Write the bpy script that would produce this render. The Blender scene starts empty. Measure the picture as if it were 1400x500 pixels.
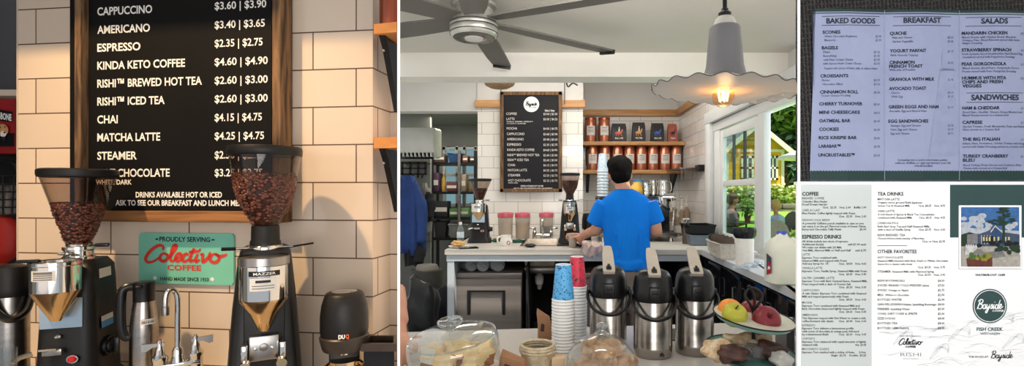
import bpy, bmesh, math, random
from mathutils import Vector, Matrix
random.seed(7)
PI = math.pi
scene = bpy.context.scene
COL = scene.collection
F, CX, CY, CH = 700.0, 767.0, 263.0, 1.45      # focal length in pixels, vanishing point, camera height

def at(px, py, d):
    "point seen at pixel (px, py) standing d metres in front of the camera"
    return Vector(((px-CX)/F*d, d, CH-(py-CY)/F*d))
def X(px, d): return (px-CX)/F*d
def Z(py, d): return CH-(py-CY)/F*d

# ------------------------------------------------------------------ materials
def lin(c):
    o = []
    for v in c[:3]:
        v /= 255.0
        o.append(v/12.92 if v <= .04045 else ((v+.055)/1.055)**2.4)
    return (*o, 1.0)
def nodes(name):
    m = bpy.data.materials.new(name); m.use_nodes = True
    nt = m.node_tree
    return m, nt, nt.nodes['Principled BSDF'], nt.nodes['Material Output']
def mat(name, col, rough=.55, metal=0.0, noise=None, bump=None, emit=None, spec=.5, coat=0.0, stretch=None, aniso=0, sub=0, trans=0):
    m, nt, b, out = nodes(name)
    b.inputs['Base Color'].default_value = lin(col)
    b.inputs['Roughness'].default_value = rough
    b.inputs['Metallic'].default_value = metal
    b.inputs['Specular IOR Level'].default_value = spec
    b.inputs['Coat Weight'].default_value = coat
    if aniso: b.inputs['Anisotropic'].default_value = aniso
    if sub:
        b.inputs['Subsurface Weight'].default_value = sub
        b.inputs['Subsurface Radius'].default_value = (.01, .005, .003)
    if trans: b.inputs['Transmission Weight'].default_value = trans
    if emit:
        b.inputs['Emission Color'].default_value = lin(emit[0]); b.inputs['Emission Strength'].default_value = emit[1]
    if noise or bump:
        tc = nt.nodes.new('ShaderNodeTexCoord'); mp = nt.nodes.new('ShaderNodeMapping')
        nt.links.new(tc.outputs['Object'], mp.inputs['Vector'])
        if stretch: mp.inputs['Scale'].default_value = stretch
    if noise:                                     # (scale, second colour)
        n = nt.nodes.new('ShaderNodeTexNoise'); n.inputs['Scale'].default_value = noise[0]; n.inputs['Detail'].default_value = 5
        nt.links.new(mp.outputs['Vector'], n.inputs['Vector'])
        r = nt.nodes.new('ShaderNodeValToRGB')
        r.color_ramp.elements[0].position = .35; r.color_ramp.elements[1].position = .68
        r.color_ramp.elements[0].color = lin(col); r.color_ramp.elements[1].color = lin(noise[1])
        nt.links.new(n.outputs['Fac'], r.inputs['Fac']); nt.links.new(r.outputs['Color'], b.inputs['Base Color'])
    if bump:                                      # (scale, strength)
        n = nt.nodes.new('ShaderNodeTexNoise'); n.inputs['Scale'].default_value = bump[0]; n.inputs['Detail'].default_value = 4
        nt.links.new(mp.outputs['Vector'], n.inputs['Vector'])
        bp = nt.nodes.new('ShaderNodeBump'); bp.inputs['Strength'].default_value = bump[1]; bp.inputs['Distance'].default_value = .01
        nt.links.new(n.outputs['Fac'], bp.inputs['Height']); nt.links.new(bp.outputs['Normal'], b.inputs['Normal'])
    return m
def glass(name, tint=(245,248,248), refl=.9, rough=.02, ior=1.45, body=0.0, bodycol=(230,235,235)):
    "thin clear glass or plastic: see-through with fresnel reflections"
    m, nt, b, out = nodes(name); nt.nodes.remove(b)
    t = nt.nodes.new('ShaderNodeBsdfTransparent'); t.inputs['Color'].default_value = lin(tint)
    g = nt.nodes.new('ShaderNodeBsdfGlossy'); g.inputs['Roughness'].default_value = rough; g.inputs['Color'].default_value = (refl, refl, refl, 1)
    lw_ = nt.nodes.new('ShaderNodeLayerWeight'); lw_.inputs['Blend'].default_value = .5
    pw = nt.nodes.new('ShaderNodeMath'); pw.operation = 'POWER'; pw.inputs[1].default_value = 4.0
    fr = nt.nodes.new('ShaderNodeMath'); fr.operation = 'MULTIPLY_ADD'; f0 = ((ior-1)/(ior+1))**2
    fr.inputs[1].default_value = .8-f0; fr.inputs[2].default_value = f0
    nt.links.new(lw_.outputs['Facing'], pw.inputs[0]); nt.links.new(pw.outputs[0], fr.inputs[0])
    mx = nt.nodes.new('ShaderNodeMixShader')
    nt.links.new(fr.outputs[0], mx.inputs['Fac']); nt.links.new(t.outputs[0], mx.inputs[1]); nt.links.new(g.outputs[0], mx.inputs[2])
    last = mx
    if body:
        d = nt.nodes.new('ShaderNodeBsdfDiffuse'); d.inputs['Color'].default_value = lin(bodycol)
        m2 = nt.nodes.new('ShaderNodeMixShader'); m2.inputs['Fac'].default_value = body
        nt.links.new(mx.outputs[0], m2.inputs[1]); nt.links.new(d.outputs[0], m2.inputs[2]); last = m2
    nt.links.new(last.outputs[0], out.inputs['Surface'])
    return m
def tile_mat(name, axis, u0, v0, w, h, c1, c2, mortar, msize=.0022, rough=.12):
    "glazed wall tiles laid in running bond; axis = the horizontal object axis of the wall"
    m, nt, b, out = nodes(name)
    tc = nt.nodes.new('ShaderNodeTexCoord'); sp = nt.nodes.new('ShaderNodeSeparateXYZ')
    nt.links.new(tc.outputs['Object'], sp.inputs[0])
    def sub(sock, k):
        n = nt.nodes.new('ShaderNodeMath'); n.operation = 'SUBTRACT'; n.inputs[1].default_value = k
        nt.links.new(sock, n.inputs[0]); return n.outputs[0]
    cb = nt.nodes.new('ShaderNodeCombineXYZ')
    nt.links.new(sub(sp.outputs[axis], u0), cb.inputs[0]); nt.links.new(sub(sp.outputs['Z'], v0), cb.inputs[1])
    br = nt.nodes.new('ShaderNodeTexBrick'); br.offset = .5; br.squash = 1.0
    for k, v in (('Scale',1.0),('Mortar Size',msize),('Mortar Smooth',.3),('Bias',0.0),('Brick Width',w),('Row Height',h)): br.inputs[k].default_value = v
    br.inputs['Color1'].default_value = lin(c1); br.inputs['Color2'].default_value = lin(c2); br.inputs['Mortar'].default_value = lin(mortar)
    nt.links.new(cb.outputs[0], br.inputs['Vector'])
    nt.links.new(br.outputs['Color'], b.inputs['Base Color'])
    b.inputs['Roughness'].default_value = rough
    inv = nt.nodes.new('ShaderNodeMath'); inv.operation = 'SUBTRACT'; inv.inputs[0].default_value = 1.0
    nt.links.new(br.outputs['Fac'], inv.inputs[1])
    nz = nt.nodes.new('ShaderNodeTexNoise'); nz.inputs['Scale'].default_value = 9; nt.links.new(tc.outputs['Object'], nz.inputs['Vector'])
    ad = nt.nodes.new('ShaderNodeMath'); ad.operation = 'MULTIPLY_ADD'; ad.inputs[1].default_value = .5
    nt.links.new(nz.outputs['Fac'], ad.inputs[0]); nt.links.new(inv.outputs[0], ad.inputs[2])
    bp = nt.nodes.new('ShaderNodeBump'); bp.inputs['Strength'].default_value = .5; bp.inputs['Distance'].default_value = .0025
    nt.links.new(ad.outputs[0], bp.inputs['Height']); nt.links.new(bp.outputs['Normal'], b.inputs['Normal'])
    return m
def wood_mat(name, c1, c2, scale=(2,2,30), rough=.55, dark=None):
    m, nt, b, out = nodes(name)
    tc = nt.nodes.new('ShaderNodeTexCoord'); mp = nt.nodes.new('ShaderNodeMapping'); mp.inputs['Scale'].default_value = scale
    nt.links.new(tc.outputs['Object'], mp.inputs['Vector'])
    n = nt.nodes.new('ShaderNodeTexNoise'); n.inputs['Scale'].default_value = 3; n.inputs['Detail'].default_value = 8; n.inputs['Distortion'].default_value = .6
    nt.links.new(mp.outputs['Vector'], n.inputs['Vector'])
    r = nt.nodes.new('ShaderNodeValToRGB'); r.color_ramp.elements[0].position = .36; r.color_ramp.elements[1].position = .64
    r.color_ramp.elements[0].color = lin(c1); r.color_ramp.elements[1].color = lin(c2)
    nt.links.new(n.outputs['Fac'], r.inputs['Fac']); nt.links.new(r.outputs['Color'], b.inputs['Base Color'])
    b.inputs['Roughness'].default_value = rough
    bp = nt.nodes.new('ShaderNodeBump'); bp.inputs['Strength'].default_value = .3; bp.inputs['Distance'].default_value = .004
    nt.links.new(n.outputs['Fac'], bp.inputs['Height']); nt.links.new(bp.outputs['Normal'], b.inputs['Normal'])
    return m
def leaf_mat(name, c1, c2, c3):
    m, nt, b, out = nodes(name)
    g = nt.nodes.new('ShaderNodeNewGeometry'); r = nt.nodes.new('ShaderNodeValToRGB')
    r.color_ramp.elements[0].color = lin(c1); r.color_ramp.elements[1].color = lin(c3)
    e = r.color_ramp.elements.new(.5); e.color = lin(c2)
    nt.links.new(g.outputs['Random Per Island'], r.inputs['Fac']); nt.links.new(r.outputs['Color'], b.inputs['Base Color'])
    b.inputs['Roughness'].default_value = .6
    tl = nt.nodes.new('ShaderNodeBsdfTranslucent'); nt.links.new(r.outputs['Color'], tl.inputs['Color'])
    mx = nt.nodes.new('ShaderNodeMixShader'); mx.inputs['Fac'].default_value = .4
    nt.links.new(b.outputs[0], mx.inputs[1]); nt.links.new(tl.outputs[0], mx.inputs[2]); nt.links.new(mx.outputs[0], out.inputs['Surface'])
    return m

# ------------------------------------------------------------------ mesh builder
def catmull(pts, n=6):
    P = [Vector(p) for p in pts]; o = []
    for i in range(len(P)-1):
        p0 = P[max(i-1,0)]; p1 = P[i]; p2 = P[i+1]; p3 = P[min(i+2,len(P)-1)]
        for k in range(n):
            t = k/n
            o.append(.5*((2*p1)+(p2-p0)*t+(2*p0-5*p1+4*p2-p3)*t*t+(3*p1-p0-3*p2+p3)*t**3))
    o.append(P[-1]); return o
class MB:
    def __init__(s, T=None): s.v=[]; s.f=[]; s.mi=[]; s.T=T; s.cur=0
    def add(s, vs, fs, M=None):
        k = len(s.v)
        for p in vs:
            p = Vector(p)
            if M is not None: p = M @ p
            if s.T is not None: p = s.T @ p
            s.v.append(p)
        for f in fs: s.f.append([i+k for i in f]); s.mi.append(s.cur)
        return s
    def box(s, x0,x1,y0,y1,z0,z1, b=0.0, M=None):
        x0,x1 = min(x0,x1),max(x0,x1); y0,y1 = min(y0,y1),max(y0,y1); z0,z1 = min(z0,z1),max(z0,z1)
        if b <= 0:
            vs = [(x,y,z) for z in (z0,z1) for y in (y0,y1) for x in (x0,x1)]
            return s.add(vs, [(0,2,3,1),(4,5,7,6),(0,1,5,4),(2,6,7,3),(0,4,6,2),(1,3,7,5)], M)
        b = min(b, (x1-x0)*.49, (y1-y0)*.49, (z1-z0)*.49)
        bm = bmesh.new(); bmesh.ops.create_cube(bm, size=1)
        for v in bm.verts: v.co = Vector(((x0+x1)/2+v.co.x*(x1-x0), (y0+y1)/2+v.co.y*(y1-y0), (z0+z1)/2+v.co.z*(z1-z0)))
        bmesh.ops.bevel(bm, geom=bm.edges[:], offset=b, segments=2, affect='EDGES', profile=.5)
        bm.verts.ensure_lookup_table(); bm.verts.index_update()
        s.add([v.co.copy() for v in bm.verts], [[v.index for v in f.verts] for f in bm.faces], M); bm.free(); return s
    def lathe(s, prof, n=32, M=None, cap=True, sx=1, sy=1, cx=0, cy=0):
        vs=[]; fs=[]
        for r,z in prof:
            for i in range(n):
                a = 2*PI*i/n; vs.append((cx+r*sx*math.cos(a), cy+r*sy*math.sin(a), z))
        for j in range(len(prof)-1):
            for i in range(n):
                k=(i+1)%n; fs.append((j*n+i, j*n+k, (j+1)*n+k, (j+1)*n+i))
        if cap:
            if prof[0][0] > 1e-5: fs.append(tuple(range(n))[::-1])
            if prof[-1][0] > 1e-5: fs.append(tuple((len(prof)-1)*n+i for i in range(n)))
        return s.add(vs, fs, M)
    def tube(s, path, r, n=8, closed=False, M=None, flat=1.0):
        P=[Vector(p) for p in path]; m=len(P)
        R = r if isinstance(r,(list,tuple)) else [r]*m
        if len(R) != m: R=[R[min(int(i*len(R)/m),len(R)-1)] for i in range(m)]
        vs=[]; fs=[]; prev=None
        for i,p in enumerate(P):
            if closed: t=(P[(i+1)%m]-P[i-1])
            else: t=P[min(i+1,m-1)]-P[max(i-1,0)]
            if t.length<1e-9: t=Vector((0,0,1))
            t.normalize()
            if prev is None:
                up=Vector((0,0,1)) if abs(t.z)<.9 else Vector((0,1,0)); u=t.cross(up).normalized()
            else:
                u=prev-t*prev.dot(t)
                u = u.normalized() if u.length>1e-6 else t.orthogonal().normalized()
            prev=u; w=t.cross(u)
            for k in range(n):
                a=2*PI*k/n; vs.append(p+u*math.cos(a)*R[i]+w*math.sin(a)*R[i]*flat)
        for i in range(m if closed else m-1):
            j=(i+1)%m
            for k in range(n):
                l=(k+1)%n; fs.append((i*n+k,i*n+l,j*n+l,j*n+k))
        if not closed: fs.append(tuple(range(n))[::-1]); fs.append(tuple((m-1)*n+k for k in range(n)))
        return s.add(vs,fs,M)
    def ell(s, c, rx, ry=None, rz=None, n=16, m=10, M=None):
        ry = rx if ry is None else ry; rz = rx if rz is None else rz
        vs=[]; fs=[]; c=Vector(c)
        for j in range(1,m):
            a=PI*j/m
            for i in range(n):
                b=2*PI*i/n; vs.append(c+Vector((rx*math.sin(a)*math.cos(b), ry*math.sin(a)*math.sin(b), rz*math.cos(a))))
        vs.append(c+Vector((0,0,rz))); vs.append(c-Vector((0,0,rz)))
        for j in range(m-2):
            for i in range(n):
                k=(i+1)%n; fs.append((j*n+i,(j+1)*n+i,(j+1)*n+k,j*n+k))
        t=(m-1)*n
        for i in range(n):
            k=(i+1)%n; fs.append((t,i,k)); fs.append((t+1,(m-2)*n+k,(m-2)*n+i))
        return s.add(vs,fs,M)
    def loft(s, rings, cap=True, M=None):
        n=len(rings[0]); vs=[p for r in rings for p in r]; fs=[]
        for j in range(len(rings)-1):
            for i in range(n):
                k=(i+1)%n; fs.append((j*n+i,j*n+k,(j+1)*n+k,(j+1)*n+i))
        if cap: fs.append(tuple(range(n))[::-1]); fs.append(tuple((len(rings)-1)*n+i for i in range(n)))
        return s.add(vs,fs,M)
    def eloft(s, secs, n=24, M=None, p=2.0):
        "stack of (super)elliptic sections (cx, cy, z, rx, ry)"
        rings=[]
        for cx,cy,z,rx,ry in secs:
            rg=[]
            for i in range(n):
                a=2*PI*i/n; c,d=math.cos(a),math.sin(a)
                rg.append((cx+rx*math.copysign(abs(c)**(2/p),c), cy+ry*math.copysign(abs(d)**(2/p),d), z))
            rings.append(rg)
        return s.loft(rings,True,M)
    def prism(s, poly, z0, z1, M=None):
        n=len(poly); vs=[(x,y,z0) for x,y in poly]+[(x,y,z1) for x,y in poly]
        fs=[tuple(range(n))[::-1],tuple(range(n,2*n))]+[(i,(i+1)%n,n+(i+1)%n,n+i) for i in range(n)]
        return s.add(vs,fs,M)
    def slab(s, poly, y0, y1, M=None):
        "polygon in the xz plane, thick along y"
        n=len(poly); vs=[(x,y0,z) for x,z in poly]+[(x,y1,z) for x,z in poly]
        fs=[tuple(range(n)),tuple(range(n,2*n))[::-1]]+[(i,n+i,n+(i+1)%n,(i+1)%n) for i in range(n)]
        return s.add(vs,fs,M)
    def poly(s, pts): return s.add(pts,[tuple(range(len(pts)))])
    def mesh(s, name, recalc=True):
        me=bpy.data.meshes.new(name); me.from_pydata([tuple(v) for v in s.v],[],s.f)
        if any(s.mi): me.polygons.foreach_set('material_index', s.mi)
        return me
    def build(s, name, m, parent=None, world=False, smooth=True, angle=38, recalc=True, clip=None, voxel=None, soft=0, disp=None):
        me=s.mesh(name)
        if recalc or clip:
            bm=bmesh.new(); bm.from_mesh(me)
            if clip:
                for co,no in clip:
                    bmesh.ops.bisect_plane(bm, geom=bm.verts[:]+bm.edges[:]+bm.faces[:], plane_co=co, plane_no=no, clear_outer=True)
                    eb=[e for e in bm.edges if e.is_boundary]
                    if eb:
                        try: bmesh.ops.holes_fill(bm, edges=eb, sides=0)
                        except Exception: pass
            if recalc: bmesh.ops.recalc_face_normals(bm, faces=bm.faces[:])
            bm.to_mesh(me); bm.free()
        if voxel:
            tmp=bpy.data.objects.new('tmp',me); COL.objects.link(tmp)
            r=tmp.modifiers.new('r','REMESH'); r.mode='VOXEL'; r.voxel_size=voxel
            if soft: q=tmp.modifiers.new('s','SMOOTH'); q.factor=.5; q.iterations=soft
            dg=bpy.context.evaluated_depsgraph_get(); me2=bpy.data.meshes.new_from_object(tmp.evaluated_get(dg))
            bpy.data.objects.remove(tmp); bpy.data.meshes.remove(me); me=me2; me.name=name
        if parent is not None and world:
            W=Matrix.Identity(4); q=parent
            while q is not None: W=q.matrix_basis@W; q=q.parent
            me.transform(W.inverted())
        if smooth:
            me.polygons.foreach_set('use_smooth',[True]*len(me.polygons))
            try: me.set_sharp_from_angle(angle=math.radians(angle))
            except Exception: pass
        o=bpy.data.objects.new(name,me); COL.objects.link(o)
        ms = m if isinstance(m,(list,tuple)) else [m]
        idx=[q.material_index for q in me.polygons] if len(ms)>1 else None
        me.materials.clear()
        for q in ms: me.materials.append(q)
        if idx: me.polygons.foreach_set('material_index',idx)
        if parent is not None: o.parent=parent
        return o
def tag(o, label, cat, group=None, kind=None):
    o['label']=label; o['category']=cat
    if group: o['group']=group
    if kind: o['kind']=kind
    return o
def thing(name, label, cat, loc=(0,0,0), rz=0.0, group=None, rx=0.0, ry=0.0):
    o=bpy.data.objects.new(name,None); o.empty_display_size=.05; COL.objects.link(o)
    o.location=loc; o.rotation_euler=(rx,ry,rz)
    o.matrix_basis = Matrix.Translation(Vector(loc)) @ Matrix.Rotation(rz,4,'Z') @ Matrix.Rotation(ry,4,'Y') @ Matrix.Rotation(rx,4,'X')
    return tag(o,label,cat,group)
def struct(o): o['kind']='structure'; return o
def dup(root, loc, rz=None, label=None, name=None):
    r=root.copy(); COL.objects.link(r); r.location=loc
    if rz is not None: r.rotation_euler=(0,0,rz)
    if label: r['label']=label
    for ch in list(root.children):
        c=ch.copy(); COL.objects.link(c); c.parent=r
        for g in list(ch.children):
            d=g.copy(); COL.objects.link(d); d.parent=c
    return r
def rot(axis,deg): return Matrix.Rotation(math.radians(deg),4,axis)
def trans(x,y,z): return Matrix.Translation((x,y,z))

# ------------------------------------------------------------------ lettering
_gc={}
def glyphs(txt, off=0.0, res=2):
    k=(txt,off,res)
    if k in _gc: return _gc[k]
    cu=bpy.data.curves.new('t','FONT'); cu.body=txt; cu.resolution_u=res; cu.offset=off; cu.fill_mode='FRONT'
    ob=bpy.data.objects.new('t',cu); COL.objects.link(ob)
    dg=bpy.context.evaluated_depsgraph_get(); me=bpy.data.meshes.new_from_object(ob.evaluated_get(dg))
    vs=[(v.co.x,v.co.y) for v in me.vertices]; fs=[tuple(p.vertices) for p in me.polygons]
    bpy.data.objects.remove(ob); bpy.data.curves.remove(cu); bpy.data.meshes.remove(me)
    _gc[k]=(vs,fs); return vs,fs
CAP=None
def letter(mb, txt, x0, x1, yb, cap, pm, off=.012, res=2):
    "flat lettering fitted between x0 and x1 on baseline yb; pm maps sheet coordinates onto the surface"
    global CAP
    if CAP is None: CAP=max(y for x,y in glyphs('H')[0])
    vs,fs=glyphs(txt,off,res)
    if not vs: return
    a=min(v[0] for v in vs); b=max(v[0] for v in vs); sx=(x1-x0)/(b-a); sy=cap/CAP
    mb.add([pm(x0+(x-a)*sx, yb-y*sy) for x,y in vs], fs)
def ribbon(mb, pts, w, pm, n=5, taper=True):
    P=catmull([(p[0],p[1],0) for p in pts],n) if len(pts)>2 else [Vector((p[0],p[1],0)) for p in pts]
    L=[];R=[]
    for i,p in enumerate(P):
        t=P[min(i+1,len(P)-1)]-P[max(i-1,0)]
        t = t.normalized() if t.length>1e-9 else Vector((1,0,0))
        k=i/(len(P)-1); ww=w*(.55+.45*math.sin(PI*min(max(k,.1),.9))) if taper else w
        nn=Vector((-t.y,t.x,0))*ww/2
        L.append(p+nn); R.append(p-nn)
    vs=[pm(p.x,p.y) for p in L]+[pm(p.x,p.y) for p in R]; m=len(L)
    mb.add(vs,[(i,i+1,m+i+1,m+i) for i in range(m-1)])
def disc2(mb, cx, cy, r, pm, n=32, r0=0):
    if r0<=0: mb.add([pm(cx+r*math.cos(2*PI*i/n), cy+r*math.sin(2*PI*i/n)) for i in range(n)],[tuple(range(n))])
    else:
        vs=[pm(cx+q*math.cos(2*PI*i/n), cy+q*math.sin(2*PI*i/n)) for q in (r0,r) for i in range(n)]
        mb.add(vs,[(i,(i+1)%n,n+(i+1)%n,n+i) for i in range(n)])
def rect2(mb, x0,x1,y0,y1, pm): mb.add([pm(x0,y1),pm(x1,y1),pm(x1,y0),pm(x0,y0)],[(0,1,2,3)])
def rectn(mb, x0,x1,y0,y1, pm, n=16):
    for i in range(n): rect2(mb, x0+(x1-x0)*i/n, x0+(x1-x0)*(i+1)/n, y0, y1, pm)
def ring_pts(cx,cy,rx,ry,n=12,a0=0.0,turn=1.0):
    return [(cx+rx*math.cos(a0+2*PI*turn*i/n), cy+ry*math.sin(a0+2*PI*turn*i/n)) for i in range(n+1)]
SCRIPT_A=(9.0, [   # flowing script, x-height 1, y up: the roaster's wordmark
 [(1.95,1.45),(2.0,1.8),(1.6,2.05),(1.0,1.75),(.45,1.05),(.2,.3),(.5,-.15),(1.1,-.05),(1.7,.45)],
 ring_pts(2.2,.5,.42,.5,10,1.2), [(2.4,.95),(2.75,.75)],
 [(2.7,.3),(3.1,1.0),(3.4,1.8),(3.25,2.1),(3.0,1.6),(2.95,.4),(3.15,0),(3.5,.25)],
 [(3.5,.35),(4.0,.55),(4.0,.95),(3.7,.95),(3.5,.45),(3.75,0),(4.25,.3)],
 [(4.85,.8),(4.65,1.0),(4.35,.75),(4.3,.25),(4.55,0),(4.95,.3)],
 [(5.35,1.75),(5.1,.5),(5.2,.05),(5.55,.25)], [(4.85,1.2),(5.4,1.3),(6.0,1.4)],
 [(5.85,1.0),(5.7,.35),(5.8,.02),(6.15,.3)], [(5.98,1.45),(6.05,1.5),(6.1,1.48)],
 [(6.15,.85),(6.4,1.0),(6.45,.35),(6.6,.0),(7.0,.5),(7.15,1.05),(7.05,1.2)],
 ring_pts(7.75,.5,.48,.55,10,1.5), [(7.7,1.05),(8.2,.75),(8.6,.8),(9.0,1.0)]])
SCRIPT_B=(8.2, [   # flowing script: the cafe's wordmark
 [(.75,1.9),(.5,.9),(.15,-.1)], [(.1,1.6),(.7,2.05),(1.5,1.95),(1.5,1.4),(.8,1.05),(1.5,.9),(1.5,.2),(.9,-.05),(.3,.2)],
 ring_pts(2.25,.45,.4,.48,10,.5), [(2.7,1.0),(2.6,.3),(2.75,.02),(3.1,.35)],
 [(3.1,1.0),(3.05,.4),(3.3,.05),(3.75,.6)], [(3.9,1.0),(3.65,-.1),(3.3,-.9),(2.9,-.8),(3.2,-.3),(4.2,.35)],
 [(4.2,.35),(4.6,1.0),(4.75,.5),(4.6,.02),(4.2,.1)], [(4.7,.05),(5.15,.4)],
 [(5.25,1.0),(5.1,.3),(5.25,.02),(5.6,.4)], [(5.35,1.4),(5.4,1.45),(5.45,1.45)],
 ring_pts(6.1,.45,.4,.48,10,.5), [(6.95,2.0),(6.55,.4),(6.65,.02),(7.0,.3)],
 [(7.0,.35),(7.5,.55),(7.5,.95),(7.2,.95),(7.0,.45),(7.3,0),(8.1,.5)]])
def script(mb, S, x0, x1, yb, xh, w, pm, shear=.25):
    W,strokes=S; k=(x1-x0)/W
    for st in strokes:
        ribbon(mb,[(x0+x*k+shear*y*xh*.6, yb-y*xh) for x,y in st], w, pm)
# ------------------------------------------------------------------ shared materials
m_white   = mat('white_paint',(214,212,206),.6,noise=(3,(206,204,198)))
m_edge    = mat('edge_paint_glow',(250,250,248),.7,emit=((255,255,255),.25))  # white edge with a slight glow added to keep it bright
m_ceil    = mat('ceiling_paint',(222,217,208),.8,bump=(60,.08),noise=(.8,(208,203,194)))
m_fridge  = mat('fridge_steel',(136,128,122),.38,.45,noise=(6,(118,111,106)),stretch=(.2,.2,3))
m_grey    = mat('grey_paint',(126,126,124),.8,noise=(2,(116,117,116)))
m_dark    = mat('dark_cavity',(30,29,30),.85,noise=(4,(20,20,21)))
m_floor   = wood_mat('dark_boards',(58,44,36),(84,66,54),(1,6,1),.4)
m_counter = mat('speckled_worktop',(212,206,196),.35,noise=(220,(190,184,176)))
m_lam     = mat('grey_blue_laminate',(176,184,190),.5,noise=(6,(166,175,182)))
m_black   = mat('black_plastic',(12,12,14),.3,noise=(30,(17,17,19)),spec=.4)
m_blacks  = mat('satin_black',(14,13,13),.45,bump=(300,.05),noise=(20,(20,19,18)),spec=.35)
m_iron    = mat('black_iron',(16,16,17),.45,metal=.3,noise=(30,(30,29,29)))
m_chrome  = mat('chrome',(225,222,216),.08,1,noise=(4,(205,202,198)))
m_steel   = mat('brushed_steel',(176,172,166),.28,1,noise=(20,(150,146,142)),stretch=(1,1,.06))
m_steelv  = mat('brushed_steel_round',(170,164,158),.24,1,noise=(40,(148,142,136)),stretch=(.1,.1,1))
m_dsteel  = mat('dark_steel',(150,144,140),.34,1,noise=(6,(128,124,120)),stretch=(.2,.2,3))
m_brass   = mat('warm_steel',(205,178,140),.16,1,noise=(8,(190,160,120)))
m_glass   = glass('clear_glass')
m_hopper  = glass('hopper_plastic',(232,226,222),.8,.03,1.4)
m_dome    = glass('dome_glass',(246,247,246),1.0,.01,1.55)
m_knob    = glass('thick_glass',(232,237,238),1.0,.01,2.2)
m_smoke   = glass('dark_smoked_glass',(60,60,62),.7,.05,1.5)
m_bean    = mat('roasted_beans',(74,38,26),.33,noise=(130,(112,60,40)),bump=(130,.6))
m_bean2   = mat('roasted_beans_b',(120,64,44),.33,noise=(60,(86,44,30)))
m_label   = mat('paper_label',(226,222,214),.6,noise=(50,(216,212,204)))
m_ink     = mat('black_ink',(26,28,32),.7,noise=(40,(32,34,38)))
m_whitei  = mat('white_lettering',(240,236,228),.6,noise=(40,(232,228,220)))
m_blueink = mat('blue_sticker',(60,140,200),.5,noise=(40,(70,150,208)))
m_red     = mat('red_plastic',(196,28,28),.3,noise=(20,(180,24,24)))
m_dwood   = wood_mat('weathered_wood_v',(62,44,28),(134,100,66),(22,22,2.2),.8)
m_dwoodh  = wood_mat('weathered_wood_h',(110,70,36),(166,112,62),(1.2,14,14),.75)
m_pine    = wood_mat('pine_board',(176,126,76),(204,154,100),(1.5,10,10),.5)
m_board   = mat('chalk_black',(13,12,12),.6,noise=(3,(18,17,16)),bump=(200,.04),spec=.15)
m_board2  = mat('chalk_black_b',(26,26,29),.65,noise=(3,(32,31,34)),spec=.2)

# ------------------------------------------------------------------ camera
cam=bpy.data.cameras.new('camera'); cam.sensor_width=36; cam.lens=F/1400*36; cam.clip_start=.05; cam.clip_end=200
cam.shift_x=(700-CX)/1400; cam.shift_y=(CY-250)/1400
camo=bpy.data.objects.new('camera',cam); COL.objects.link(camo); camo.location=(0,0,CH); camo.rotation_euler=(PI/2,0,0)
scene.camera=camo
scene.view_settings.view_transform='Standard'; scene.view_settings.look='None'
scene.cycles.max_bounces=10; scene.cycles.transparent_max_bounces=24; scene.cycles.sample_clamp_indirect=4
scene.cycles.caustics_reflective=False; scene.cycles.caustics_refractive=False
scene.cycles.use_denoising=True

w=bpy.data.worlds.new('sky'); scene.world=w; w.use_nodes=True
bg=w.node_tree.nodes['Background']; bg.inputs['Color'].default_value=lin((232,240,252)); bg.inputs['Strength'].default_value=.62
def area(name, loc, target, size, power, col=(255,255,255), sizey=None, spread=180):
    l=bpy.data.lights.new(name,'AREA'); l.energy=power; l.color=lin(col)[:3]; l.size=size; l.spread=math.radians(spread)
    if sizey: l.shape='RECTANGLE'; l.size_y=sizey
    o=bpy.data.objects.new(name,l); COL.objects.link(o); o.location=loc
    o.rotation_euler=(Vector(target)-Vector(loc)).to_track_quat('-Z','Y').to_euler(); return o
def spot(name, loc, target, power, angle, col, radius=.03, blend=.3):
    l=bpy.data.lights.new(name,'SPOT'); l.energy=power; l.color=lin(col)[:3]; l.spot_size=math.radians(angle); l.spot_blend=blend; l.shadow_soft_size=radius
    o=bpy.data.objects.new(name,l); COL.objects.link(o); o.location=loc
    o.rotation_euler=(Vector(target)-Vector(loc)).to_track_quat('-Z','Y').to_euler(); return o
sun=bpy.data.lights.new('sun','SUN'); sun.energy=6.2; sun.angle=.01; sun.color=lin((255,246,230))[:3]
so=bpy.data.objects.new('sun',sun); COL.objects.link(so); so.rotation_euler=Vector((-.35,.35,-.87)).to_track_quat('-Z','Y').to_euler()

# ------------------------------------------------------------------ the building
def rad(px,d): return (X(px,d),d)
PL0,PL1=543.2,547.0        # the thin partition between the two coffee bars
PR0,PR1=1090.3,1094.0      # the thin partition before the menu wall
b=MB(); b.prism([rad(PL0,1.0),rad(PL1,1.0),rad(PL1,7.5),rad(PL0,7.5)],0,2.75)
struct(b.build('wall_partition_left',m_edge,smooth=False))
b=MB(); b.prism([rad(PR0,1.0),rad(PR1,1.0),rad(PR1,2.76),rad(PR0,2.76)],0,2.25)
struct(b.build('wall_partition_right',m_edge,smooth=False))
CLIPL=[((X(PL1+.3,1),1,0),Vector((-1,X(PL1+.3,1),0)))]     # keeps what is right of the left partition
CLIPR=[((X(PR0-.3,1),1,0),Vector((1,-X(PR0-.3,1),0)))]     # keeps what is left of the right partition
CLIPLL=[((X(PL0-.3,1),1,0),Vector((1,-X(PL0-.3,1),0)))]    # keeps what is left of the left partition

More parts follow.
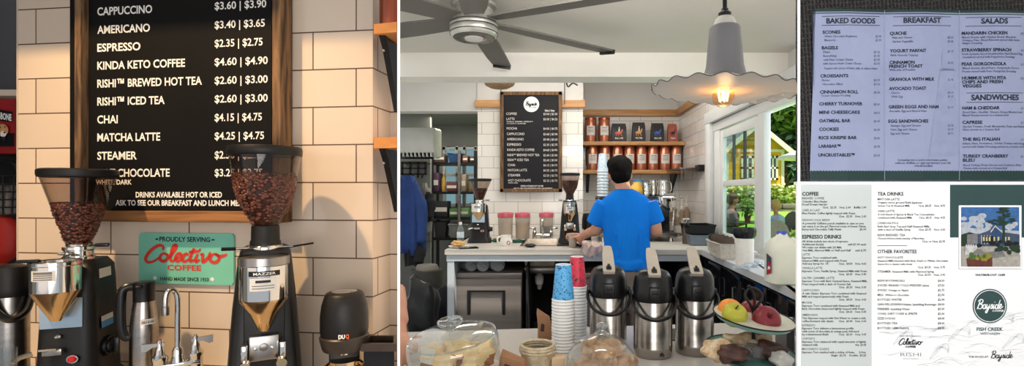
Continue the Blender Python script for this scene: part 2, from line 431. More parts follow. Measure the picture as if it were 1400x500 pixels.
b=MB(); b.box(-3.2,1.9,-.6,7.6,-.06,0); struct(b.build('floor',m_floor,smooth=False))
b=MB(); b.prism([(X(548,-0.0)-.05,-.6),(1.9,-.6),(1.9,2.93),rad(546,2.93),rad(546,.2)],2.25,2.30)
struct(b.build('ceiling',m_ceil,smooth=False))
b=MB(); b.box(-3.2,-.02,-.6,2.6,4.2,4.26); struct(b.build('ceiling_left',m_ceil,smooth=False))
b=MB(); b.box(-.06,-.02,-.6,2.6,2.31,4.2); struct(b.build('wall_sun_block_upper',m_white,smooth=False))  # unseen wall added to stop sun coming in over the lower ceiling
b=MB(); b.prism([rad(547,2.93),(1.33,2.93),(1.33,3.09),rad(547,3.09)],2.112,2.45)
struct(b.build('trim_1',mat('beam_paint',(244,240,232),.6,noise=(3,(238,234,226)),bump=(25,.1)),smooth=False))
b=MB(); b.prism([rad(546,3.06),(1.4,3.06),(1.4,5.8),rad(546,5.8)],2.72,2.78)
struct(b.build('ceiling_back',m_ceil,smooth=False))
# tiled pilaster, alcove, window wall
m_tile_p=tile_mat('white_tile_front','X',X(653,5)+.04,1.03,.236,.110,(228,224,216),(220,214,205),(150,144,138))
m_tile_s=tile_mat('white_tile_side','Y',0,1.03,.236,.110,(226,222,216),(220,215,208),(158,152,146))
PX0,PX1=X(653,5),X(797,5)
b=MB(); b.box(PX0,PX1,5.0,5.68,0,2.72); 
pil=struct(b.build('wall_pilaster',m_tile_p,smooth=False))
b=MB(); b.box(PX1-.01,1.32,5.65,5.75,0,2.72); struct(b.build('wall_alcove',m_tile_p,smooth=False))
b=MB(); b.box(1.30,1.38,4.50,5.75,0,2.72); struct(b.build('wall_right_tiled',m_tile_s,smooth=False))
b=MB(); b.box(1.30,1.38,2.70,4.50,0,1.03); b.box(1.30,1.38,2.70,4.50,2.0,2.72); b.box(1.30,1.38,4.28,4.50,1.0,2.05)
struct(b.build('wall_window',m_white,smooth=False))
m_plast=mat('upper_wall_paint',(212,209,203),.8,noise=(2,(204,201,195)))
b=MB(); b.box(PX0-.002,PX1+.002,4.985,5.0,2.345,2.72); struct(b.build('wall_upper_front',m_plast,smooth=False))
b=MB(); b.box(PX1,1.30,5.63,5.65,2.36,2.72); b.box(1.28,1.30,4.45,5.65,2.36,2.72); struct(b.build('wall_upper_alcove',m_plast,smooth=False))
m_plank=mat('bulkhead_paint',(204,203,199),.75,noise=(2,(196,195,191)))
b=MB(); b.prism([rad(547,5.0),(PX0,5.0),(PX0,5.16),rad(547,5.16)],2.243,2.72); struct(b.build('wall_bulkhead',m_plank,smooth=False))
# pine trim capping the tiles
def pine(name,*a):
    q=MB(); q.box(*a,b=.004); return struct(q.build(name,m_pine))
pine('trim_2',PX0-.02,X(684,4.95),4.955,4.985,2.275,2.345); pine('trim_3',X(768,4.95),PX1+.02,4.955,4.985,2.275,2.345)
pine('trim_4',PX1+.005,1.28,5.61,5.65,2.29,2.36); pine('trim_5',1.262,1.30,4.45,5.60,2.29,2.36)
# window frames in the right-hand wall
m_frame=mat('white_window_frame',(222,224,222),.4,noise=(5,(214,216,214)))
WD0,WD1,WD2=2.78,3.22,4.22   # open bay, post, glazed bay (distance from camera)
wf=MB()
wf.box(1.282,1.328,3.24,3.345,1.03,2.0,.003)        # post between the bays
wf.box(1.285,1.33,4.16,4.30,1.03,2.0,.004)        # far jamb
wf.box(1.279,1.36,2.70,4.31,1.96,2.03,.003)       # header
wf.box(1.2785,1.36,2.70,4.31,1.03,1.05,.003)       # sill bar
fr=struct(wf.build('window_1',m_frame))
b=MB(); b.box(1.243,1.30,2.72,4.45,2.035,2.13,.004); b.box(1.246,1.30,4.312,4.44,1.03,2.034,.004)
struct(b.build('trim_6',m_frame))
s2=MB()
for d0,d1 in ((3.345,3.42),(4.09,4.16)): s2.box(1.292,1.322,d0,d1,1.06,1.95,.003)
for z0,z1 in ((1.06,1.13),(1.50,1.545),(1.885,1.95)): s2.box(1.2935,1.3205,3.35,4.155,z0,z1,.003)
o=s2.build('window_sash',m_frame,fr)
s3=MB()
for d in (3.64,3.87): s3.box(1.300,1.316,d-.012,d+.012,1.54,1.89)
s3.build('window_muntin',mat('dark_muntin',(48,56,56),.5,noise=(9,(60,66,64))),fr)
g=MB(); g.box(1.306,1.309,3.42,4.10,1.12,1.90); g.build('window_pane',glass('window_glass',(226,240,236),.8,.01,1.35),fr,smooth=False)
b=MB(); b.box(1.30,1.92,2.60,4.7,2.32,2.40); struct(b.build('trim_added_eave',m_white,smooth=False))   # unseen eave added to keep direct sun out of the window
# unseen fill lamps added for the rooms, and daylight at the window
area('ceiling_fill',(.1,4.2,2.68),(.1,4.6,1.0),1.6,36,(255,248,240),sizey=.8)  # fill hidden behind the beam, added to brighten the back wall
area('room_front_fill',(.4,-1.3,1.35),(.25,3.0,1.75),2.0,17,(255,251,246),sizey=1.0,spread=120)
area('bay_fill',(.12,1.45,2.235),(.2,4.2,1.35),.75,16,(255,250,244),sizey=.4)  # out-of-view fill under the ceiling, added to lift the middle room
area('window_light',(1.9,3.35,1.75),(0,3.7,1.0),1.0,16,(232,242,255),sizey=.7)
area('back_room_fill',(-1.25,6.3,2.36),(-1.25,6.3,0),.6,11,(255,244,230))  # fill added to lift the dark back room, no fixture there
area('menu_wall_fill',(1.02,.35,2.15),(1.02,1.5,1.35),.7,.9,(255,255,255),sizey=.4)  # separate fill added for the two menus
# menu wall on the right: its backing and an added side wall
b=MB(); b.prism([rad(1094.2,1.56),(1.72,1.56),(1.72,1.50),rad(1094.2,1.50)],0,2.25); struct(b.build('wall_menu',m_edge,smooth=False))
b=MB(); b.box(1.66,1.72,-.6,1.5,0,2.25); struct(b.build('wall_sun_block_right',m_white,smooth=False))  # out-of-view wall added to keep the sun off the menus
b=MB(); b.box(-3.2,-3.14,-.6,2.6,0,4.2); struct(b.build('wall_left_side',m_grey,smooth=False))
# ================================================================== LEFT BAR: close view of the tiled wall
A=Vector((X(60,1.62),1.62,0)); B=Vector((X(450,1.5),1.5,0))
U=(B-A).normalized(); N=Vector((U.y,-U.x,0))          # along the wall, and out of the wall toward the room
YAW=math.atan2(U.y,U.x)
LM=Matrix.Translation(A)@Matrix.Rotation(YAW,4,'Z')    # wall frame: x along, -y out, z up
def ray(px,w):                                         # where the ray of a pixel column meets the plane w in front of the wall
    d=Vector((X(px,1),1,0)); t=(A+N*w).dot(N)/d.dot(N); return d*t
def lw(px,py,w=0.0):
    p=ray(px,w); return Vector((p.x,p.y,Z(py,p.y)))
def ul(px,w=0.0): return (ray(px,w)-A).dot(U)
def lp(px,py,w=0.0): q=lw(px,py,w); return Vector(((q-A).dot(U),-w,q.z))
SUNL=(U*.25-N*1.0+Vector((0,0,-1.75))).normalized()
tgt=lw(275,410); spot('low_sun_on_tiles',tgt-SUNL*2.7,tgt,345,52,(255,214,158),.05,.8)
area('left_bar_fill',(-1.5,.0,1.5),(-1.2,1.5,1.2),1.3,2.2,(255,222,190),sizey=1.0)

tw=2*(ul(487)-ul(428)); th=.1104
m_tile_l=tile_mat('cream_tile','X',ul(487)+tw/2,1.700,tw,th,(214,196,176),(207,189,170),(98,74,58),.0022,.1)
m_tile_r=tile_mat('cream_tile_side','Y',0.03,1.700,.2,th,(210,190,170),(204,184,164),(98,74,58),.0022,.15)
u0,u1=ul(25),ul(508)
def lobj(b,name,m,**k):
    o=b.build(name,m,**k); o.matrix_basis=LM; return o
b=MB(); b.box(u0,u1,0,.10,.0,2.8); struct(lobj(b,'wall_left_tiled',m_tile_l,smooth=False))
b=MB(); b.box(u0-.004,u0,-.002,.10,0,2.8); struct(lobj(b,'trim_8',mat('edge_strip',(206,192,176),.4,noise=(9,(196,182,166))),smooth=False))
b=MB(); b.box(u0-.3,u1+.3,-.345,-.004,2.30,2.5); struct(lobj(b,'trim_shade_soffit',m_white,smooth=False))  # soffit out of view, added to shade the top tile rows
b=MB(); b.box(u1,u1+.004,.0,.11,0,2.8); struct(lobj(b,'wall_left_return',m_tile_r,smooth=False))
b=MB(); b.box(u1-.05,u1+.30,.11,.16,0,2.8); b2=b
o=b.build('wall_left_alcove',m_tile_l,smooth=False,clip=[(LM.inverted()@Vector((X(PL0-.2,1),1,0)),(LM.inverted().to_3x3()@Vector((1,-X(PL0-.2,1),0))))]); o.matrix_basis=LM; struct(o)
# the gap at the far left: grey wall of the room behind, cream shelf edge
b=MB(); b.box(-3.15,-1.55,2.45,2.5,0,2.8); struct(b.build('wall_left_rear',mat('rear_grey',(100,100,106),.9,noise=(2,(90,90,96))),smooth=False))
b=MB(); b.box(-2.7,X(24,2.05),2.05,2.4,Z(131,2.05),Z(122,2.05),.004); struct(b.build('trim_9',mat('cream_edge',(224,206,184),.5,noise=(8,(214,196,174)))))
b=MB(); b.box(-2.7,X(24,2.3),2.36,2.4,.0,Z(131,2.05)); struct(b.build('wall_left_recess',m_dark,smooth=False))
# counter (below the picture edge) that carries everything
cz=.90
b=MB(); b.prism([(-2.45,1.12),(X(542,1.12),1.12),(X(542,1.44),1.44),(ray(505,.002).x,ray(505,.002).y),(ray(24,.002).x,ray(24,.002).y),(-2.45,1.63)],cz-.04,cz)
struct(b.build('trim_10',m_counter,smooth=False))
b=MB(); b.box(-2.4,X(541,1.2)-.02,1.2,1.4,0,cz-.04); struct(b.build('wall_left_base',m_lam,smooth=False))

# ---- menu board with weathered frame
bd=thing('menu_board','large black drinks menu board in weathered wood frame, close above the two big grinders','menu board'); bd.matrix_basis=LM
b=MB(); b.box(ul(112),ul(382),-.035,-.004,lp(200,294).z,2.35); b.build('board_panel',m_board,bd,smooth=False)
def fbar(pxa,pxb,pya,pyb,m,zt=None):
    q=MB(); q.box(ul(pxa,.05),ul(pxb,.05),-.058,-.004,lp(200,pya,.05).z if zt is None else zt,lp(200,pyb,.05).z,.003); q.build('frame_rail',m,bd)
fbar(105,114,0,303,m_dwood,2.36); fbar(374,386,0,303,m_dwood,2.36); fbar(103,386,288,303,m_dwoodh)
PB=lambda px,py: lp(px,py,.0358)
def btxt(t,x0,x1,yb,cap,off=.022):
    "lettering set level along the board: baseline height is taken at x0"
    a=PB(x0,yb); c=PB(x1,yb); h=cap*a.y*0+cap*(ray(x0,.036).y)/F
    b=MB(); letter(b,t,0,c.x-a.x,0,h,lambda q,r: Vector((a.x+q,a.y,a.z-r)),off,3)
    b.build('lettering',m_whitei,bd,smooth=False,recalc=False)
for t,x1,y,p,p1 in (('CAPPUCCINO',208,21,'$3.60 | $3.90',364),('AMERICANO',205,46,'$3.40 | $3.65',362),('ESPRESSO',192,70.5,'$2.35 | $2.75',359),
  ('KINDA KETO COFFEE',253,95,'$4.60 | $4.90',366),('RISHI™ BREWED HOT TEA',276,119.5,'$2.60 | $3.00',366),('RISHI™ ICED TEA',225,144,'$2.60 | $3.00',366),
  ('CHAI',161,168.5,'$4.15 | $4.75',358),('MATCHA LATTE',219,193,'$4.25 | $4.75',361),('STEAMER',187,218,'$2.50 | $2.75',359),('HOT CHOCOLATE',232,241.5,'$3.25 | $3.75',359)):
    btxt(t,133,x1,y,10.3)
    yy=CY-(CY-y)*(ray(133,.036).y/ray(293.5,.036).y)      # same height on the board, seen nearer
    btxt(p,293.5,p1,yy,9.8,.016)
btxt('WHITE, DARK',131,180,252,6.3); btxt('DRINKS AVAILABLE HOT OR ICED',185.5,303.5,269.5,7,.03); btxt('ASK TO SEE OUR BREAKFAST AND LUNCH MENU',158,338,280.5,7,.03)

# ---- enamel sign
sg=thing('tin_sign','mint green tin sign with red script lettering on cream tiles below the menu board','sign'); sg.matrix_basis=LM
m_mint=mat('mint_enamel',(122,196,170),.35,noise=(8,(114,188,163)))
b=MB(); a0=lp(193,317); a1=lp(322,317); z0=lp(193,386).z
x0,x1,zt=a0.x,a1.x,lp(193,317.5).z
r=.012
pts=[]
for cx,cz_,s in ((x1-r,zt-r,0),(x0+r,zt-r,1),(x0+r,z0+r,2),(x1-r,z0+r,3)):
    for k in range(6): t=(s+k/5)*PI/2; pts.append((cx+r*math.cos(t),cz_+r*math.sin(t)))
b.slab(pts,-.008,-.002); b.build('sign_plate',m_mint,sg)
SW=x1-x0; 
def SPm(lift): return lambda q,rr: Vector((x0+q/129*SW,-lift,zt-rr/69*(zt-z0)))
b=MB(); sp_=SPm(.0088)
letter(b,'PROUDLY SERVING',29,98,11.5,6.2,sp_,.025); b.build('small_lettering',m_ink,sg,smooth=False,recalc=False)
b=MB(); letter(b,'HAND MADE SINCE 1933',30,96,64.5,4.6,sp_,.02)
b.build('small_lettering',m_ink,sg,smooth=False,recalc=False)
for cx in (25.5,102):
    b=MB(); rect2(b,cx-2,cx+2,7.5,9.5,sp_); b.build('dash_mark',m_ink,sg,smooth=False,recalc=False)
b=MB(); m_redink=mat('red_script',(206,62,48),.45,noise=(20,(196,54,42)))
script(b,SCRIPT_A,7,119,38.5,10.6,4.6,SPm(.0092)); letter(b,'COFFEE',40,86,50.3,7,SPm(.009),.03)
b.build('script_lettering',m_redink,sg,smooth=False,recalc=False)
b=MB()
for cx in (23,101): disc2(b,cx,61.5,2.6,SPm(.0089),12)
b.build('rivet_mark',m_whitei,sg,smooth=False,recalc=False)

# ------------------------------------------------------------------ coffee grinders (used in both bars)
m_body=mat('grinder_black',(15,15,15),.4,bump=(260,.08),noise=(20,(21,20,20)),spec=.35)
def beans(hp,root,T,n,size,seedk,label,prof):
    "a hopper full of roasted beans: loose beans over a packed core"
    rnd=random.Random(seedk); q=MB(T)
    q.lathe([(max(r-.002,.001),z) for r,z in prof],28)
    top=prof[-1]
    for i in range(n):
        k=rnd.random(); 
        if k<.22: rr=top[0]*math.sqrt(rnd.random())*.95; z=top[1]+rnd.uniform(0,.003); 
        else:
            z=prof[0][1]+(top[1]-prof[0][1])*math.sqrt(rnd.random())
            for (ra,za),(rb,zb) in zip(prof,prof[1:]):
                if za<=z<=zb: rr=ra+(rb-ra)*(z-za)/(zb-za+1e-9)
            rr-=.0025
        t=rnd.uniform(0,2*PI)
        M=trans(rr*math.cos(t),rr*math.sin(t),z)@Matrix.Rotation(rnd.uniform(0,6),4,'Z')@Matrix.Rotation(rnd.uniform(0,3),4,'X')
        q.cur=rnd.randint(0,1)
        q.ell((0,0,0),size*1.3,size*.9,size*.75,6,4,M)
    o=q.build('coffee_beans',[m_bean,m_bean2],None,angle=180)
    o.matrix_basis=root.matrix_basis.copy()
    return tag(o,label,'coffee beans',kind='stuff')
def grinder_cone(loc,rz,kr,kz,label,beanlabel,nb):
    g=thing('coffee_grinder',label,'coffee grinder',loc,rz,'coffee grinders'); T=Matrix.Diagonal((kr,kr,kz,1))
    b=MB(T)   # tapered housing
    secs=[(0,.005,.0,.072,.088),(0,.005,.03,.068,.084),(0,.006,.05,.058,.072),(0,.008,.30,.05,.064),(0,.012,.345,.047,.058),(0,.014,.365,.036,.046)]
    b.eloft(secs,32,p=5); b.build('housing',m_body,g,angle=50)
    b=MB(T); b.lathe([(.021,.398),(.067,.592),(.068,.598)],48,cap=False); b.lathe([(.019,.398),(.065,.592)],48,cap=False); b.build('hopper',m_hopper,g)
    b=MB(T); b.lathe([(.066,.587),(.0705,.590),(.0715,.596),(.0715,.607),(.066,.611),(.02,.613),(0,.613)],48); b.build('hopper_lid',m_blacks,g)
    b=MB(T); b.lathe([(.024,.362),(.030,.364),(.030,.372),(.026,.376),(.026,.388),(.029,.392),(.029,.400),(.023,.402),(.022,.408)],32)
    b.tube([(-.02,-.02,.384),(-.02,-.034,.384),(-.004,-.036,.384)],.0035); b.ell((-.004,-.036,.384),.006)
    b.build('collar',m_chrome,g)
    b=MB(T); b.box(.024,.038,-.012,-.006,.401,.405); b.box(.034,.06,-.014,-.004,.398,.408,.002); b.build('lever',m_black,g)
    b=MB(T); b.tube([(-.03,-.09,.376),(-.03,-.11,.377)],.004); b.box(-.05,-.012,-.125,-.112,.374,.382,.003); b.build('catcher_lever',m_black,g)
    cy=-.088
    b=MB(T)
    b.lathe([(.042,.374),(.0435,.372),(.0435,.364),(.0415,.362),(.0415,.2975)],40,cap=False,cy=cy); b.build('catcher',m_chrome,g)
    b=MB(T); b.lathe([(.0415,.2985),(.040,.292),(.011,.226),(.0085,.220),(.006,.220)],40,cap=False,cy=cy); b.build('catcher_cone',m_brass,g)
    b=MB(T); b.lathe([(.0418,.371),(.039,.3715)],40,cap=False,cy=cy); b.lathe([(.0,.366),(.0405,.366)],40,cap=False,cy=cy); b.build('catcher_rim',m_steel,g)
    # label wrapped on the catcher
    b=MB(T); vs=[];n=10
    for i in range(n):
        a=-PI/2-.62+i*1.05/(n-1)
        for z in (.328,.354): vs.append((.0420*math.cos(a),cy+.0420*math.sin(a),z))
    b.add(vs,[(2*i,2*i+2,2*i+3,2*i+1) for i in range(n-1)]); lb=b.build('paper_label',m_label,g)
    b=MB(T)
    for z,h in ((.348,.003),(.342,.0012),(.337,.0012),(.332,.0012)):
        vs=[]
        for i in range(n):
            a=-PI/2-.5+i*.8/(n-1)
            for zz in (z-h,z+h): vs.append((.0423*math.cos(a),cy+.0423*math.sin(a),zz))
        b.add(vs,[(2*i,2*i+2,2*i+3,2*i+1) for i in range(n-1)])
    b.build('label_print',mat('label_grey_print',(120,118,116),.7,noise=(20,(110,108,106))),lb)
    b=MB(T); b.box(-.040,.034,-.064,-.060,.195,.272); b.build('backing_plate',mat('pale_plate',(176,196,210),.25,.6,noise=(12,(160,182,196))),g)
    b=MB(T); b.lathe([(.0055,0),(.0055,.004),(.003,.006),(0,.006)],16,M=trans(-.006,-.067,.175)@rot('X',90)); b.build('screw',m_chrome,g)
    b=MB(T); b.lathe([(.008,0),(.008,.005),(.006,.008),(0,.008)],20,M=trans(.021,-.072,.115)@rot('X',90)); b.build('power_button',m_red,g)
    b=MB(T); b.lathe([(.0105,0),(.0105,.003),(.008,.003)],20,M=trans(.021,-.0715,.115)@rot('X',90)); b.build('button_ring',m_chrome,g)
    b=MB(T); b.box(-.028,.006,-.082,-.07,.13,.147,.002); b.tube([(-.034,-.10,.145),(-.05,-.11,.14),(-.056,-.12,.132)],.006); b.tube([(-.028,-.09,.148),(.002,-.09,.148)],.003); b.build('dose_lever',m_steel,g)
    # stickers and knob on the right side
    def side(z0,z1,y0,y1,m,name):
        q=MB(T); xx=lambda z:.0585+.0*(z) if z<.05 else .0588-(z-.05)*.032
        q.add([(xx(z0)+.0012,y0,z0),(xx(z0)+.0012,y1,z0),(xx(z1)+.0012,y1,z1),(xx(z1)+.0012,y0,z1)],[(0,1,2,3)]); q.build(name,m,g,smooth=False)
    side(.315,.340,-.032,.022,m_label,'paper_label'); side(.197,.211,-.032,.022,m_label,'paper_label'); side(.179,.197,-.032,.022,m_blueink,'sticker')
    b=MB(T); KM=trans(.056,-.005,.125)@rot('Y',90)
    b.lathe([(.027,0),(.027,.006),(.022,.007),(.022,.011),(.012,.012),(0,.012)],28,M=KM); b.box(-.02,.02,-.005,.005,.01,.022,.002,M=KM); b.build('grind_dial',m_black,g)
    beans(None,g,T,nb,.0056,3,beanlabel,[(.019,.400),(.027,.43),(.0465,.515)])
    return g
def grinder_bell(loc,rz,kr,kz,label,beanlabel,nb):
    g=thing('coffee_grinder',label,'coffee grinder',loc,rz,'coffee grinders'); T=Matrix.Diagonal((kr,kr,kz,1))
    b=MB(T)
    b.eloft([(0,.03,.0,.094,.105),(0,.03,.03,.09,.10),(0,.03,.045,.082,.092),(0,.03,.25,.068,.085),(0,.03,.37,.057,.075),(0,.03,.395,.052,.07),(0,.03,.40,.044,.06)],32,p=6); b.build('housing',m_body,g,angle=50)
    b=MB(T); b.box(-.042,.042,-.064,-.05,.06,.30,.004); b.build('front_panel',m_blacks,g)
    hp=[(.027,.452),(.032,.464),(.043,.489),(.0585,.522),(.0655,.552),(.071,.590),(.0775,.636)]
    b=MB(T); b.lathe(hp,48,cap=False); b.lathe([(r-.002,z) for r,z in hp],48,cap=False); b.build('hopper',m_hopper,g)
    b=MB(T); b.lathe([(.079,.634),(.081,.637),(.0815,.650),(.079,.657),(.04,.661),(0,.661)],48); b.build('hopper_lid',m_blacks,g)
    b=MB(T); b.lathe([(.0335,.405),(.0335,.415),(.031,.42),(.0305,.452),(.0295,.456),(.02,.456)],40); b.build('hopper_neck',m_blacks,g)
    b=MB(T); b.lathe([(.036,.392),(.038,.394),(.038,.402),(.035,.406),(.0,.406)],40); b.build('collar',m_chrome,g)
    for sx in (-1,1):
        q=MB(T); q.tube([(sx*.035,-.012,.400),(sx*.062,-.02,.401)],.0028); h=q.build('adjust_lever',m_chrome,g)
        q=MB(T); L=.088 if sx<0 else .105; q.tube([(sx*.06,-.02,.401),(sx*L,-.026,.402 if sx<0 else .408)],.0045 if sx<0 else .0025); q.build('lever_grip',m_black,h)
    cy=-.085
    b=MB(T); b.lathe([(.050,.388),(.0525,.386),(.0525,.368),(.050,.366)],44,cap=False,cy=cy); b.lathe([(0,.384),(.05,.386)],44,cap=False,cy=cy); b.build('catcher_rim',m_steel,g)
    b=MB(T); b.lathe([(.049,.368),(.049,.287),(.0485,.283)],44,cap=False,cy=cy); b.build('catcher',m_chrome,g)
    b=MB(T); b.lathe([(.0495,.286),(.0485,.281),(.030,.252),(.013,.212),(.010,.207),(.007,.207)],44,cap=False,cy=cy); b.build('catcher_cone',m_brass,g)
    def wrap(z0,z1,a0,a1,rr,name,m,par):
        q=MB(T); vs=[]; n=10
        for i in range(n):
            a=-PI/2+a0+(a1-a0)*i/(n-1)
            for z in (z0,z1): vs.append((rr*math.cos(a),cy+rr*math.sin(a),z))
        q.add(vs,[(2*i,2*i+2,2*i+3,2*i+1) for i in range(n-1)]); return q.build(name,m,par)
    wrap(.345,.357,-.6,.72,.0496,'name_plate',m_black,g)
    lb=wrap(.311,.341,-.55,.55,.0496,'paper_label',m_label,g)
    wrap(.330,.336,-.3,.3,.05,'label_print',m_ink,lb); wrap(.322,.324,-.45,.45,.05,'label_print',m_grey,lb); wrap(.316,.318,-.45,.45,.05,'label_print',m_grey,lb)
    b=MB(T)
    q=MB(T)
    bl=lambda qx,qy:Vector((0,0,0))
    vsx=lambda qx,qy: Vector((.0499*math.cos(-PI/2+(qx-.5)*.9+.06),cy+.0499*math.sin(-PI/2+(qx-.5)*.9+.06),.348+(-qy)*.006))
    letter(q,'MAZZER',0,1,0,1,vsx,.01); q.build('plate_lettering',m_whitei,g,smooth=False,recalc=False)
    b=MB(T); b.box(-.03,.03,-.088,-.064,.135,.195,.003); b.build('holder_plate',m_steel,g)
    for sx in (-1,1):
        q=MB(T); q.box(sx*.032,sx*.044,-.105,-.066,.14,.18,.003); fk=q.build('fork',m_chrome,g)
        q=MB(T); q.tube([(sx*.036,-.10,.135),(sx*.036,-.125,.135)],.011,14); q.build('fork_pin',m_brass,fk)
        q=MB(T); q.lathe([(.0035,0),(.0035,.003),(0,.004)],12,M=trans(sx*.017,-.088,.165)@rot('X',90)); q.build('screw',m_chrome,g)
    b=MB(T); b.lathe([(.009,0),(.009,.003),(.006,.004),(0,.004)],20,M=trans(0,-.088,.168)@rot('X',90)); b.build('plate_stud',m_dsteel,g)
    for k,(z,m_,nm) in enumerate(((.30,m_label,'paper_label'),(.285,m_label,'paper_label'),(.27,m_label,'paper_label'),(.14,m_blueink,'sticker'))):
        q=MB(T); xx=.0745-(z)*.035
        h=.006 if k<3 else .018
        q.add([(xx+.0034+h*.07,-.02,z-h),(xx+.0034+h*.07,.03,z-h),(xx+.0034-h*.07,.03,z+h),(xx+.0034-h*.07,-.02,z+h)],[(0,1,2,3)]); q.build(nm,m_,g,smooth=False)
    beans(None,g,T,nb,.0062,5,beanlabel,[(.025,.456),(.031,.464),(.0415,.489),(.0565,.522),(.0635,.552),(.0665,.585)])
    return g
p1=lw(108,263,.17); s1=p1.y/F
a1_=math.atan2(-p1.x,p1.y)
grinder_cone((p1.x,p1.y,cz),a1_-math.radians(24),s1/.001857*1.1,s1/.001857*.0+((.550+(263-231)*s1)/.611),'large black grinder with a cone hopper half full of beans, at left on near bar','dark roasted beans heaped in the large cone hopper at left',900)
p2=lw(363,263,.17); s2_=p2.y/F; a2_=math.atan2(-p2.x,p2.y)
grinder_bell((p2.x,p2.y,cz),a2_-math.radians(2),s2_/.001786*1.0,(.550+(263-199)*s2_)/.661,'large black grinder with a rounded bell hopper, right of the tin sign on near bar','reddish roasted beans filling the large bell hopper right of the tin sign',1100)

# ---- thermos at the far left
q=lw(14,263,.20); d=q.y; s=d/F; ct=math.cos(math.atan2(-q.x,d)); R=30*s*ct
t=thing('airpot','wide steel airpot with black lid cut by the left picture edge beside the cone grinder','airpot',(q.x,d,cz),a1_)
zz=lambda y: CH+(263-y)*s-cz
b=MB(); b.lathe([(R*.94,0),(R*.95,.01),(R*.95,zz(402)),(R*.93,zz(398))],40); b.build('body',m_steelv,t)
b=MB(); b.lathe([(R*.96,zz(404)),(R*1.0,zz(402)),(R*1.0,zz(392)),(R*.98,zz(388)),(R*.98,zz(370)),(R*.9,zz(364)),(R*.5,zz(361)),(0,zz(361))],40); b.build('lid',m_blacks,t)
b=MB(); b.tube(catmull([(-R*1.05,-.01,zz(396)),(-R*.8,-R*1.0,zz(412)),(0,-R*1.28,zz(432)),(R*.8,-R*1.0,zz(424)),(R*1.08,-.01,zz(396))],8),.008,10,flat=1.8); b.build('carry_handle',m_black,t)
b=MB(); b.box(R*.9,R*1.15,-.016,.016,zz(400),zz(380),.004); b.box(-R*1.15,-R*.9,-.016,.016,zz(400),zz(380),.004); b.build('handle_lug',m_black,t)
# ---- clear tumbler at the bottom left
q=lw(10,263,.37); d=q.y; s=d/F
t=thing('glass_tumbler','clear glass tumbler at the bottom left corner in front of the steel airpot','glass',(q.x,d,cz))
zt_=CH+(263-476)*s-cz; r_=13*s*.75
b=MB(); b.lathe([(r_*.8,0),(r_,zt_),(r_*.93,zt_),(r_*.74,.01),(0,.01)],32); b.build('tumbler_wall',m_glass,t)
# ---- carafe
q=lw(197,263,.12); d=q.y; s=d/F; ct=math.cos(math.atan2(-q.x,d)); zz=lambda y: CH+(263-y)*s-cz
a_=math.atan2(-q.x,d)
t=thing('coffee_carafe','slim steel carafe with black handle and lid standing left of the chrome faucet','carafe',(q.x,d,cz),a_); R=20*s*ct
b=MB(); b.lathe([(R*1.0,0),(R*1.04,.01),(R*1.02,zz(450)),(R*.9,zz(425)),(R*.76,zz(412)),(R*.76,zz(408))],36); b.build('body',m_steelv,t)
b=MB(); b.lathe([(R*.79,zz(411)),(R*.79,zz(391)),(R*.82,zz(389)),(R*.82,zz(386)),(R*.7,zz(384.5)),(0,zz(384.5))],36); b.box(-R*.62,-R*.1,-R*1.05,-R*.5,zz(392),zz(386),.004); b.build('lid',m_black,t)
b=MB(); b.tube(catmull([(-R*.6,0,zz(390)),(-R*1.2,0,zz(391)),(-R*1.5,0,zz(400)),(-R*1.52,0,zz(440)),(-R*1.3,0,zz(456)),(-R*.95,0,zz(458))],6),.0085,10,flat=1.3); b.build('handle',m_black,t)
b=MB(); vs=[]
for i in range(9):
    an=-PI/2-.25+i*1.1/8
    for z in (zz(441),zz(433.5)): vs.append((R*1.045*math.cos(an),R*1.045*math.sin(an),z))
b.add(vs,[(2*i,2*i+2,2*i+3,2*i+1) for i in range(8)]); lb=b.build('name_label',m_label,t)
b=MB(); letter(b,'HALF & HALF',0,1,0,1,lambda qx,qy: Vector((R*1.055*math.cos(-PI/2-.15+qx*.9),R*1.055*math.sin(-PI/2-.15+qx*.9),zz(439.3)-qy*(zz(435.6)-zz(439.3)))),.02); b.build('label_lettering',m_ink,lb,smooth=False,recalc=False)
# ---- faucet
q=lw(243,263,.16); d=q.y; s=d/F; a_=math.atan2(-q.x,d); ct=math.cos(a_)
t=thing('faucet','chrome gooseneck faucet with two wing handles below the tin sign','faucet',(q.x,d,cz),a_)
zz=lambda y: CH+(263-y)*s-cz
xx=lambda px: (px-243)*s*ct
b=MB(); b.lathe([(.016,0),(.016,zz(492)),(.013,zz(486)),(.0125,zz(478)),(.009,zz(474))],24); 
path=[(0,0,zz(478)),(0,0,zz(440)),(0,0,zz(410)),(xx(240),-.0,zz(399)),(xx(235),-.003,zz(394.5)),(xx(230),-.006,zz(396)),(xx(227),-.008,zz(404)),(xx(226.5),-.009,zz(418))]
b.tube(catmull(path,6),.0068,14); b.build('spout',m_chrome,t)
b=MB(); b.lathe([(.0085,zz(428)),(.0088,zz(418)),(.0075,zz(416))],20,cx=xx(226.5),cy=-.009); b.build('aerator',m_dsteel,t)
b=MB(); b.box(xx(212),xx(275),-.018,.018,zz(500),zz(493),.004)
b.build('bridge',m_chrome,t)
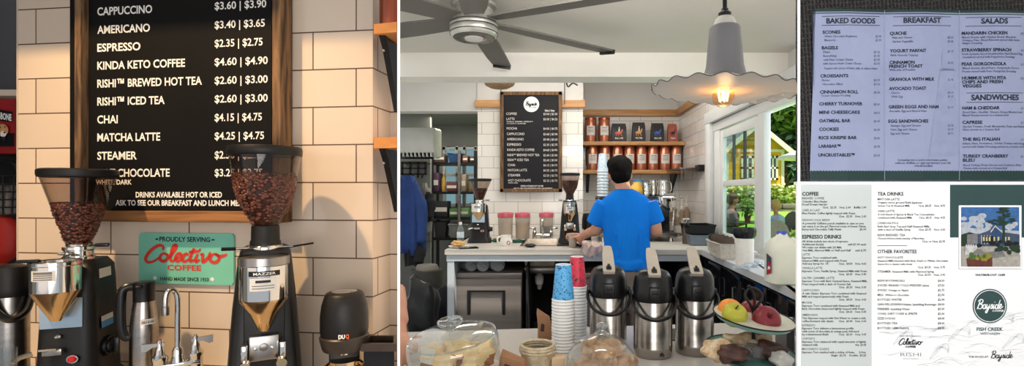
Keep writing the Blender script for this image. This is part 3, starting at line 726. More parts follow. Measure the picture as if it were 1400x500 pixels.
for sx,px,lx in ((-1,219,195),(1,268,293)):
    q2=MB(); q2.lathe([(.017,0),(.017,zz(490)),(.0185,zz(488)),(.0185,zz(484)),(.012,zz(480)),(.010,zz(474)),(.007,zz(470)),(.007,zz(463)),(.004,zz(461)),(0,zz(461))],22,cx=xx(px)); v=q2.build('valve',m_chrome,t)
    q2=MB(); e=xx(lx); c=xx(px); z0=zz(467)
    q2.slab([(c-sx*.010,z0-.004),(c-sx*.010,z0+.004),(c+(e-c)*.5,z0+.005),(e,z0+.007),(e,z0-.012),(c+(e-c)*.75,z0-.014),(c+(e-c)*.4,z0-.005)],-.006,.006); q2.build('wing_handle',m_steel,t)
    q2=MB(); q2.lathe([(.004,zz(462)),(.004,zz(460)),(0,zz(459.5))],14,cx=c); q2.build('cap_dot',m_red if sx<0 else m_chrome,v)
# ---- small tamper grinder
q=lw(471,263,.15); d=q.y; s=d/F; a_=math.atan2(-q.x,d); ct=math.cos(a_); zz=lambda y: CH+(263-y)*s-cz
t=thing('tamping_machine','black barrel shaped tamping machine with orange lettering right of the bell grinder','tamper',(q.x,d,cz),a_); R=34*s*ct
m_mblk=mat('matte_black',(16,14,14),.45,noise=(60,(22,20,19)),spec=.35)
b=MB(); b.lathe([(R*.93,zz(459)),(R*.985,zz(450)),(R*.98,zz(430)),(R*.92,zz(415)),(R*.8,zz(402)),(R*.74,zz(399.5)),(R*.68,zz(398.5)),(0,zz(398.5))],44); b.build('barrel',m_mblk,t)
b=MB(); b.lathe([(R*.86,zz(476)),(R*.9,zz(474)),(R*1.0,zz(462)),(R*1.01,zz(458)),(R*.95,zz(456)),(R*.9,zz(456))],44); b.build('collar_band',mat('grey_black',(58,50,46),.4,.4,noise=(30,(66,58,52))),t)
b=MB(); b.lathe([(R*.5,zz(398.5)),(R*.52,zz(397.6)),(R*.4,zz(396.8)),(R*.1,zz(396.4)),(0,zz(396.2))],32); b.build('top_cap',m_chrome,t)
b=MB(); b.box(-R*.62,R*.62,-R*.1,R*.9,0,zz(474),.006); b.build('stand',m_mblk,t)
b=MB(); b.lathe([(R*.2,zz(479)),(R*.22,zz(475)),(0,zz(475))],24,cy=-R*.5); b.build('plunger',m_chrome,t)
b=MB(); b.lathe([(R*.55,zz(505)),(R*.6,zz(490)),(R*.6,zz(488)),(R*.5,zz(488))],32,cy=-R*.3)
for sx in (-1,1): b.tube([(sx*R*.55,-R*.3,zz(492)),(sx*R*.75,-R*.6,zz(495))],.007)
b.build('basket_holder',m_brass,t)
b=MB()
LT=lambda qx,qy: Vector((R*1.0*math.cos(-PI/2-.24+qx*.42),R*1.0*math.sin(-PI/2-.24+qx*.42),zz(454.5)-qy*5*s))
letter(b,'DU',0,.62,0,1,LT,.05); b.cur=1; letter(b,'Q',.68,1.0,0,1,LT,.05)
b.build('lettering',[m_whitei,mat('orange_ink',(228,100,44),.5,noise=(20,(220,92,40)))],t,smooth=False,recalc=False)
# ---- black tray rim at the lower right edge
q=lw(521,263,.13); d=q.y; s=d/F; zz=lambda y: CH+(263-y)*s-cz; a_=YAW
t=thing('knock_box','black knock box with a metal rim beside the tamping machine','knock box',(q.x,d,cz))
L=[(X(499,d),d-.03),(X(PL0-.8,d-.03),d-.03),(X(PL0-.8,d+.05),d+.05),(X(503,d+.05),d+.05)]
ins=lambda f:[(sum(p[0] for p in L)/4+(x-sum(p[0] for p in L)/4)*f,sum(p[1] for p in L)/4+(y-sum(p[1] for p in L)/4)*f) for x,y in L]
zq=CH+(263-465)*s
b=MB(); i0,i1=ins(1.0),ins(.8)
vs=[(x,y,zq) for x,y in L]+[(x,y,zq) for x,y in i1]+[(x,y,zq-.02) for x,y in L]+[(x,y,zq-.03) for x,y in i1]
b.add(vs,[(i,(i+1)%4,4+(i+1)%4,4+i) for i in range(4)]+[(i,8+i,8+(i+1)%4,(i+1)%4) for i in range(4)]+[(4+i,4+(i+1)%4,12+(i+1)%4,12+i) for i in range(4)]+[(8,9,10,11)]); b.build('rim',mat('rim_metal',(78,66,58),.35,.7,noise=(20,(90,78,68))),t,world=True,smooth=False)
b=MB(); b.prism(ins(.85),cz,zq-.02); b.build('box_body',m_black,t,world=True,smooth=False)
# ---- alcove shelves on the right, brackets, copper tin
m_pinel=wood_mat('warm_pine',(190,122,62),(214,148,82),(1.5,10,10),.5)
WSH=.06
for k,(ya,yb) in enumerate(((33,46.5),(188,202.5))):
    p=lw(511,ya,WSH); e=X(PL0-.6,p.y)
    zt2,zb2=Z(ya,p.y),Z(yb,p.y)
    pt=ray(511,WSH); q3=ray(511,-.108)
    t=thing('wall_shelf',('pine wall shelf at the right edge of near bar, upper one','pine wall shelf at the right edge of near bar, lower one')[k],'shelf',(pt.x,pt.y,zb2),0,'pine shelves beside the near bar')
    b=MB(); yb3=pt.y-.02
    b.prism([(pt.x,pt.y),(X(PL0-.6,yb3),yb3),(X(PL0-.6,pt.y+.12),pt.y+.12),(pt.x+.02,pt.y+.165)],zb2,zt2); b.build('shelf_board',m_pinel,t,world=True,smooth=False)
    b=MB(); xs=X(516,p.y); y0=pt.y+.02
    H=(145-46)*p.y/F*(1 if k==0 else .9)
    b.prism([(xs,y0),(xs+.016,y0),(xs+.016,y0+.006),(xs,y0+.006)],zb2-.006,zb2)
    b.add([(xs,y0-.01,zb2),(xs+.018,y0-.01,zb2),(xs+.018,y0+.02,zb2-.03),(xs,y0+.02,zb2-.03),(xs+.012,y0+.085,zb2-H),(xs+.026,y0+.085,zb2-H),(xs+.026,y0+.095,zb2),(xs+.004,y0+.095,zb2)],[(0,1,2,3),(3,2,5,4),(4,5,6,7),(0,7,6,1),(0,3,4,7),(1,6,5,2)])
    b.build('bracket',m_iron,t,world=True,clip=CLIPLL)
    q2=MB(); q2.ell((xs+.010,y0+.0,zb2-.04),.004,.004,.004,10,6); q2.build('bracket_bolt',m_steel,t,world=True)
p=lw(532,33,.0); m_cop=mat('copper_tin',(178,98,72),.32,.75,noise=(30,(160,84,60)),stretch=(3,3,.2))
t=thing('coffee_tin','copper coffee tin on the upper pine shelf at the right edge of near bar','tin',(p.x,p.y,Z(33,ray(511,WSH).y)))
b=MB(); b.lathe([(.026,0),(.027,.004),(.027,.10),(.026,.104),(.026,.12),(0,.12)],32); b.build('tin_body',m_cop,t)
# ---- things in the dark gap at the far left
zsh=Z(212,2.1)
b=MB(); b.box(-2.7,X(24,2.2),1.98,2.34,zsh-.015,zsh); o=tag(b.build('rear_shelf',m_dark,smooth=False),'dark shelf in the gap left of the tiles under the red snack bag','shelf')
t=thing('snack_bag','red and black dog treat bag in the gap left of the tiles','bag',(X(4,2.02),2.02,zsh))
xb0,xb1=-2.38,X(20,2.0); z1=Z(134,2.0)
b=MB(); b.loft([[(xb0,2.0,zsh),(xb1,2.0,zsh),(xb1,2.06,zsh),(xb0,2.06,zsh)],[(xb0,1.985,zsh+.08),(xb1,1.985,zsh+.08),(xb1,2.075,zsh+.08),(xb0,2.075,zsh+.08)],[(xb0,2.0,z1-.03),(xb1-.004,2.0,z1-.03),(xb1-.004,2.05,z1-.03),(xb0,2.05,z1-.03)],[(xb0,2.02,z1),(xb1-.006,2.02,z1),(xb1-.006,2.026,z1),(xb0,2.026,z1)]])
b.build('bag_body',mat('red_foil',(176,34,36),.35,noise=(6,(140,22,26))),t,world=True,angle=20)
pm=lambda px,py: Vector((X(px,1.98),1.98,Z(py,1.98)))
b=MB(); b.add([pm(-30,182),pm(19.5,182),pm(19.5,200),pm(-30,200)],[(0,1,2,3)]); b.build('lower_band',m_black,t,world=True,smooth=False)
b=MB(); b.add([pm(-14,147),pm(17,153),pm(17,167),pm(-14,163)],[(0,1,2,3)]); b.build('name_band',m_black,t,world=True,smooth=False)
pm2=lambda px,py: Vector((X(px,1.978),1.978,Z(py,1.978)+.0006*(px)*-1))
b=MB(); letter(b,'LK-BONE',-7,16.5,164,8.5,lambda a,c: pm(a,c+(a-10)*.17)+Vector((0,-.002,0)),.04); b.build('lettering',m_whitei,t,world=True,smooth=False,recalc=False)
b=MB(); disc2(b,4,178,8.5,lambda a,c:pm(a,c)+Vector((0,-.003,0)),20); b.cur=1
disc2(b,6,183,4.2,lambda a,c:pm(a,c)+Vector((0,-.004,0)),14); b.cur=2
disc2(b,8,181,1.4,lambda a,c:pm(a,c)+Vector((0,-.005,0)),10); disc2(b,2,174,1,lambda a,c:pm(a,c)+Vector((0,-.005,0)),8); disc2(b,8.5,173.5,1,lambda a,c:pm(a,c)+Vector((0,-.005,0)),8); disc2(b,7,189,2.4,lambda a,c:pm(a,c)+Vector((0,-.005,0)),10)
b.build('dog_picture',[mat('dog_tan',(206,150,96),.7,noise=(30,(190,134,84))),m_whitei,m_ink],t,world=True,smooth=False,recalc=False)
z2=Z(338,2.05)
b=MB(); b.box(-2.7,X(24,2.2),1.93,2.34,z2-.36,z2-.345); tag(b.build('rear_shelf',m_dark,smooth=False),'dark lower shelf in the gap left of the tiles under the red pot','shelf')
t=thing('wire_basket','dark wire basket with a looped handle in the gap left of the tiles','basket',(X(6,2.0),2.0,zsh-.27))
b=MB(); cx=X(6,2.0)
for k in range(6): b.tube(ring_pts(0,0,.07-.004*k,.06-.003*k,20)and[(cx+(.075-.005*abs(k-2))*math.cos(2*PI*i/20),2.0+.06*math.sin(2*PI*i/20),zsh-.09-.03*k) for i in range(20)],.003,6,closed=True)
for i in range(14):
    a=2*PI*i/14; b.tube([(cx+.072*math.cos(a),2.0+.06*math.sin(a),zsh-.09),(cx+.06*math.cos(a),2.0+.05*math.sin(a),zsh-.245)],.0025,6)
b.build('basket_wires',m_iron,t,world=True)
b=MB(); b.tube(catmull([(cx-.06,2.0,zsh-.09),(cx-.04,2.0,zsh-.045),(cx,2.0,zsh-.03),(cx+.04,2.0,zsh-.045),(cx+.06,2.0,zsh-.09)],6),.005,8); b.build('basket_handle',m_iron,t,world=True)
b=MB(); b.box(cx-.06,cx+.055,1.96,2.04,zsh-.245,zsh-.12,.02); o=tag(b.build('plastic_packet',mat('shiny_dark_packet',(52,44,40),.2,noise=(14,(120,112,104)),bump=(20,.8))),'crumpled dark packet inside the wire basket left of the tiles','packet')
zr=Z(366,2.0)
t=thing('red_pot','round red pot in the gap at far left behind the steel airpot','pot',(X(-6,1.97),1.97,z2-.345))
b=MB(); cx=X(-6,1.97); zc=Z(324,1.97)
b.lathe([(.03,z2-.345),(.032,zc-.10),(.05,zc-.088),(.068,zc-.05),(.073,zc),(.066,zc+.04),(.05,zc+.07),(.03,zc+.085),(0,zc+.09)],36,cx=cx,cy=1.97); b.build('pot_body',mat('red_enamel',(190,44,30),.35,noise=(6,(170,36,26))),t,world=True)
b=MB(); b.lathe([(.02,zc+.088),(.012,zc+.10),(.018,zc+.112),(0,zc+.116)],20,cx=cx,cy=1.97); b.build('lid_knob',m_black,t,world=True)
# ================================================================== MIDDLE: the coffee bar
HC=1.03                                   # back counter height
# ---- counters
t=thing('back_counter','long back bar counter with speckled top and pale front, under the wall menu board','counter',(-.2,4.4,0))
b=MB(); 
sx0,sx1,sd0,sd1=X(713,4.05),X(763,4.05),4.02,4.62      # sink cut-out
x0=X(608,3.75)
for a in ((x0,sx0,3.75,4.998),(sx1,PX1-.002,3.75,4.998),(sx0,sx1,3.75,sd0),(sx0,sx1,sd1,4.998)): b.box(*a,HC-.035,HC)
b.prism([(PX1-.002,3.75),(1.03,3.75),(1.298,3.75),(1.298,5.645),(PX1+.004,5.645),(PX1+.004,4.9),(PX1-.002,4.9)],HC-.035,HC)
b.build('worktop',m_counter,t,world=True,smooth=False)
b=MB(); b.box(x0+.01,1.02,3.765,3.80,HC-.085,HC-.035); b.build('apron',m_lam,t,world=True,smooth=False)
b=MB(); b.box(x0+.015,x0+.065,3.77,4.9,0,HC-.035); b.build('end_panel',m_lam,t,world=True,smooth=False)
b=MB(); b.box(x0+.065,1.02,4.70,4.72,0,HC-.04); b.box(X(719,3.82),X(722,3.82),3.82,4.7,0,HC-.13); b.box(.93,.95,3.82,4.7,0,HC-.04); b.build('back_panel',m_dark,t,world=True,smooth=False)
t=thing('window_counter','grey window counter along the right wall over dark glass doors','counter',(1.15,3,0))
b=MB(); b.prism([(1.0,2.12),(X(PR0-1,2.12),2.12),(X(PR0-1,2.75),2.75),(1.298,2.78),(1.298,3.748),(1.03,3.748)],HC-.04,HC); b.build('worktop',mat('grey_worktop',(196,198,200),.35,noise=(160,(184,186,188))),t,world=True,smooth=False)
b=MB(); b.prism([(1.02,2.15),(X(PR0-1.5,2.15),2.15),(X(PR0-1.5,2.19),2.19),(1.02,2.19)],0,HC-.04); b.build('end_panel',m_lam,t,world=True,smooth=False)
m_bglass=mat('black_glass',(16,17,20),.06,noise=(3,(24,25,30)))
b=MB(); b.prism([(1.05,2.19),(1.25,2.19),(1.25,3.74),(1.065,3.74)],.1,HC-.04); b.build('carcass',m_dark,t,world=True,smooth=False)
for k in range(4):
    d0=2.20+k*.385; b=MB(); b.box(1.030+.004*k,1.05+.004*k,d0,d0+.375,.14,HC-.06,.003); dr=b.build('glass_door',m_bglass,t,world=True)
    b=MB(); b.tube([(1.02+.004*k,d0+.05,HC-.14),(1.005+.004*k,d0+.05,HC-.14),(1.005+.004*k,d0+.05,HC-.26),(1.02+.004*k,d0+.05,HC-.26)],.005,8); b.build('door_handle',m_steel,dr,world=True)
# front counter
HF=.85
t=thing('front_counter','pale speckled front counter carrying the airpots, domes and cups','counter',(0,1.9,0))
b=MB(); b.prism([rad(PL1+1,1.22),rad(PR0-1,1.22),rad(PR0-1,2.08),(.98,2.09),(.98,2.38),rad(PL1+1,2.20)],HF-.04,HF); b.build('worktop',mat('front_worktop',(196,190,182),.3,noise=(140,(180,173,165))),t,world=True,smooth=False)
b=MB(); b.prism([rad(PL1+2,1.3),rad(PR0-2,1.3),rad(PR0-2,1.98),(.93,2.0),(.93,2.3),rad(PL1+2,2.12)],0,HF-.04); b.build('cabinet',m_lam,t,world=True,smooth=False)

# ---- wall menu board
t=thing('menu_board','tall black wall menu board with round white logo in dark wood frame, on tiled pilaster','menu board',(X(726,4.95),4.985,Z(262,4.95)))
D=4.94; xa,xb,za,zb=X(683.5,D),X(768.5,D),Z(262.5,D),Z(125,D)
b=MB(); b.box(xa+.02,xb-.02,D+.012,D+.04,za+.02,zb-.02); b.build('board_panel',m_board2,t,world=True,smooth=False)
for a in ((xa,xa+.034,D,D+.044,za,zb),(xb-.034,xb,D,D+.044,za,zb),(xa,xb,D,D+.044,za,za+.034),(xa,xb,D,D+.044,zb-.034,zb)):
    b=MB(); b.box(*a,b=.003); b.build('frame_rail',m_dwood,t,world=True)
PW=lambda px,py: Vector((X(px,D+.0105),D+.0105,Z(py,D+.0105)))
def ml(t_,*a):
    b=MB(); letter(b,t_,*a); b.build('lettering',m_whitei,t,world=True,smooth=False,recalc=False)
for s_,x0_,x1_,y,p_ in (('COFFEE',692,706.5,157,'$3.00 | $3.30'),('LATTE',692.5,703.5,164,'$3.50 | $4.25'),('MOCHA',692.8,707,177,'$4.00 | $4.75'),('CAPPUCCINO',693,717,184.5,'$3.60 | $3.90'),
  ('AMERICANO',693.2,716,191.7,'$3.40 | $3.65'),('ESPRESSO',693.4,712.5,199,'$2.35 | $2.75'),('KINDA KETO COFFEE',693.6,730.5,206.2,'$4.60 | $4.90'),('RISHI™ BREWED HOT TEA',693.8,737.5,213.3,'$2.60 | $3.00'),
  ('RISHI™ ICED TEA',694,723,220,'$2.60 | $3.00'),('CHAI',694.2,704,227,'$4.15 | $4.75'),('MATCHA LATTE',694.4,720.5,234,'$4.25 | $4.75'),('STEAMER',694.6,711.5,241,'$2.50 | $2.75'),('HOT CHOCOLATE',694.8,725.5,248,'$3.25 | $3.75')):
    ml(s_,x0_,x1_,y,3.2,PW,-.004); ml(p_,743,762,y+.2,2.8,PW,-.008)
ml('VANILLA, CARAMEL, HAZELNUT,',692.5,729,166.9,1.6,PW,0,1); ml('COCONUT, ALMOND',692.5,719,169.6,1.6,PW,0,1); ml('WHITE, DARK',694.8,708,250.6,1.6,PW,0,1)
ml('12oz | 16oz',745,758,152.2,2.4,PW,.02); ml('DRINKS AVAILABLE HOT OR ICED',712,743,255,1.9,PW,.02,1); ml('ASK TO SEE OUR BREAKFAST AND LUNCH MENU',702,755,258.4,1.9,PW,.02,1)
b=MB(); disc2(b,726.5,142.5,10.6,PW,36); lg=b.build('round_logo',m_whitei,t,world=True,smooth=False,recalc=False)
b=MB(); PW2=lambda px,py: PW(px,py)-Vector((0,.002,0)); script(b,SCRIPT_B,718.5,734.5,144,2.6,1.0,PW2); letter(b,'COFFEE',726,733,147.5,1.4,PW2,.02,1); b.build('logo_lettering',m_ink,lg,world=True,smooth=False,recalc=False)
for px in (684.5,772):
    b=MB(); x_=X(px,4.9); b.tube([(x_,4.9,2.72),(x_,4.93,2.30)],.004,6); o=tag(b.build('hanging_wire',m_iron),('dark hanging wire left of the wall menu board','dark hanging wire right of the wall menu board')[px>700],'wire')
b=MB(); xc=X(683,4.5); zc=Z(121,4.5)
b.lathe([(.02,zc+.0),(.08,zc+.006),(.125,zc+.03),(.135,zc+.05),(.13,zc+.055)],36,cx=xc,cy=4.5)
t=thing('woven_pendant','shallow woven tan ceiling lamp peeking below the white beam','lamp',(xc,4.5,zc)); b.build('woven_shade',mat('rattan',(168,140,104),.8,noise=(60,(132,106,76)),bump=(90,.6)),t,world=True)
b=MB(); b.tube([(xc,4.5,zc+.05),(xc,4.5,2.72)],.006); b.build('pendant_rod',m_iron,t,world=True)
b=MB(); x_=X(775,4.4); b.tube(catmull([(x_,4.4,2.72),(x_,4.4,Z(115,4.4)),(x_+.05,4.4,Z(113.5,4.4)),(x_+.09,4.38,Z(117,4.4))],6),.007,8); tag(b.build('ceiling_hook',m_iron),'black bent ceiling hook under the beam right of the menu board','hook')

# ---- grinders on the back counter
grinder_cone((X(656,4.35),4.35,HC),math.radians(4),1.40,.88,'black cone hopper grinder on back counter left of the wall menu board','beans in the cone hopper grinder on the back counter',60)
grinder_bell((X(779,4.28),4.28,HC),math.radians(0),1.05,.885,'black bell hopper grinder on back counter beside the barista','beans in the bell hopper grinder on the back counter',60)

# ---- ceiling fan
hx,hd=X(648,2.1),2.1; hz=Z(50,2.1)
t=thing('ceiling_fan','brushed nickel ceiling fan with six long grey blades under the ceiling','ceiling fan',(hx,hd,hz))
m_nick=mat('brushed_nickel',(190,188,182),.4,.6,noise=(10,(150,148,142)))
b=MB(); R=.098
b.lathe([(R*.86,hz-.006),(R*.92,hz),(R,hz+.012),(R,hz+.03),(R*.985,hz+.032),(R*.985,hz+.036),(R,hz+.038),(R,hz+.046),(R*.985,hz+.048),(R*.985,hz+.052),(R*.97,hz+.056),(R*.82,hz+.088),(R*.78,hz+.11),(0,hz+.11)],48,cx=hx,cy=hd); b.build('motor_housing',m_nick,t,world=True)
for z_ in (hz+.034,hz+.050,hz+.0105):
    b=MB(); b.lathe([(R*1.0045,z_-.0018),(R*1.0055,z_),(R*1.0045,z_+.0018)],48,cap=False,cx=hx,cy=hd); b.build('groove_ring',m_iron,t,world=True)
b=MB(); b.lathe([(R*.86,hz-.0062),(R*.80,hz-.0075)],48,cap=False,cx=hx,cy=hd); b.build('groove_ring',m_iron,t,world=True)
b=MB(); b.lathe([(R*.80,hz-.003),(R*.84,hz-.008),(R*.5,hz-.010),(R*.46,hz-.004),(0,hz-.004)],40,cx=hx,cy=hd)
b.build('bottom_plate',mat('nickel_plate',(150,148,143),.35,.8,noise=(12,(140,138,132))),t,world=True)
b=MB(); b.lathe([(R*.40,hz-.004),(R*.38,hz-.012),(0,hz-.015)],32,cx=hx,cy=hd); b.build('light_cap',m_white,t,world=True)
for k in range(6):
    a=PI/3*k+.3; q=MB(); q.lathe([(.004,hz-.0125),(0,hz-.0135)],10,cx=hx+R*.66*math.cos(a),cy=hd+R*.66*math.sin(a)); q.build('screw',m_iron,t,world=True)
b=MB(); b.lathe([(R*.7,hz+.105),(R*.95,hz+.118),(R*.95,hz+.128),(R*.6,hz+.134),(.03,hz+.14),(.03,2.25-.02),(.07,2.25-.015),(.075,2.249)],40,cx=hx,cy=hd); b.build('canopy',m_nick,t,world=True)
m_blade=mat('fan_blade_grey',(102,99,93),.5,noise=(4,(95,92,87)))
for ang in (38,88,159,221,280,336):
    a=math.radians(ang); q=MB(); L=.74 if ang!=280 else .70
    Mx=trans(hx,hd,hz+.062)@Matrix.Rotation(a,4,'Z')@rot('X',9)
    pts=[]; 
    prof=[(.06,.032,.036),(.15,.05,.05),(.3,.058,.058),(.6,.058,.056),(L-.015,.056,.05),(L,.050,.044)]
    top=[];  n=len(prof)
    vs=[(x,-w0,.0) for x,w0,w1 in prof]+[(x,w1,.0) for x,w0,w1 in prof]+[(x,-w0,.008) for x,w0,w1 in prof]+[(x,w1,.008) for x,w0,w1 in prof]
    fs=[]
    for i in range(n-1): fs+=[(i,i+1,n+i+1,n+i),(2*n+i,3*n+i,3*n+i+1,2*n+i+1),(i,2*n+i,2*n+i+1,i+1),(n+i,n+i+1,3*n+i+1,3*n+i)]
    fs+=[(0,n,3*n,2*n),(n-1,2*n+n-1,3*n+n-1,n+n-1)]
    q.add(vs,fs,Mx); bl=q.build('fan_blade',m_blade,t,world=True,clip=CLIPL,angle=30)
    if ang in (38,88):
        q=MB(); q.box(L-.006,L+.012,-.052,.046,-.012,.010,.003,M=Mx); q.build('blade_cap',m_black,bl,world=True)

# ---- pendant lamp
lx,ld=X(991,1.36),1.36; lz=Z(121,1.36)
t=thing('pendant_lamp','grey necked pendant lamp with wide scalloped white glass shade and glowing bulb','pendant lamp',(lx,ld,lz))
zz=lambda py: Z(py,ld)
b=MB(); b.tube([(lx,ld,zz(17)),(lx,ld,2.249)],.006,10); b.build('cord',m_black,t,world=True)
b=MB(); b.lathe([(.016,zz(25)),(.017,zz(18)),(.010,zz(15)),(.009,zz(12)),(0,zz(12))],24,cx=lx,cy=ld); b.build('cord_grip',m_black,t,world=True)
b=MB(); b.lathe([(.030,zz(36)),(.028,zz(31)),(.024,zz(26)),(.018,zz(23)),(0,zz(23))],28,cx=lx,cy=ld); b.build('cap',mat('frosted_cap',(206,204,196),.4,noise=(20,(190,188,180))),t,world=True)
m_neck=mat('lamp_grey',(116,116,120),.5,noise=(6,(108,108,112)),emit=((120,110,100),.02))
b=MB(); pr=[(.036,zz(36)),(.040,zz(39)),(.0445,zz(65)),(.0485,zz(90)),(.055,zz(104)),(.066,zz(114)),(.078,zz(118.5))]
b.lathe([(.03,zz(35))]+pr,48,cap=False,cx=lx,cy=ld); b.lathe([(r-.003,z) for r,z in pr],48,cap=False,cx=lx,cy=ld); b.build('neck',m_neck,t,world=True)
m_sh,nt,bs,out=nodes('lamp_glass_shade')
bs.inputs['Base Color'].default_value=lin((222,220,214)); bs.inputs['Roughness'].default_value=.35
tl=nt.nodes.new('ShaderNodeBsdfTranslucent'); tl.inputs['Color'].default_value=lin((222,220,214)); mx=nt.nodes.new('ShaderNodeMixShader'); mx.inputs['Fac'].default_value=.22
nt.links.new(bs.outputs[0],mx.inputs[1]); nt.links.new(tl.outputs[0],mx.inputs[2]); nt.links.new(mx.outputs[0],out.inputs['Surface'])
b=MB(); n=160; R_=.192
TL=rot('Y',3.5)@rot('X',0)
rings=[]
for f,dz in ((.36,.0125),(.41,.007),(.5,.003),(.62,.0),(.75,-.001),(.9,-.0015),(1.0,-.0035)):
    rg=[]
    for i in range(n):
        a=2*PI*i/n; wv=math.cos(a*20); r=R_*f*(1+.012*wv*max(0,f-.5)*2); z=dz*1.6+.0065*wv*max(0,f-.38)
        rg.append(Vector((lx,ld,lz))+(TL@Vector((r*math.cos(a),r*math.sin(a),z))))
    rings.append(rg)
b.loft(rings,cap=False); sh=b.build('glass_shade',m_sh,t,world=True,clip=CLIPR,angle=80)
b=MB(); b.tube(rings[-1],.0011,6,closed=True); b.build('shade_rim',mat('rim_dark_grey',(62,62,64),.5,noise=(20,(70,70,72))),sh,world=True,clip=CLIPR)
bz=zz(124)
b=MB(); b.lathe([(.012,bz+.045),(.013,bz+.03),(.024,bz+.008),(.0285,bz-.014),(.026,bz-.03),(.015,bz-.041),(0,bz-.043)],28,cap=False,cx=lx-.004,cy=ld); bu=b.build('bulb',glass('bulb_glass',(255,232,200),.8,.02,1.3),t,world=True)
b=MB(); m_fil=mat('glowing_filament',(255,180,80),.5,emit=((255,196,110),26),noise=(30,(255,190,90)))
for k in range(6):
    a=PI/3*k; c,s_=math.cos(a),math.sin(a); b.tube([(lx-.004+.006*c,ld+.006*s_,bz+.02),(lx-.004+.014*c,ld+.014*s_,bz-.004),(lx-.004+.010*c,ld+.010*s_,bz-.028)],.0016,6)
b.build('filament',m_fil,bu,world=True)
b=MB(); b.lathe([(.014,bz+.03),(.015,bz+.05),(.015,bz+.10),(.01,bz+.105),(0,bz+.105)],20,cx=lx-.004,cy=ld); b.build('socket',m_brass,t,world=True)
pl=bpy.data.lights.new('lamp_light','POINT'); pl.energy=.22; pl.color=lin((255,206,150))[:3]; pl.shadow_soft_size=.02
po=bpy.data.objects.new('lamp_light',pl); COL.objects.link(po); po.location=(lx-.004,ld,bz-.052)
pl2=bpy.data.lights.new('lamp_light','POINT'); pl2.energy=.9; pl2.color=lin((255,180,96))[:3]; pl2.shadow_soft_size=.02
po=bpy.data.objects.new('lamp_light',pl2); COL.objects.link(po); po.location=(lx-.004,ld,bz+.012)

# ---- alcove shelves with tins and bags
SD=5.36
zs1,zs2=Z(193,SD),Z(232,SD)
for z,lab in ((zs1,'upper pine shelf in the alcove holding two tins and coffee bags'),(zs2,'lower pine shelf in the alcove holding a row of copper tins')):
    t=thing('alcove_shelf',lab,'shelf',(.7,5.5,z),0,'pine shelves in the alcove')
    b=MB(); b.box(PX1+.006,1.296,SD,5.648,z-.04,z,.003); b.build('shelf_board',m_pine,t,world=True)
    for x_ in (PX1+.06,1.20):
        b=MB(); b.box(x_,x_+.03,5.63,5.648,z-.24,z-.04); b.add([(x_,SD+.05,z-.041),(x_+.03,SD+.05,z-.041),(x_+.03,SD+.05,z-.055),(x_,SD+.05,z-.055),(x_,5.64,z-.22),(x_+.03,5.64,z-.22),(x_+.03,5.64,z-.041),(x_,5.64,z-.041)],[(0,1,2,3),(3,2,5,4),(4,5,6,7),(0,7,6,1),(0,3,4,7),(1,6,5,2)]); b.build('bracket',m_iron,t,world=True)
ordn=['first','second','third','fourth','fifth','sixth','seventh','eighth','ninth','tenth','eleventh','twelfth','thirteenth','fourteenth','fifteenth','sixteenth','seventeenth','eighteenth','nineteenth','twentieth']
def tin(px,z,label):
    d=5.47; x_=X(px,d); r=.062; h=.262
    t=thing('coffee_tin',label,'tin',(x_,d,z),0,'copper coffee tins in the alcove')
    b=MB(); b.lathe([(r*.97,0),(r,.006),(r,h-.03),(r*.98,h-.028)],28); b.build('tin_body',m_cop2,t)
    b=MB(); b.lathe([(r*.98,h-.03),(r*1.01,h-.028),(r*1.01,h-.006),(r*.96,h),(0,h)],28); b.build('tin_lid',m_cop,t)
    b=MB(); vs=[]
    for i in range(9):
        a=-PI/2-.75+1.5*i/8
        for zz_ in (.07,.17): vs.append((r*1.012*math.cos(a),r*1.012*math.sin(a),zz_))
    b.add(vs,[(2*i,2*i+2,2*i+3,2*i+1) for i in range(8)]); lb=b.build('paper_label',m_label,t)
    b=MB(); 
    for zz_,hh in ((.15,.006),(.13,.003),(.118,.003),(.106,.003)):
        vs=[]
        for i in range(7):
            a=-PI/2-.45+.9*i/6
            for q in (zz_-hh,zz_+hh): vs.append((r*1.02*math.cos(a),r*1.02*math.sin(a),q))
        b.add(vs,[(2*i,2*i+2,2*i+3,2*i+1) for i in range(6)])
    b.build('label_print',mat('faded_print',(168,164,158),.7,noise=(40,(156,152,146))),lb)
m_cop2=mat('polished_copper',(200,136,110),.3,.8,noise=(18,(178,98,70)),stretch=(4,4,.15))
for k,px in enumerate((807.5,826)): tin(px,zs1,'copper coffee tin on upper alcove shelf, %s of its two tins'%('left','right')[k])
for k,px in enumerate((810,827,844,860.5,876.5,892.5,908.5,924)): tin(px,zs2,'copper coffee tin, %s from the left on the lower alcove shelf'%ordn[k])
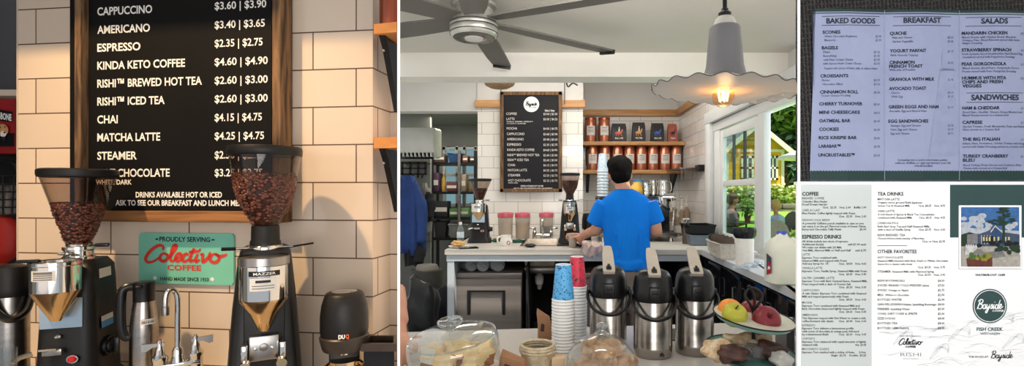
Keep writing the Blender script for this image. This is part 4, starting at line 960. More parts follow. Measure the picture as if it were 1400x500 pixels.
def cbag(px,w,h,m,em,label,txt):
    d=5.47; x_=X(px,d); w=w/2*d/F; hh=h*d/F
    t=thing('coffee_bag',label,'coffee bag',(x_,d,zs1),0,'coffee bags on the upper alcove shelf')
    b=MB(); b.loft([[(-w,-.035,0),(w,-.035,0),(w,.035,0),(-w,.035,0)],[(-w*1.02,-.04,hh*.3),(w*1.02,-.04,hh*.3),(w*1.02,.04,hh*.3),(-w*1.02,.04,hh*.3)],[(-w*.97,-.03,hh*.8),(w*.97,-.03,hh*.8),(w*.97,.03,hh*.8),(-w*.97,.03,hh*.8)],[(-w*.93,-.012,hh*.93),(w*.93,-.012,hh*.93),(w*.93,.012,hh*.93),(-w*.93,.012,hh*.93)],[(-w*.92,-.01,hh),(w*.92,-.01,hh),(w*.92,.01,hh),(-w*.92,.01,hh)]]); b.build('bag_body',m,t,angle=30)
    P=lambda a,c: Vector((a*w,-.0425,hh*(.33+c)))
    b=MB()      # printed animal: body, neck, legs, rider
    for poly in ([(-.45,.2),(-.1,.24),(.25,.2),(.3,.1),(-.35,.08)],[(.15,.2),(.42,.36),(.52,.3),(.32,.1)],[(-.4,.1),(-.5,-.02),(-.42,-.02),(-.28,.1)],[(-.1,.1),(-.18,-.03),(-.1,-.03),(0,.1)],[(.2,.1),(.4,.0),(.34,-.04),(.1,.1)],[(-.5,.2),(-.62,.1),(-.55,.08),(-.42,.16)]):
        b.add([P(*p) for p in poly],[tuple(range(len(poly)))])
    if em[1]:
        b.cur=1
        for poly in ([(-.15,.22),(.1,.22),(.08,.38),(-.08,.38)],[(-.06,.39),(.06,.39),(.06,.46),(-.06,.46)]): b.add([P(*p) for p in poly],[tuple(range(len(poly)))])
    b.build('printed_animal',[mat('print_colour',em[0],.6,noise=(20,em[0])),mat('print_colour_b',em[1] or em[0],.6,noise=(20,em[1] or em[0]))],t,smooth=False,recalc=False)
    b=MB(); letter(b,txt,-.55,.55,0,.075,lambda a,c: Vector((a*w,-.0425,hh*.16-c*hh*1.0)),.03,1); b.build('lettering',m_whitei,t,smooth=False,recalc=False)
m_bagb=mat('black_bag',(34,33,35),.5,noise=(12,(44,43,46)),bump=(18,.25))
cbag(846,20,25.5,m_bagb,((214,110,84),(230,220,205)),'black coffee bag printed with a salmon horse and pale rider','BLUE')
cbag(873,17.5,27,m_bagb,((222,160,84),(236,222,200)),'black coffee bag printed with an orange horse and rider','FILTER')
cbag(898.5,17,26,m_bagb,((70,100,190),None),'black coffee bag printed with a blue animal','BLUE')
cbag(919,12.5,25,mat('copper_bag',(176,96,80),.5,noise=(20,(150,78,66))),((60,40,40),None),'narrow copper red coffee packet at right end of upper alcove shelf','TEA')
# rack on the right wall
t=thing('wall_rack','grey wire rack with a black lid holder on the right tiled wall below the shelf','rack',(1.25,5.1,Z(240,5.1)))
b=MB(); zr=zs2-.005
b.box(1.10,1.296,4.75,5.34,zr-.012,zr,.002)
b.build('rack_plate',m_dsteel,t,world=True)
b=MB()
for k in range(5): b.tube([(1.13+.035*k,4.80,zr-.01),(1.13+.035*k,4.80,zr-.11)],.004,6)
b.build('rack_pegs',m_steel,t,world=True)
b=MB(); b.box(1.24,1.298,4.62,4.752,zr-.04,zr+.02,.006); b.build('black_holder',m_black,t,world=True)

# ---- espresso machine and what stands on it
ex0,ex1,ed0,ed1=X(818,4.55),X(918,4.55),4.45,4.98
t=thing('espresso_machine','black espresso machine with chrome group heads behind the barista','espresso machine',((ex0+ex1)/2,4.7,HC))
ztop=Z(268,4.5)
b=MB(); b.box(ex0,ex1,4.62,4.98,HC+.06,ztop,.012); b.box(ex0,ex1,ed0,4.98,HC+.34,ztop,.02); b.build('machine_body',mat('machine_black',(26,26,30),.25,noise=(12,(34,34,38))),t,world=True)
b=MB(); b.box(ex0-.01,ex1+.01,4.36,4.98,HC+.04,HC+.075,.006); b.build('drip_tray',m_dsteel,t,world=True)
for x_ in (ex0+.03,ex1-.03):
    for d_ in (4.42,4.92):
        b=MB(); b.lathe([(.022,HC),(.018,HC+.04)],16,cx=x_,cy=d_); b.build('foot',m_chrome,t,world=True)
b=MB(); b.box(ex0+.04,ex1-.06,ed0-.006,ed0,Z(279,4.45),Z(271,4.45),.002); pn=b.build('control_panel',mat('panel_blue',(40,48,90),.3,noise=(30,(30,36,70))),t,world=True)
for k in range(6):
    q=MB(); q.lathe([(.009,0),(.009,.004),(0,.005)],12,M=trans(ex1-.10-.055*k,ed0-.006,Z(275,4.45))@rot('X',90)); q.build('button',mat('button_white',(210,214,235),.4,emit=((200,210,255),.4),noise=(30,(200,206,230))),pn,world=True)
for px in (848,880,906):
    x_=X(px,4.42); z_=HC+.33
    b=MB(); b.lathe([(.04,z_-.03),(.044,z_),(.044,z_+.05),(0,z_+.05)],24,cx=x_,cy=4.46); gh=b.build('group_head',m_chrome,t,world=True)
    b=MB(); b.tube([(x_,4.43,z_-.02),(x_+.02,4.28,z_-.05)],[.012,.016],10); b.build('portafilter_handle',m_black,gh,world=True)
b=MB(); x_=X(914,4.42); z_=Z(270,4.4)
b.tube([(x_-.05,4.42,z_),(x_+.03,4.40,z_)],.014,12); b.lathe([(.02,0),(.022,.01),(.022,.025),(0,.03)],18,M=trans(x_+.03,4.40,z_)@rot('Y',90)); b.tube(catmull([(x_+.02,4.40,z_-.01),(x_+.03,4.36,z_-.1),(x_+.02,4.34,z_-.24)],5),.006,8); b.build('steam_wand',m_chrome,t,world=True)
def pitcher(px,w,h,label,d=4.62):
    x_=X(px,d); r=w/2*d/F; H=h*d/F
    t=thing('steel_pitcher',label,'pitcher',(x_,d,ztop),0,'steel milk pitchers on the espresso machine')
    b=MB(); b.lathe([(r,0),(r*1.02,.01),(r*.98,H*.5),(r*.82,H*.85),(r*.88,H),(r*.84,H),(r*.78,H*.85),(r*.9,.01)],28,cap=False); b.lathe([(0,.003),(r*.98,.003)],28,cap=False); b.build('body',m_chrome,t)
    b=MB(); b.tube(catmull([(r*.8,-.01,H*.86),(r*1.5,-.02,H*.8),(r*1.55,-.02,H*.35),(r*.95,-.01,H*.2)],5),.006,8); b.build('handle',m_chrome,t)
for k,(px,w,h) in enumerate(((882,12,19),(893,14,22),(906,14,22),(872,10,15))): pitcher(px,w,h,('small steel milk pitcher on espresso machine, second from left','steel milk pitcher in the middle on espresso machine top','steel milk pitcher at the right end of espresso machine top','small steel milk pitcher on espresso machine closest to the barista')[k],4.62+.09*(k%2))
x_=X(868,4.6); t=thing('yellow_bag','crumpled yellow bag on espresso machine right of the barista head','bag',(x_,4.56,ztop))
b=MB(); b.eloft([(0,0,0,.06,.04),(0,0,.04,.068,.045),(.005,0,.08,.055,.035),(.01,0,.11,.03,.015),(.02,0,.125,.05,.01)],18); b.build('bag_body',mat('yellow_paper',(222,176,70),.6,noise=(12,(200,150,50)),bump=(25,.9)),t)
b=MB(); x_=X(873,4.85); b.lathe([(.045,ztop),(.05,ztop+.1),(.04,ztop+.12),(.04,ztop+.14),(0,ztop+.14)],22,cx=x_,cy=4.85); t=thing('blue_lidded_jar','small white jar with blue lid on espresso machine behind the yellow bag','jar',(x_,4.85,ztop)); b.build('jar_body',m_label,t,world=True)
b=MB(); b.lathe([(.045,ztop+.13),(.045,ztop+.155),(0,ztop+.158)],22,cx=x_,cy=4.85); b.build('jar_lid',mat('blue_lid',(60,130,190),.4,noise=(20,(70,140,200))),t,world=True)
# tall sleeve of patterned cups on the machine
m_cupw=mat('paper_cup_white',(228,228,226),.55,noise=(30,(220,220,219)))
def dot_mat(name,base,dots,scale,thr=.1):
    m,nt,bs,out=nodes(name); tc=nt.nodes.new('ShaderNodeTexCoord'); v=nt.nodes.new('ShaderNodeTexNoise'); v.inputs['Scale'].default_value=scale; v.inputs['Detail'].default_value=1; v.inputs['Distortion'].default_value=2.2
    nt.links.new(tc.outputs['Object'],v.inputs['Vector']); r=nt.nodes.new('ShaderNodeValToRGB'); r.color_ramp.interpolation='CONSTANT'
    r.color_ramp.elements[0].color=lin(base); r.color_ramp.elements[1].color=lin(dots); r.color_ramp.elements[1].position=thr
    nt.links.new(v.outputs['Fac'],r.inputs['Fac']); nt.links.new(r.outputs['Color'],bs.inputs['Base Color']); bs.inputs['Roughness'].default_value=.5; return m
m_cupb=dot_mat('blue_print_cup',(84,168,222),(26,46,86),70,.60)
m_cupr=dot_mat('red_print_cup',(206,48,72),(40,34,40),55,.60)
m_cupl=dot_mat('pale_print_cup',(206,216,224),(104,160,204),60,.60)
def cup(loc,m,label,group,r=.044,h=.135,top=True,scale=1.0):
    "a paper cup standing upside down"
    t=thing('paper_cup',label,'paper cup',loc,0,group)
    b=MB(); r1=r*.68; b.lathe([(r*.96,.006),(r1,h),(r1*.93,h),(r1*.9,h-.006),(0,h-.006)],32); b.build('cup_wall',m,t)
    b=MB(); b.lathe([(r*.95,.001),(r*1.0,.0),(r*1.035,.003),(r*1.0,.0075),(r*.95,.008)],32,cap=False); b.build('rolled_rim',m_cupw,t)
    if top:
        b=MB(); b.lathe([(r1*.96,h-.003),(r1*.99,h-.001),(r1*1.0,h+.001),(r1*.9,h+.002),(r1*.88,h-.004)],32,cap=False); b.build('base_rim',m_cupw,t)
    return t
x_=X(824,4.62)
for k in range(9): cup((x_,4.62,ztop+.0275*k),m_cupl,'paper cup, %s from the bottom of the pale stack on the espresso machine'%ordn[k] if k<8 else 'blue dotted pale paper cup topping the pale stack on the espresso machine','cups stacked on the espresso machine',.052,.16,k==8)

# ---- syrup pumps
for k,(px,py,d) in enumerate(((917,272,4.95),(921.5,264,5.2),(932,268,5.0),(938.5,263,5.15),(926,282,4.75))):
    x_=X(px,d); H=Z(py,d)-HC
    t=thing('syrup_bottle',('clear syrup pump bottle nearest the espresso machine','tall syrup pump bottle second from the espresso machine','syrup pump bottle with label in the middle of the row','tall syrup pump bottle at the right end of the row','short syrup pump bottle in front of the row')[k],'bottle',(x_,d,HC),0,'syrup bottles beside the espresso machine')
    hb=H*.66; r=.036
    b=MB(); b.lathe([(r*.95,0),(r,.01),(r,hb*.8),(r*.5,hb*.95),(r*.36,hb)],24); b.build('bottle_body',glass('syrup_glass',(216,204,190),.8,.05,1.4,.3,(196,176,156)),t)
    b=MB(); b.lathe([(r*.42,hb),(r*.45,hb+.025),(r*.2,hb+.03),(r*.12,H-.02),(r*.3,H-.018),(r*.3,H),(0,H)],18); b.tube([(0,0,H-.008),(-.02,-.04,H-.006),(-.022,-.05,H-.02)],.006,8); b.build('pump',m_label,t)
    b=MB(); b.lathe([(r*1.015,hb*.25),(r*1.015,hb*.6)],24,cap=False); b.build('paper_label',m_label,t)
# bins at the corner
def bin_(name,label,cat,px0,px1,pyt,d0,d1,zb,m,fill=None):
    x0_,x1_=X(px0,d0),X(px1,d0); zt_=Z(pyt,d0)
    t=thing(name,label,cat,((x0_+x1_)/2,(d0+d1)/2,zb)); i=.008
    b=MB(); 
    o=[(x0_,d0),(x1_,d0),(x1_,d1),(x0_,d1)]; n_=[(x0_+i,d0+i),(x1_-i,d0+i),(x1_-i,d1-i),(x0_+i,d1-i)]; bt=[(x0_+.012,d0+.012),(x1_-.012,d0+.012),(x1_-.012,d1-.012),(x0_+.012,d1-.012)]
    vs=[(x,y,zb) for x,y in bt]+[(x,y,zt_) for x,y in o]+[(x,y,zt_) for x,y in n_]+[(x,y,zb+.01) for x,y in n_]
    fs=[(0,1,2,3),(12,13,14,15)]+[q for k in range(4) for q in ((k,(k+1)%4,4+(k+1)%4,4+k),(4+k,4+(k+1)%4,8+(k+1)%4,8+k),(8+k,8+(k+1)%4,12+(k+1)%4,12+k))]
    b.add(vs,fs); b.build('bin_wall',m,t,world=True,smooth=False)
    b=MB(); b.tube([(x,y,zt_) for x,y in o],.006,6,closed=True); b.build('bin_rim',m,t,world=True)
    return t,zt_
m_gbin=mat('grey_bin',(104,110,118),.5,noise=(20,(94,100,108)))
t,zt_=bin_('storage_bin','grey plastic bin on back counter corner, under the black one','bin',944,976,322,4.02,4.30,HC,m_gbin)
bin_('storage_bin','black plastic bin stacked on the grey bin in the corner','bin',941,979,308,4.05,4.32,zt_+.002,m_black)
t,zb_=bin_('napkin_box','small white box on back counter beside the grey bin','box',918,934,325,4.4,4.6,HC,m_label)
t=thing('wire_cup','dark wire utensil cup holding spoons left of the grey bin','utensil cup',(X(938,4.2),4.2,HC)); b=MB(); b.lathe([(.03,0),(.03,.13)],24,cap=False)
for k in range(6): b.lathe([(.031,.02*k+.01),(.031,.02*k+.016)],20,cap=False)
b.build('cup_wall',mat('mesh_dark',(66,58,52),.4,.5,noise=(200,(120,108,96))),t)
for k in range(4):
    q=MB(); a=k*1.7; q.tube([(.01*math.cos(a),.01*math.sin(a),.012),(.02*math.cos(a),.02*math.sin(a),.19)],.004,6); q.ell((.021*math.cos(a),.021*math.sin(a),.195),.010,.004,.014,8,6); o=q.build('steel_spoon',m_steel); o.location=t.location; tag(o,'steel spoon standing in the dark wire cup','spoon','spoons in the wire cup')
# on the window sill
m_wicker=mat('cream_basket',(206,198,184),.7,noise=(40,(186,176,160)),bump=(60,.5))
for k,(px0,px1,pyt,d0,d1,lab) in enumerate(((975,992,326,3.55,3.72,'cream basket of dark sugar packets on window counter, the farther one'),(984,1008,330,3.18,3.44,'cream basket of brown filters on window counter, the nearer one'))):
    t,zt_=bin_('sill_basket',lab,'basket',px0,px1,pyt+4,d0,d1,HC,m_wicker)
    xa_,xb_=X(px0,d0)+.012,X(px1,d0)-.012
    b=MB(); n_=9
    for j in range(n_):
        y_=d0+.02+(d1-d0-.04)*j/(n_-1); b.box(xa_,xb_,y_-.006,y_+.006,HC+.02,zt_+.035+.01*math.sin(j*2.1),.003)
    tag(b.build(('sugar_packets','paper_filters')[k],(m_black,mat('brown_filter',(92,74,62),.8,noise=(20,(76,60,50))))[k]),('dark packets standing in the farther cream basket','brown paper filters standing in the nearer cream basket')[k],('packets','filters')[k],kind='stuff')
d=2.98; x_=X(1018,d); t=thing('straw_canister','white canister with fluted black lid on window counter','canister',(x_,d,HC)); r=.051
b=MB(); b.lathe([(r*.9,0),(r*.95,.006),(r,.02),(r,.155),(0,.155)],36); b.build('canister_body',m_whitei,t)
b=MB(); n=48; rings=[]
for f,z in ((1.0,.155),(1.22,.17),(1.28,.20),(1.2,.215),(.9,.205)):
    rings.append([(r*f*(1+.03*math.cos(12*2*PI*i/n))*math.cos(2*PI*i/n),r*f*(1+.03*math.cos(12*2*PI*i/n))*math.sin(2*PI*i/n),z) for i in range(n)])
b.loft(rings); b.build('fluted_lid',m_black,t)
m_pouch=glass('clear_wrap',(225,232,238),.9,.12,1.5,.22)
def pouch(name,label,cat,c,sx,sy,sz,m,seed,rz=0,bump=.25,group=None,extra=None):
    rnd=random.Random(seed); q=MB(); q.ell((0,0,0),1,1,1,20,12)
    for v in q.v:
        f=1+bump*(math.sin(v.x*5+seed)*math.cos(v.y*4+seed*2)+.6*math.sin(v.z*7+v.x*3+seed))*.5
        v.x=math.copysign(abs(v.x)**.75,v.x)*sx*f; v.y=math.copysign(abs(v.y)**.75,v.y)*sy*f; v.z*=sz*f
    lo=min(v.z for v in q.v)
    for v in q.v: v.z-=lo
    o=q.build(name,m); o.location=c; o.rotation_euler=(0,0,rz); return tag(o,label,cat,group)
for k in range(3):
    pouch('lid_sleeve',('crumpled clear sleeve of lids beside the white canister','clear sleeve of lids in front of the white canister','clear sleeve of lids against the window post')[k],'sleeve',(X((1012,1024,1035)[k],2.8+.09*k),2.78+.1*k,HC),.05,.03,.012,m_pouch,k+2,.5*k,.2,'clear lid sleeves on the window counter')
# milk jug
d=2.38; x_=X(1069,d); t=thing('milk_jug','white plastic gallon milk jug with blue cap on window counter by the open window','milk jug',(x_,d,HC)); s=d/F
m_milk=mat('milk_plastic',(222,224,210),.4,sub=.1,noise=(6,(214,217,202)))
zz=lambda y:(393-y)*s
b=MB(); b.eloft([(0,0,0,.064,.064),(0,0,.006,.070,.070),(0,0,zz(350),.071,.071),(0,0,zz(340),.066,.066),(0,0,zz(334),.05,.05),(0,0,zz(329.5),.026,.026),(0,0,zz(326),.021,.021),(0,0,zz(325),.02,.02)],36,p=3.2)
b.build('jug_body',m_milk,t)
b=MB(); b.tube(catmull([(.03,-.03,zz(332)),(.052,-.05,zz(338)),(.066,-.062,zz(350)),(.064,-.06,zz(366))],6),.012,12); b.build('jug_handle',m_milk,t)
b=MB(); b.lathe([(.022,zz(329)),(.0225,zz(328)),(.0225,zz(323)),(.02,zz(322)),(0,zz(322))],28); b.build('cap',mat('blue_cap',(40,72,180),.35,noise=(20,(50,84,190))),t)
b=MB(); b.add([(-.0716,-.05,zz(377)),(-.0716,.0,zz(382)),(-.0716,.0,zz(352)),(-.0716,-.05,zz(356))],[(0,1,2,3)]); b.cur=1; b.add([(-.0722,-.05,zz(377)),(-.0722,-.005,zz(381)),(-.0722,-.02,zz(362)),(-.0722,-.05,zz(366))],[(0,1,2,3)]); b.cur=2; b.add([(-.0728,-.045,zz(372)),(-.0728,-.015,zz(374)),(-.0728,-.02,zz(369)),(-.0728,-.045,zz(369))],[(0,1,2,3)])
b.build('side_label',[mat('label_navy',(50,56,72),.5,noise=(20,(60,66,84))),m_red,m_whitei],t,smooth=False)

# ---- back counter small things
m_pink=mat('pink_lid',(206,96,110),.35,noise=(20,(194,84,100)))
m_tub=glass('frosted_tub',(236,230,222),.6,.15,1.4,.35,(226,216,204))
for k,(px,w,d,m_in) in enumerate(((691,21.5,4.66,(222,206,186)),(714.5,21,4.68,(216,182,142)),(747,20,4.82,(52,36,32)))):
    x_=X(px,d); r=w/2*d/F; H=Z(290,d)-HC
    t=thing('drink_container',('clear tub with pink lid behind the white pitcher','amber tub with pink lid left of the faucet','tub of dark coffee with pink lid behind the faucet')[k],'container',(x_,d,HC),0,'pink lidded tubs on the back counter')
    b=MB(); b.lathe([(r*.86,0),(r*.88,.008),(r*.94,H*.8),(r*.96,H*.82)],32,cap=False); b.lathe([(0,.004),(r*.87,.004)],32,cap=False); b.build('tub_wall',m_tub,t)
    b=MB(); b.lathe([(r*.84,.008),(r*.88,H*(.62 if k<2 else .45)),(0,H*(.62 if k<2 else .45))],28); b.build('drink',mat('drink_fill',m_in,.3,noise=(8,tuple(int(c*.92) for c in m_in))),t)
    b=MB(); b.lathe([(r*.97,H*.80),(r*1.0,H*.81),(r*1.0,H*.95),(r*.97,H*.97),(r*.9,H*.985),(r*.86,H*.965),(0,H*.965)],32); b.box(-r*.3,r*.3,-r*.95,-r*.8,H*.95,H*1.01,.006); b.build('pink_lid',m_pink,t)
d=4.05; x_=X(692,d); t=thing('cream_pitcher','small white ceramic pitcher with pink emblem on back counter','pitcher',(x_,d,HC)); s=d/F; R=8.5*s
b=MB(); b.lathe([(R*.85,0),(R,.015),(R*1.0,7*s),(R*.8,11*s),(R*.85,14.5*s),(R*.75,14.5*s),(R*.7,11*s),(R*.85,.02),(0,.02)],32,cap=False); b.build('body',m_whitei,t)
b=MB(); b.tube(catmull([(-R*.8,0,12.5*s),(-R*1.35,-.01,11*s),(-R*1.3,-.01,5*s),(-R*.95,0,4*s)],6),.007,8); b.build('handle',m_whitei,t)
b=MB(); vs=[(R*1.02*math.cos(-PI/2+.5+.32*math.cos(2*PI*i/16)),R*1.02*math.sin(-PI/2+.5+.32*math.cos(2*PI*i/16)),4.5*s+3*s*math.sin(2*PI*i/16)) for i in range(16)]; b.add(vs,[tuple(range(16))]); b.build('pink_emblem',mat('magenta_ink',(176,60,110),.5,noise=(20,(160,50,100))),t,smooth=False)
for k,(px,d) in enumerate(((681,4.35),(708,4.3))): pouch('green_cloth',('small green cloth left of the white pitcher','small green cloth right of the white pitcher')[k],'cloth',(X(px,d),d,HC),.06,.035,.013,mat('green_cloth',(36,92,72),.85,noise=(20,(28,76,60))),k+9,.4,.35,'green cloths on the back counter')
d=4.0; x_=X(629.5,d); t=thing('water_bottle','clear plastic water bottle with white cap beside the pastry plate','bottle',(x_,d,HC)); s=d/F; r=4.7*s
b=MB(); b.lathe([(r*.9,0),(r,.008),(r,9*s),(r*.93,10*s),(r,11*s),(r,21*s),(r*.75,26*s),(r*.4,29*s),(r*.4,30*s)],28,cap=False); b.build('bottle_wall',glass('bottle_plastic',(222,232,238),.9,.06,1.4,.12),t)
b=MB(); b.lathe([(r*.45,29.5*s),(r*.45,33*s),(0,33*s)],18); b.build('cap',m_whitei,t)
b=MB(); b.lathe([(r*1.02,12*s),(r*1.02,20*s)],28,cap=False); b.build('label_band',mat('pale_blue_label',(176,204,222),.5,noise=(20,(226,230,234))),t)
d=3.90; x_=X(627,d); t=thing('white_plate','small white plate with a pastry at left end of back counter','plate',(x_,d,HC)); r=.075
b=MB(); b.lathe([(r*.6,0),(r*.65,.004),(r,.012),(r,.015),(r*.65,.008),(0,.008)],32); b.build('plate_disc',m_whitei,t)
m_past=mat('pastry_gold',(206,150,82),.7,noise=(26,(232,196,130)),bump=(40,.7))
pouch('pastry','golden filled pastry on the white plate at left end of back counter','pastry',(x_,d,HC+.0085),.05,.035,.022,m_past,4,.3,.4)
pouch('pastry','pale torn pastry piece behind the golden one on the white plate','pastry',(x_-.03,d+.04,HC+.0125),.03,.022,.018,mat('pastry_pale',(226,206,160),.7,noise=(26,(196,150,90)),bump=(40,.7)),8,.9,.4)
t=thing('tablet','dark phone lying on back counter in front of the cone grinder','phone',(X(640,3.83),3.85,HC),.35)
b=MB(); b.box(-.07,.07,-.04,.04,.001,.009,.003); b.build('phone_body',m_black,t); b=MB(); b.box(-.064,.064,-.034,.034,.009,.0095); b.build('phone_screen',m_bglass,t,smooth=False)
# sink and its faucet
t=thing('sink','stainless sink basin set into back counter beside the bell hopper grinder','sink',((sx0+sx1)/2,4.3,HC-.2))
b=MB(); i=.012; o=[(sx0-.012,sd0-.012),(sx1+.012,sd0-.012),(sx1+.012,sd1+.012),(sx0-.012,sd1+.012)]; n_=[(sx0+i,sd0+i),(sx1-i,sd0+i),(sx1-i,sd1-i),(sx0+i,sd1-i)]; q=[(sx0+.03,sd0+.03),(sx1-.03,sd0+.03),(sx1-.03,sd1-.03),(sx0+.03,sd1-.03)]
vs=[(x,y,HC+.001) for x,y in o]+[(x,y,HC+.004) for x,y in n_]+[(x,y,HC-.16) for x,y in q]
b.add(vs,[(8,9,10,11)]+[f for k in range(4) for f in ((k,(k+1)%4,4+(k+1)%4,4+k),(4+k,4+(k+1)%4,8+(k+1)%4,8+k))]); b.build('basin',mat('sink_steel',(190,176,158),.25,1,noise=(12,(170,156,138))),t,world=True,smooth=False,recalc=False)
b=MB(); b.box(sx0+.02,sx1-.02,sd0+.0,sd1-.03,HC-.22,HC-.165,.015); b.build('basin_underside',m_dsteel,t,world=True)
b=MB(); xc=X(738,4.3); b.lathe([(.03,HC-.33),(.036,HC-.30),(.036,HC-.26),(.022,HC-.255),(.022,HC-.215)],24,cx=xc,cy=4.2); b.tube([(xc,4.2,HC-.32),(xc,4.22,HC-.36),(xc,4.5,HC-.37)],.02,10); b.build('drain_trap',m_whitei,t,world=True)
t=thing('faucet','chrome two handled faucet behind the back counter sink','faucet',((sx0+sx1)/2,4.70,HC)); cx=0
b=MB(); b.tube(catmull([(0,0,0),(0,0,.12),(0,-.02,.17),(0,-.09,.18),(0,-.12,.13)],6),.012,12); b.tube([(-.07,0,.03),(.07,0,.03)],.016,12); b.build('spout',m_chrome,t)
for sx in (-1,1):
    b=MB(); b.lathe([(.02,0),(.02,.06),(.012,.07),(.012,.10),(0,.10)],18,cx=sx*.075); b.box(sx*.065,sx*.14,-.008,.008,.085,.1,.003); b.build('tap_handle',m_chrome,t)
pouch('black_sponge','black scrub pad on counter at the sink edge','scrub pad',(X(725,3.95),3.93,HC),.045,.03,.014,m_black,5,.2,.12)
# iced drink in the hand, knock mat, towel
CUPX,CUPD=X(783,3.92),3.92
t=thing('plastic_cup','clear plastic cup of pale drink in the barista left hand','cup',(CUPX,CUPD,HC)); s=CUPD/F
b=MB(); b.lathe([(.026,0),(.028,.004),(.036,.10),(.037,.102),(.034,.102),(.026,.006)],28,cap=False); b.build('cup_wall',m_tub,t)
b=MB(); b.lathe([(.0255,.005),(.032,.075),(0,.075)],24); b.build('drink',mat('pale_green_drink',(178,184,166),.3,noise=(8,(168,174,156))),t)
b=MB(); b.box(X(762,4.1),X(800,4.1),4.0,4.12,HC+.001,HC+.014,.004); tag(b.build('rubber_mat',m_black),'black rubber mat under the bell hopper grinder front','mat')
b=MB(); nx,ny=22,14; vs=[]
x0_,x1_,y0_,y1_=X(792,3.8),X(822,3.8),3.715,4.05
for j in range(ny):
    for i in range(nx):
        u,v=i/(nx-1),j/(ny-1); z=HC+.012+.018*abs(math.sin(u*9+v*4))+.014*math.sin(u*14-v*7)**2
        yy=y0_+(y1_-y0_)*v+.02*math.sin(u*7)
        if v<.16: z-=.08*(.16-v)/.16*(.4+.6*math.sin(u*PI)); yy=y0_+.012+.006*math.sin(u*18)
        vs.append((x0_+(x1_-x0_)*u+.02*math.sin(v*6),yy,z))
b.add(vs,[(j*nx+i,j*nx+i+1,(j+1)*nx+i+1,(j+1)*nx+i) for j in range(ny-1) for i in range(nx-1)]); tag(b.build('hand_towel',mat('pinkish_towel',(214,192,184),.9,noise=(30,(200,176,168)),bump=(120,.4))),'crumpled pinkish towel draped over back counter edge beside the barista','towel')
d=4.5; t=thing('tamping_machine','black barrel tamping machine on back counter between bell grinder and barista','tamper',(X(803.5,d),d,HC)); s=d/F; R=8*s
b=MB(); b.lathe([(R*.95,.10),(R,.12),(R*.97,.19),(R*.8,.235),(0,.24)],32); b.build('barrel',m_mblk,t); b=MB(); b.box(-R*.6,R*.6,-R*.3,R*.8,0,.10,.005); b.build('stand',m_mblk,t)

# ---- under the counter
def fridge(xa,xb,label):
    t=thing('undercounter_fridge',label,'fridge',((xa+xb)/2,4.2,0)); zt=Z(379,3.85)
    b=MB(); b.box(xa,xb,3.87,4.66,.03,zt,.004); b.build('cabinet',m_fridge,t,world=True)
    b=MB(); b.box(xa-.004,xb+.004,3.84,4.66,zt,zt+.035,.004); b.build('top_ledge',m_fridge,t,world=True)
    zh=zt-.05; w=xb-xa
    b=MB(); 
    hx0,hx1=xa+w*.24,xa+w*.76; hz1=zh-.06; hz0=zh-.23
    for q in ((xa+.004,hx0,.08,zt-.012),(hx1,xb-.004,.08,zt-.012),(hx0,hx1,hz1,zt-.012),(hx0,hx1,.08,hz0)): b.box(q[0],q[1],3.845,3.87,q[2],q[3])
    dr=b.build('door',m_fridge,t,world=True,smooth=False)
    b=MB(); b.box(hx0,hx1,3.866,3.869,hz0,hz1); b.add([(hx0+.02,3.845,hz0),(hx1-.02,3.845,hz0),(hx1-.02,3.862,hz1-.02),(hx0+.02,3.862,hz1-.02)],[(0,1,2,3)]); b.build('handle_recess',m_fridge,dr,world=True,smooth=False)
    b=MB(); b.box(hx0-.006,hx1+.006,3.840,3.866,hz1,hz1+.014); b.box(hx0-.006,hx0+.012,3.840,3.866,hz0,hz1); b.box(hx1-.012,hx1+.006,3.840,3.866,hz0,hz1); b.build('handle_black_trim',m_black,dr,world=True,smooth=False)  # black trim along the top and sides of the handle recess
    for sx in (xa+.06,xb-.06):
        b=MB(); b.lathe([(.018,0),(.018,.03)],12,cx=sx,cy=4.0); b.build('foot',m_black,t,world=True)
    b=MB(); b.box(xa+.055,xa+.062,3.838,3.846,zt-.46,zt-.36); b.build('latch',m_black,dr,world=True)
    return zt+.035
ft=fridge(X(617,3.85),X(713,3.85),'stainless undercounter fridge below the sleeves of lids, left one')
fridge(X(795,3.85),X(880,3.85),'stainless undercounter fridge behind the barista legs, right one')
m_sleeve=glass('lid_sleeve_plastic',(196,202,208),.9,.1,1.5,.45,(196,198,202))
for k,(px,r,rz) in enumerate(((637,.052,.15),(657,.05,-.1),(674,.055,.1))):
    x_=X(px,3.95); L=.34
    t=thing('cup_lid_sleeve',('plastic sleeve of cup lids on the left fridge, leftmost roll','plastic sleeve of cup lids on the left fridge, middle roll','plastic sleeve of cup lids on the left fridge, rightmost roll')[k],'sleeve',(x_,4.0,ft),rz+.35,'sleeves of lids on the left fridge')
    M=trans(0,-.12,r)@rot('X',-90)
    b=MB(); b.lathe([(r*.25,0),(r*.9,.002),(r,.02)]+[(r*(1+.02*(j%2)),.02+L*j/22) for j in range(1,22)]+[(r*.9,L),(r*.3,L+.01)],28,M=M); b.build('lid_roll',m_sleeve,t)
    b=MB(); b.tube([(0,-.12,r),(r*.1,-.13,r*1.1),(r*.5,-.14,r*.8)],[.004,.012,.006],8); b.build('twisted_end',m_sleeve,t)
b=MB(); b.box(X(726,3.9),X(752,3.9),4.1,4.4,0,.42,.01); t=tag(b.build('dark_bucket',m_blacks),'dark bin on the floor beneath the sink drain','bin')
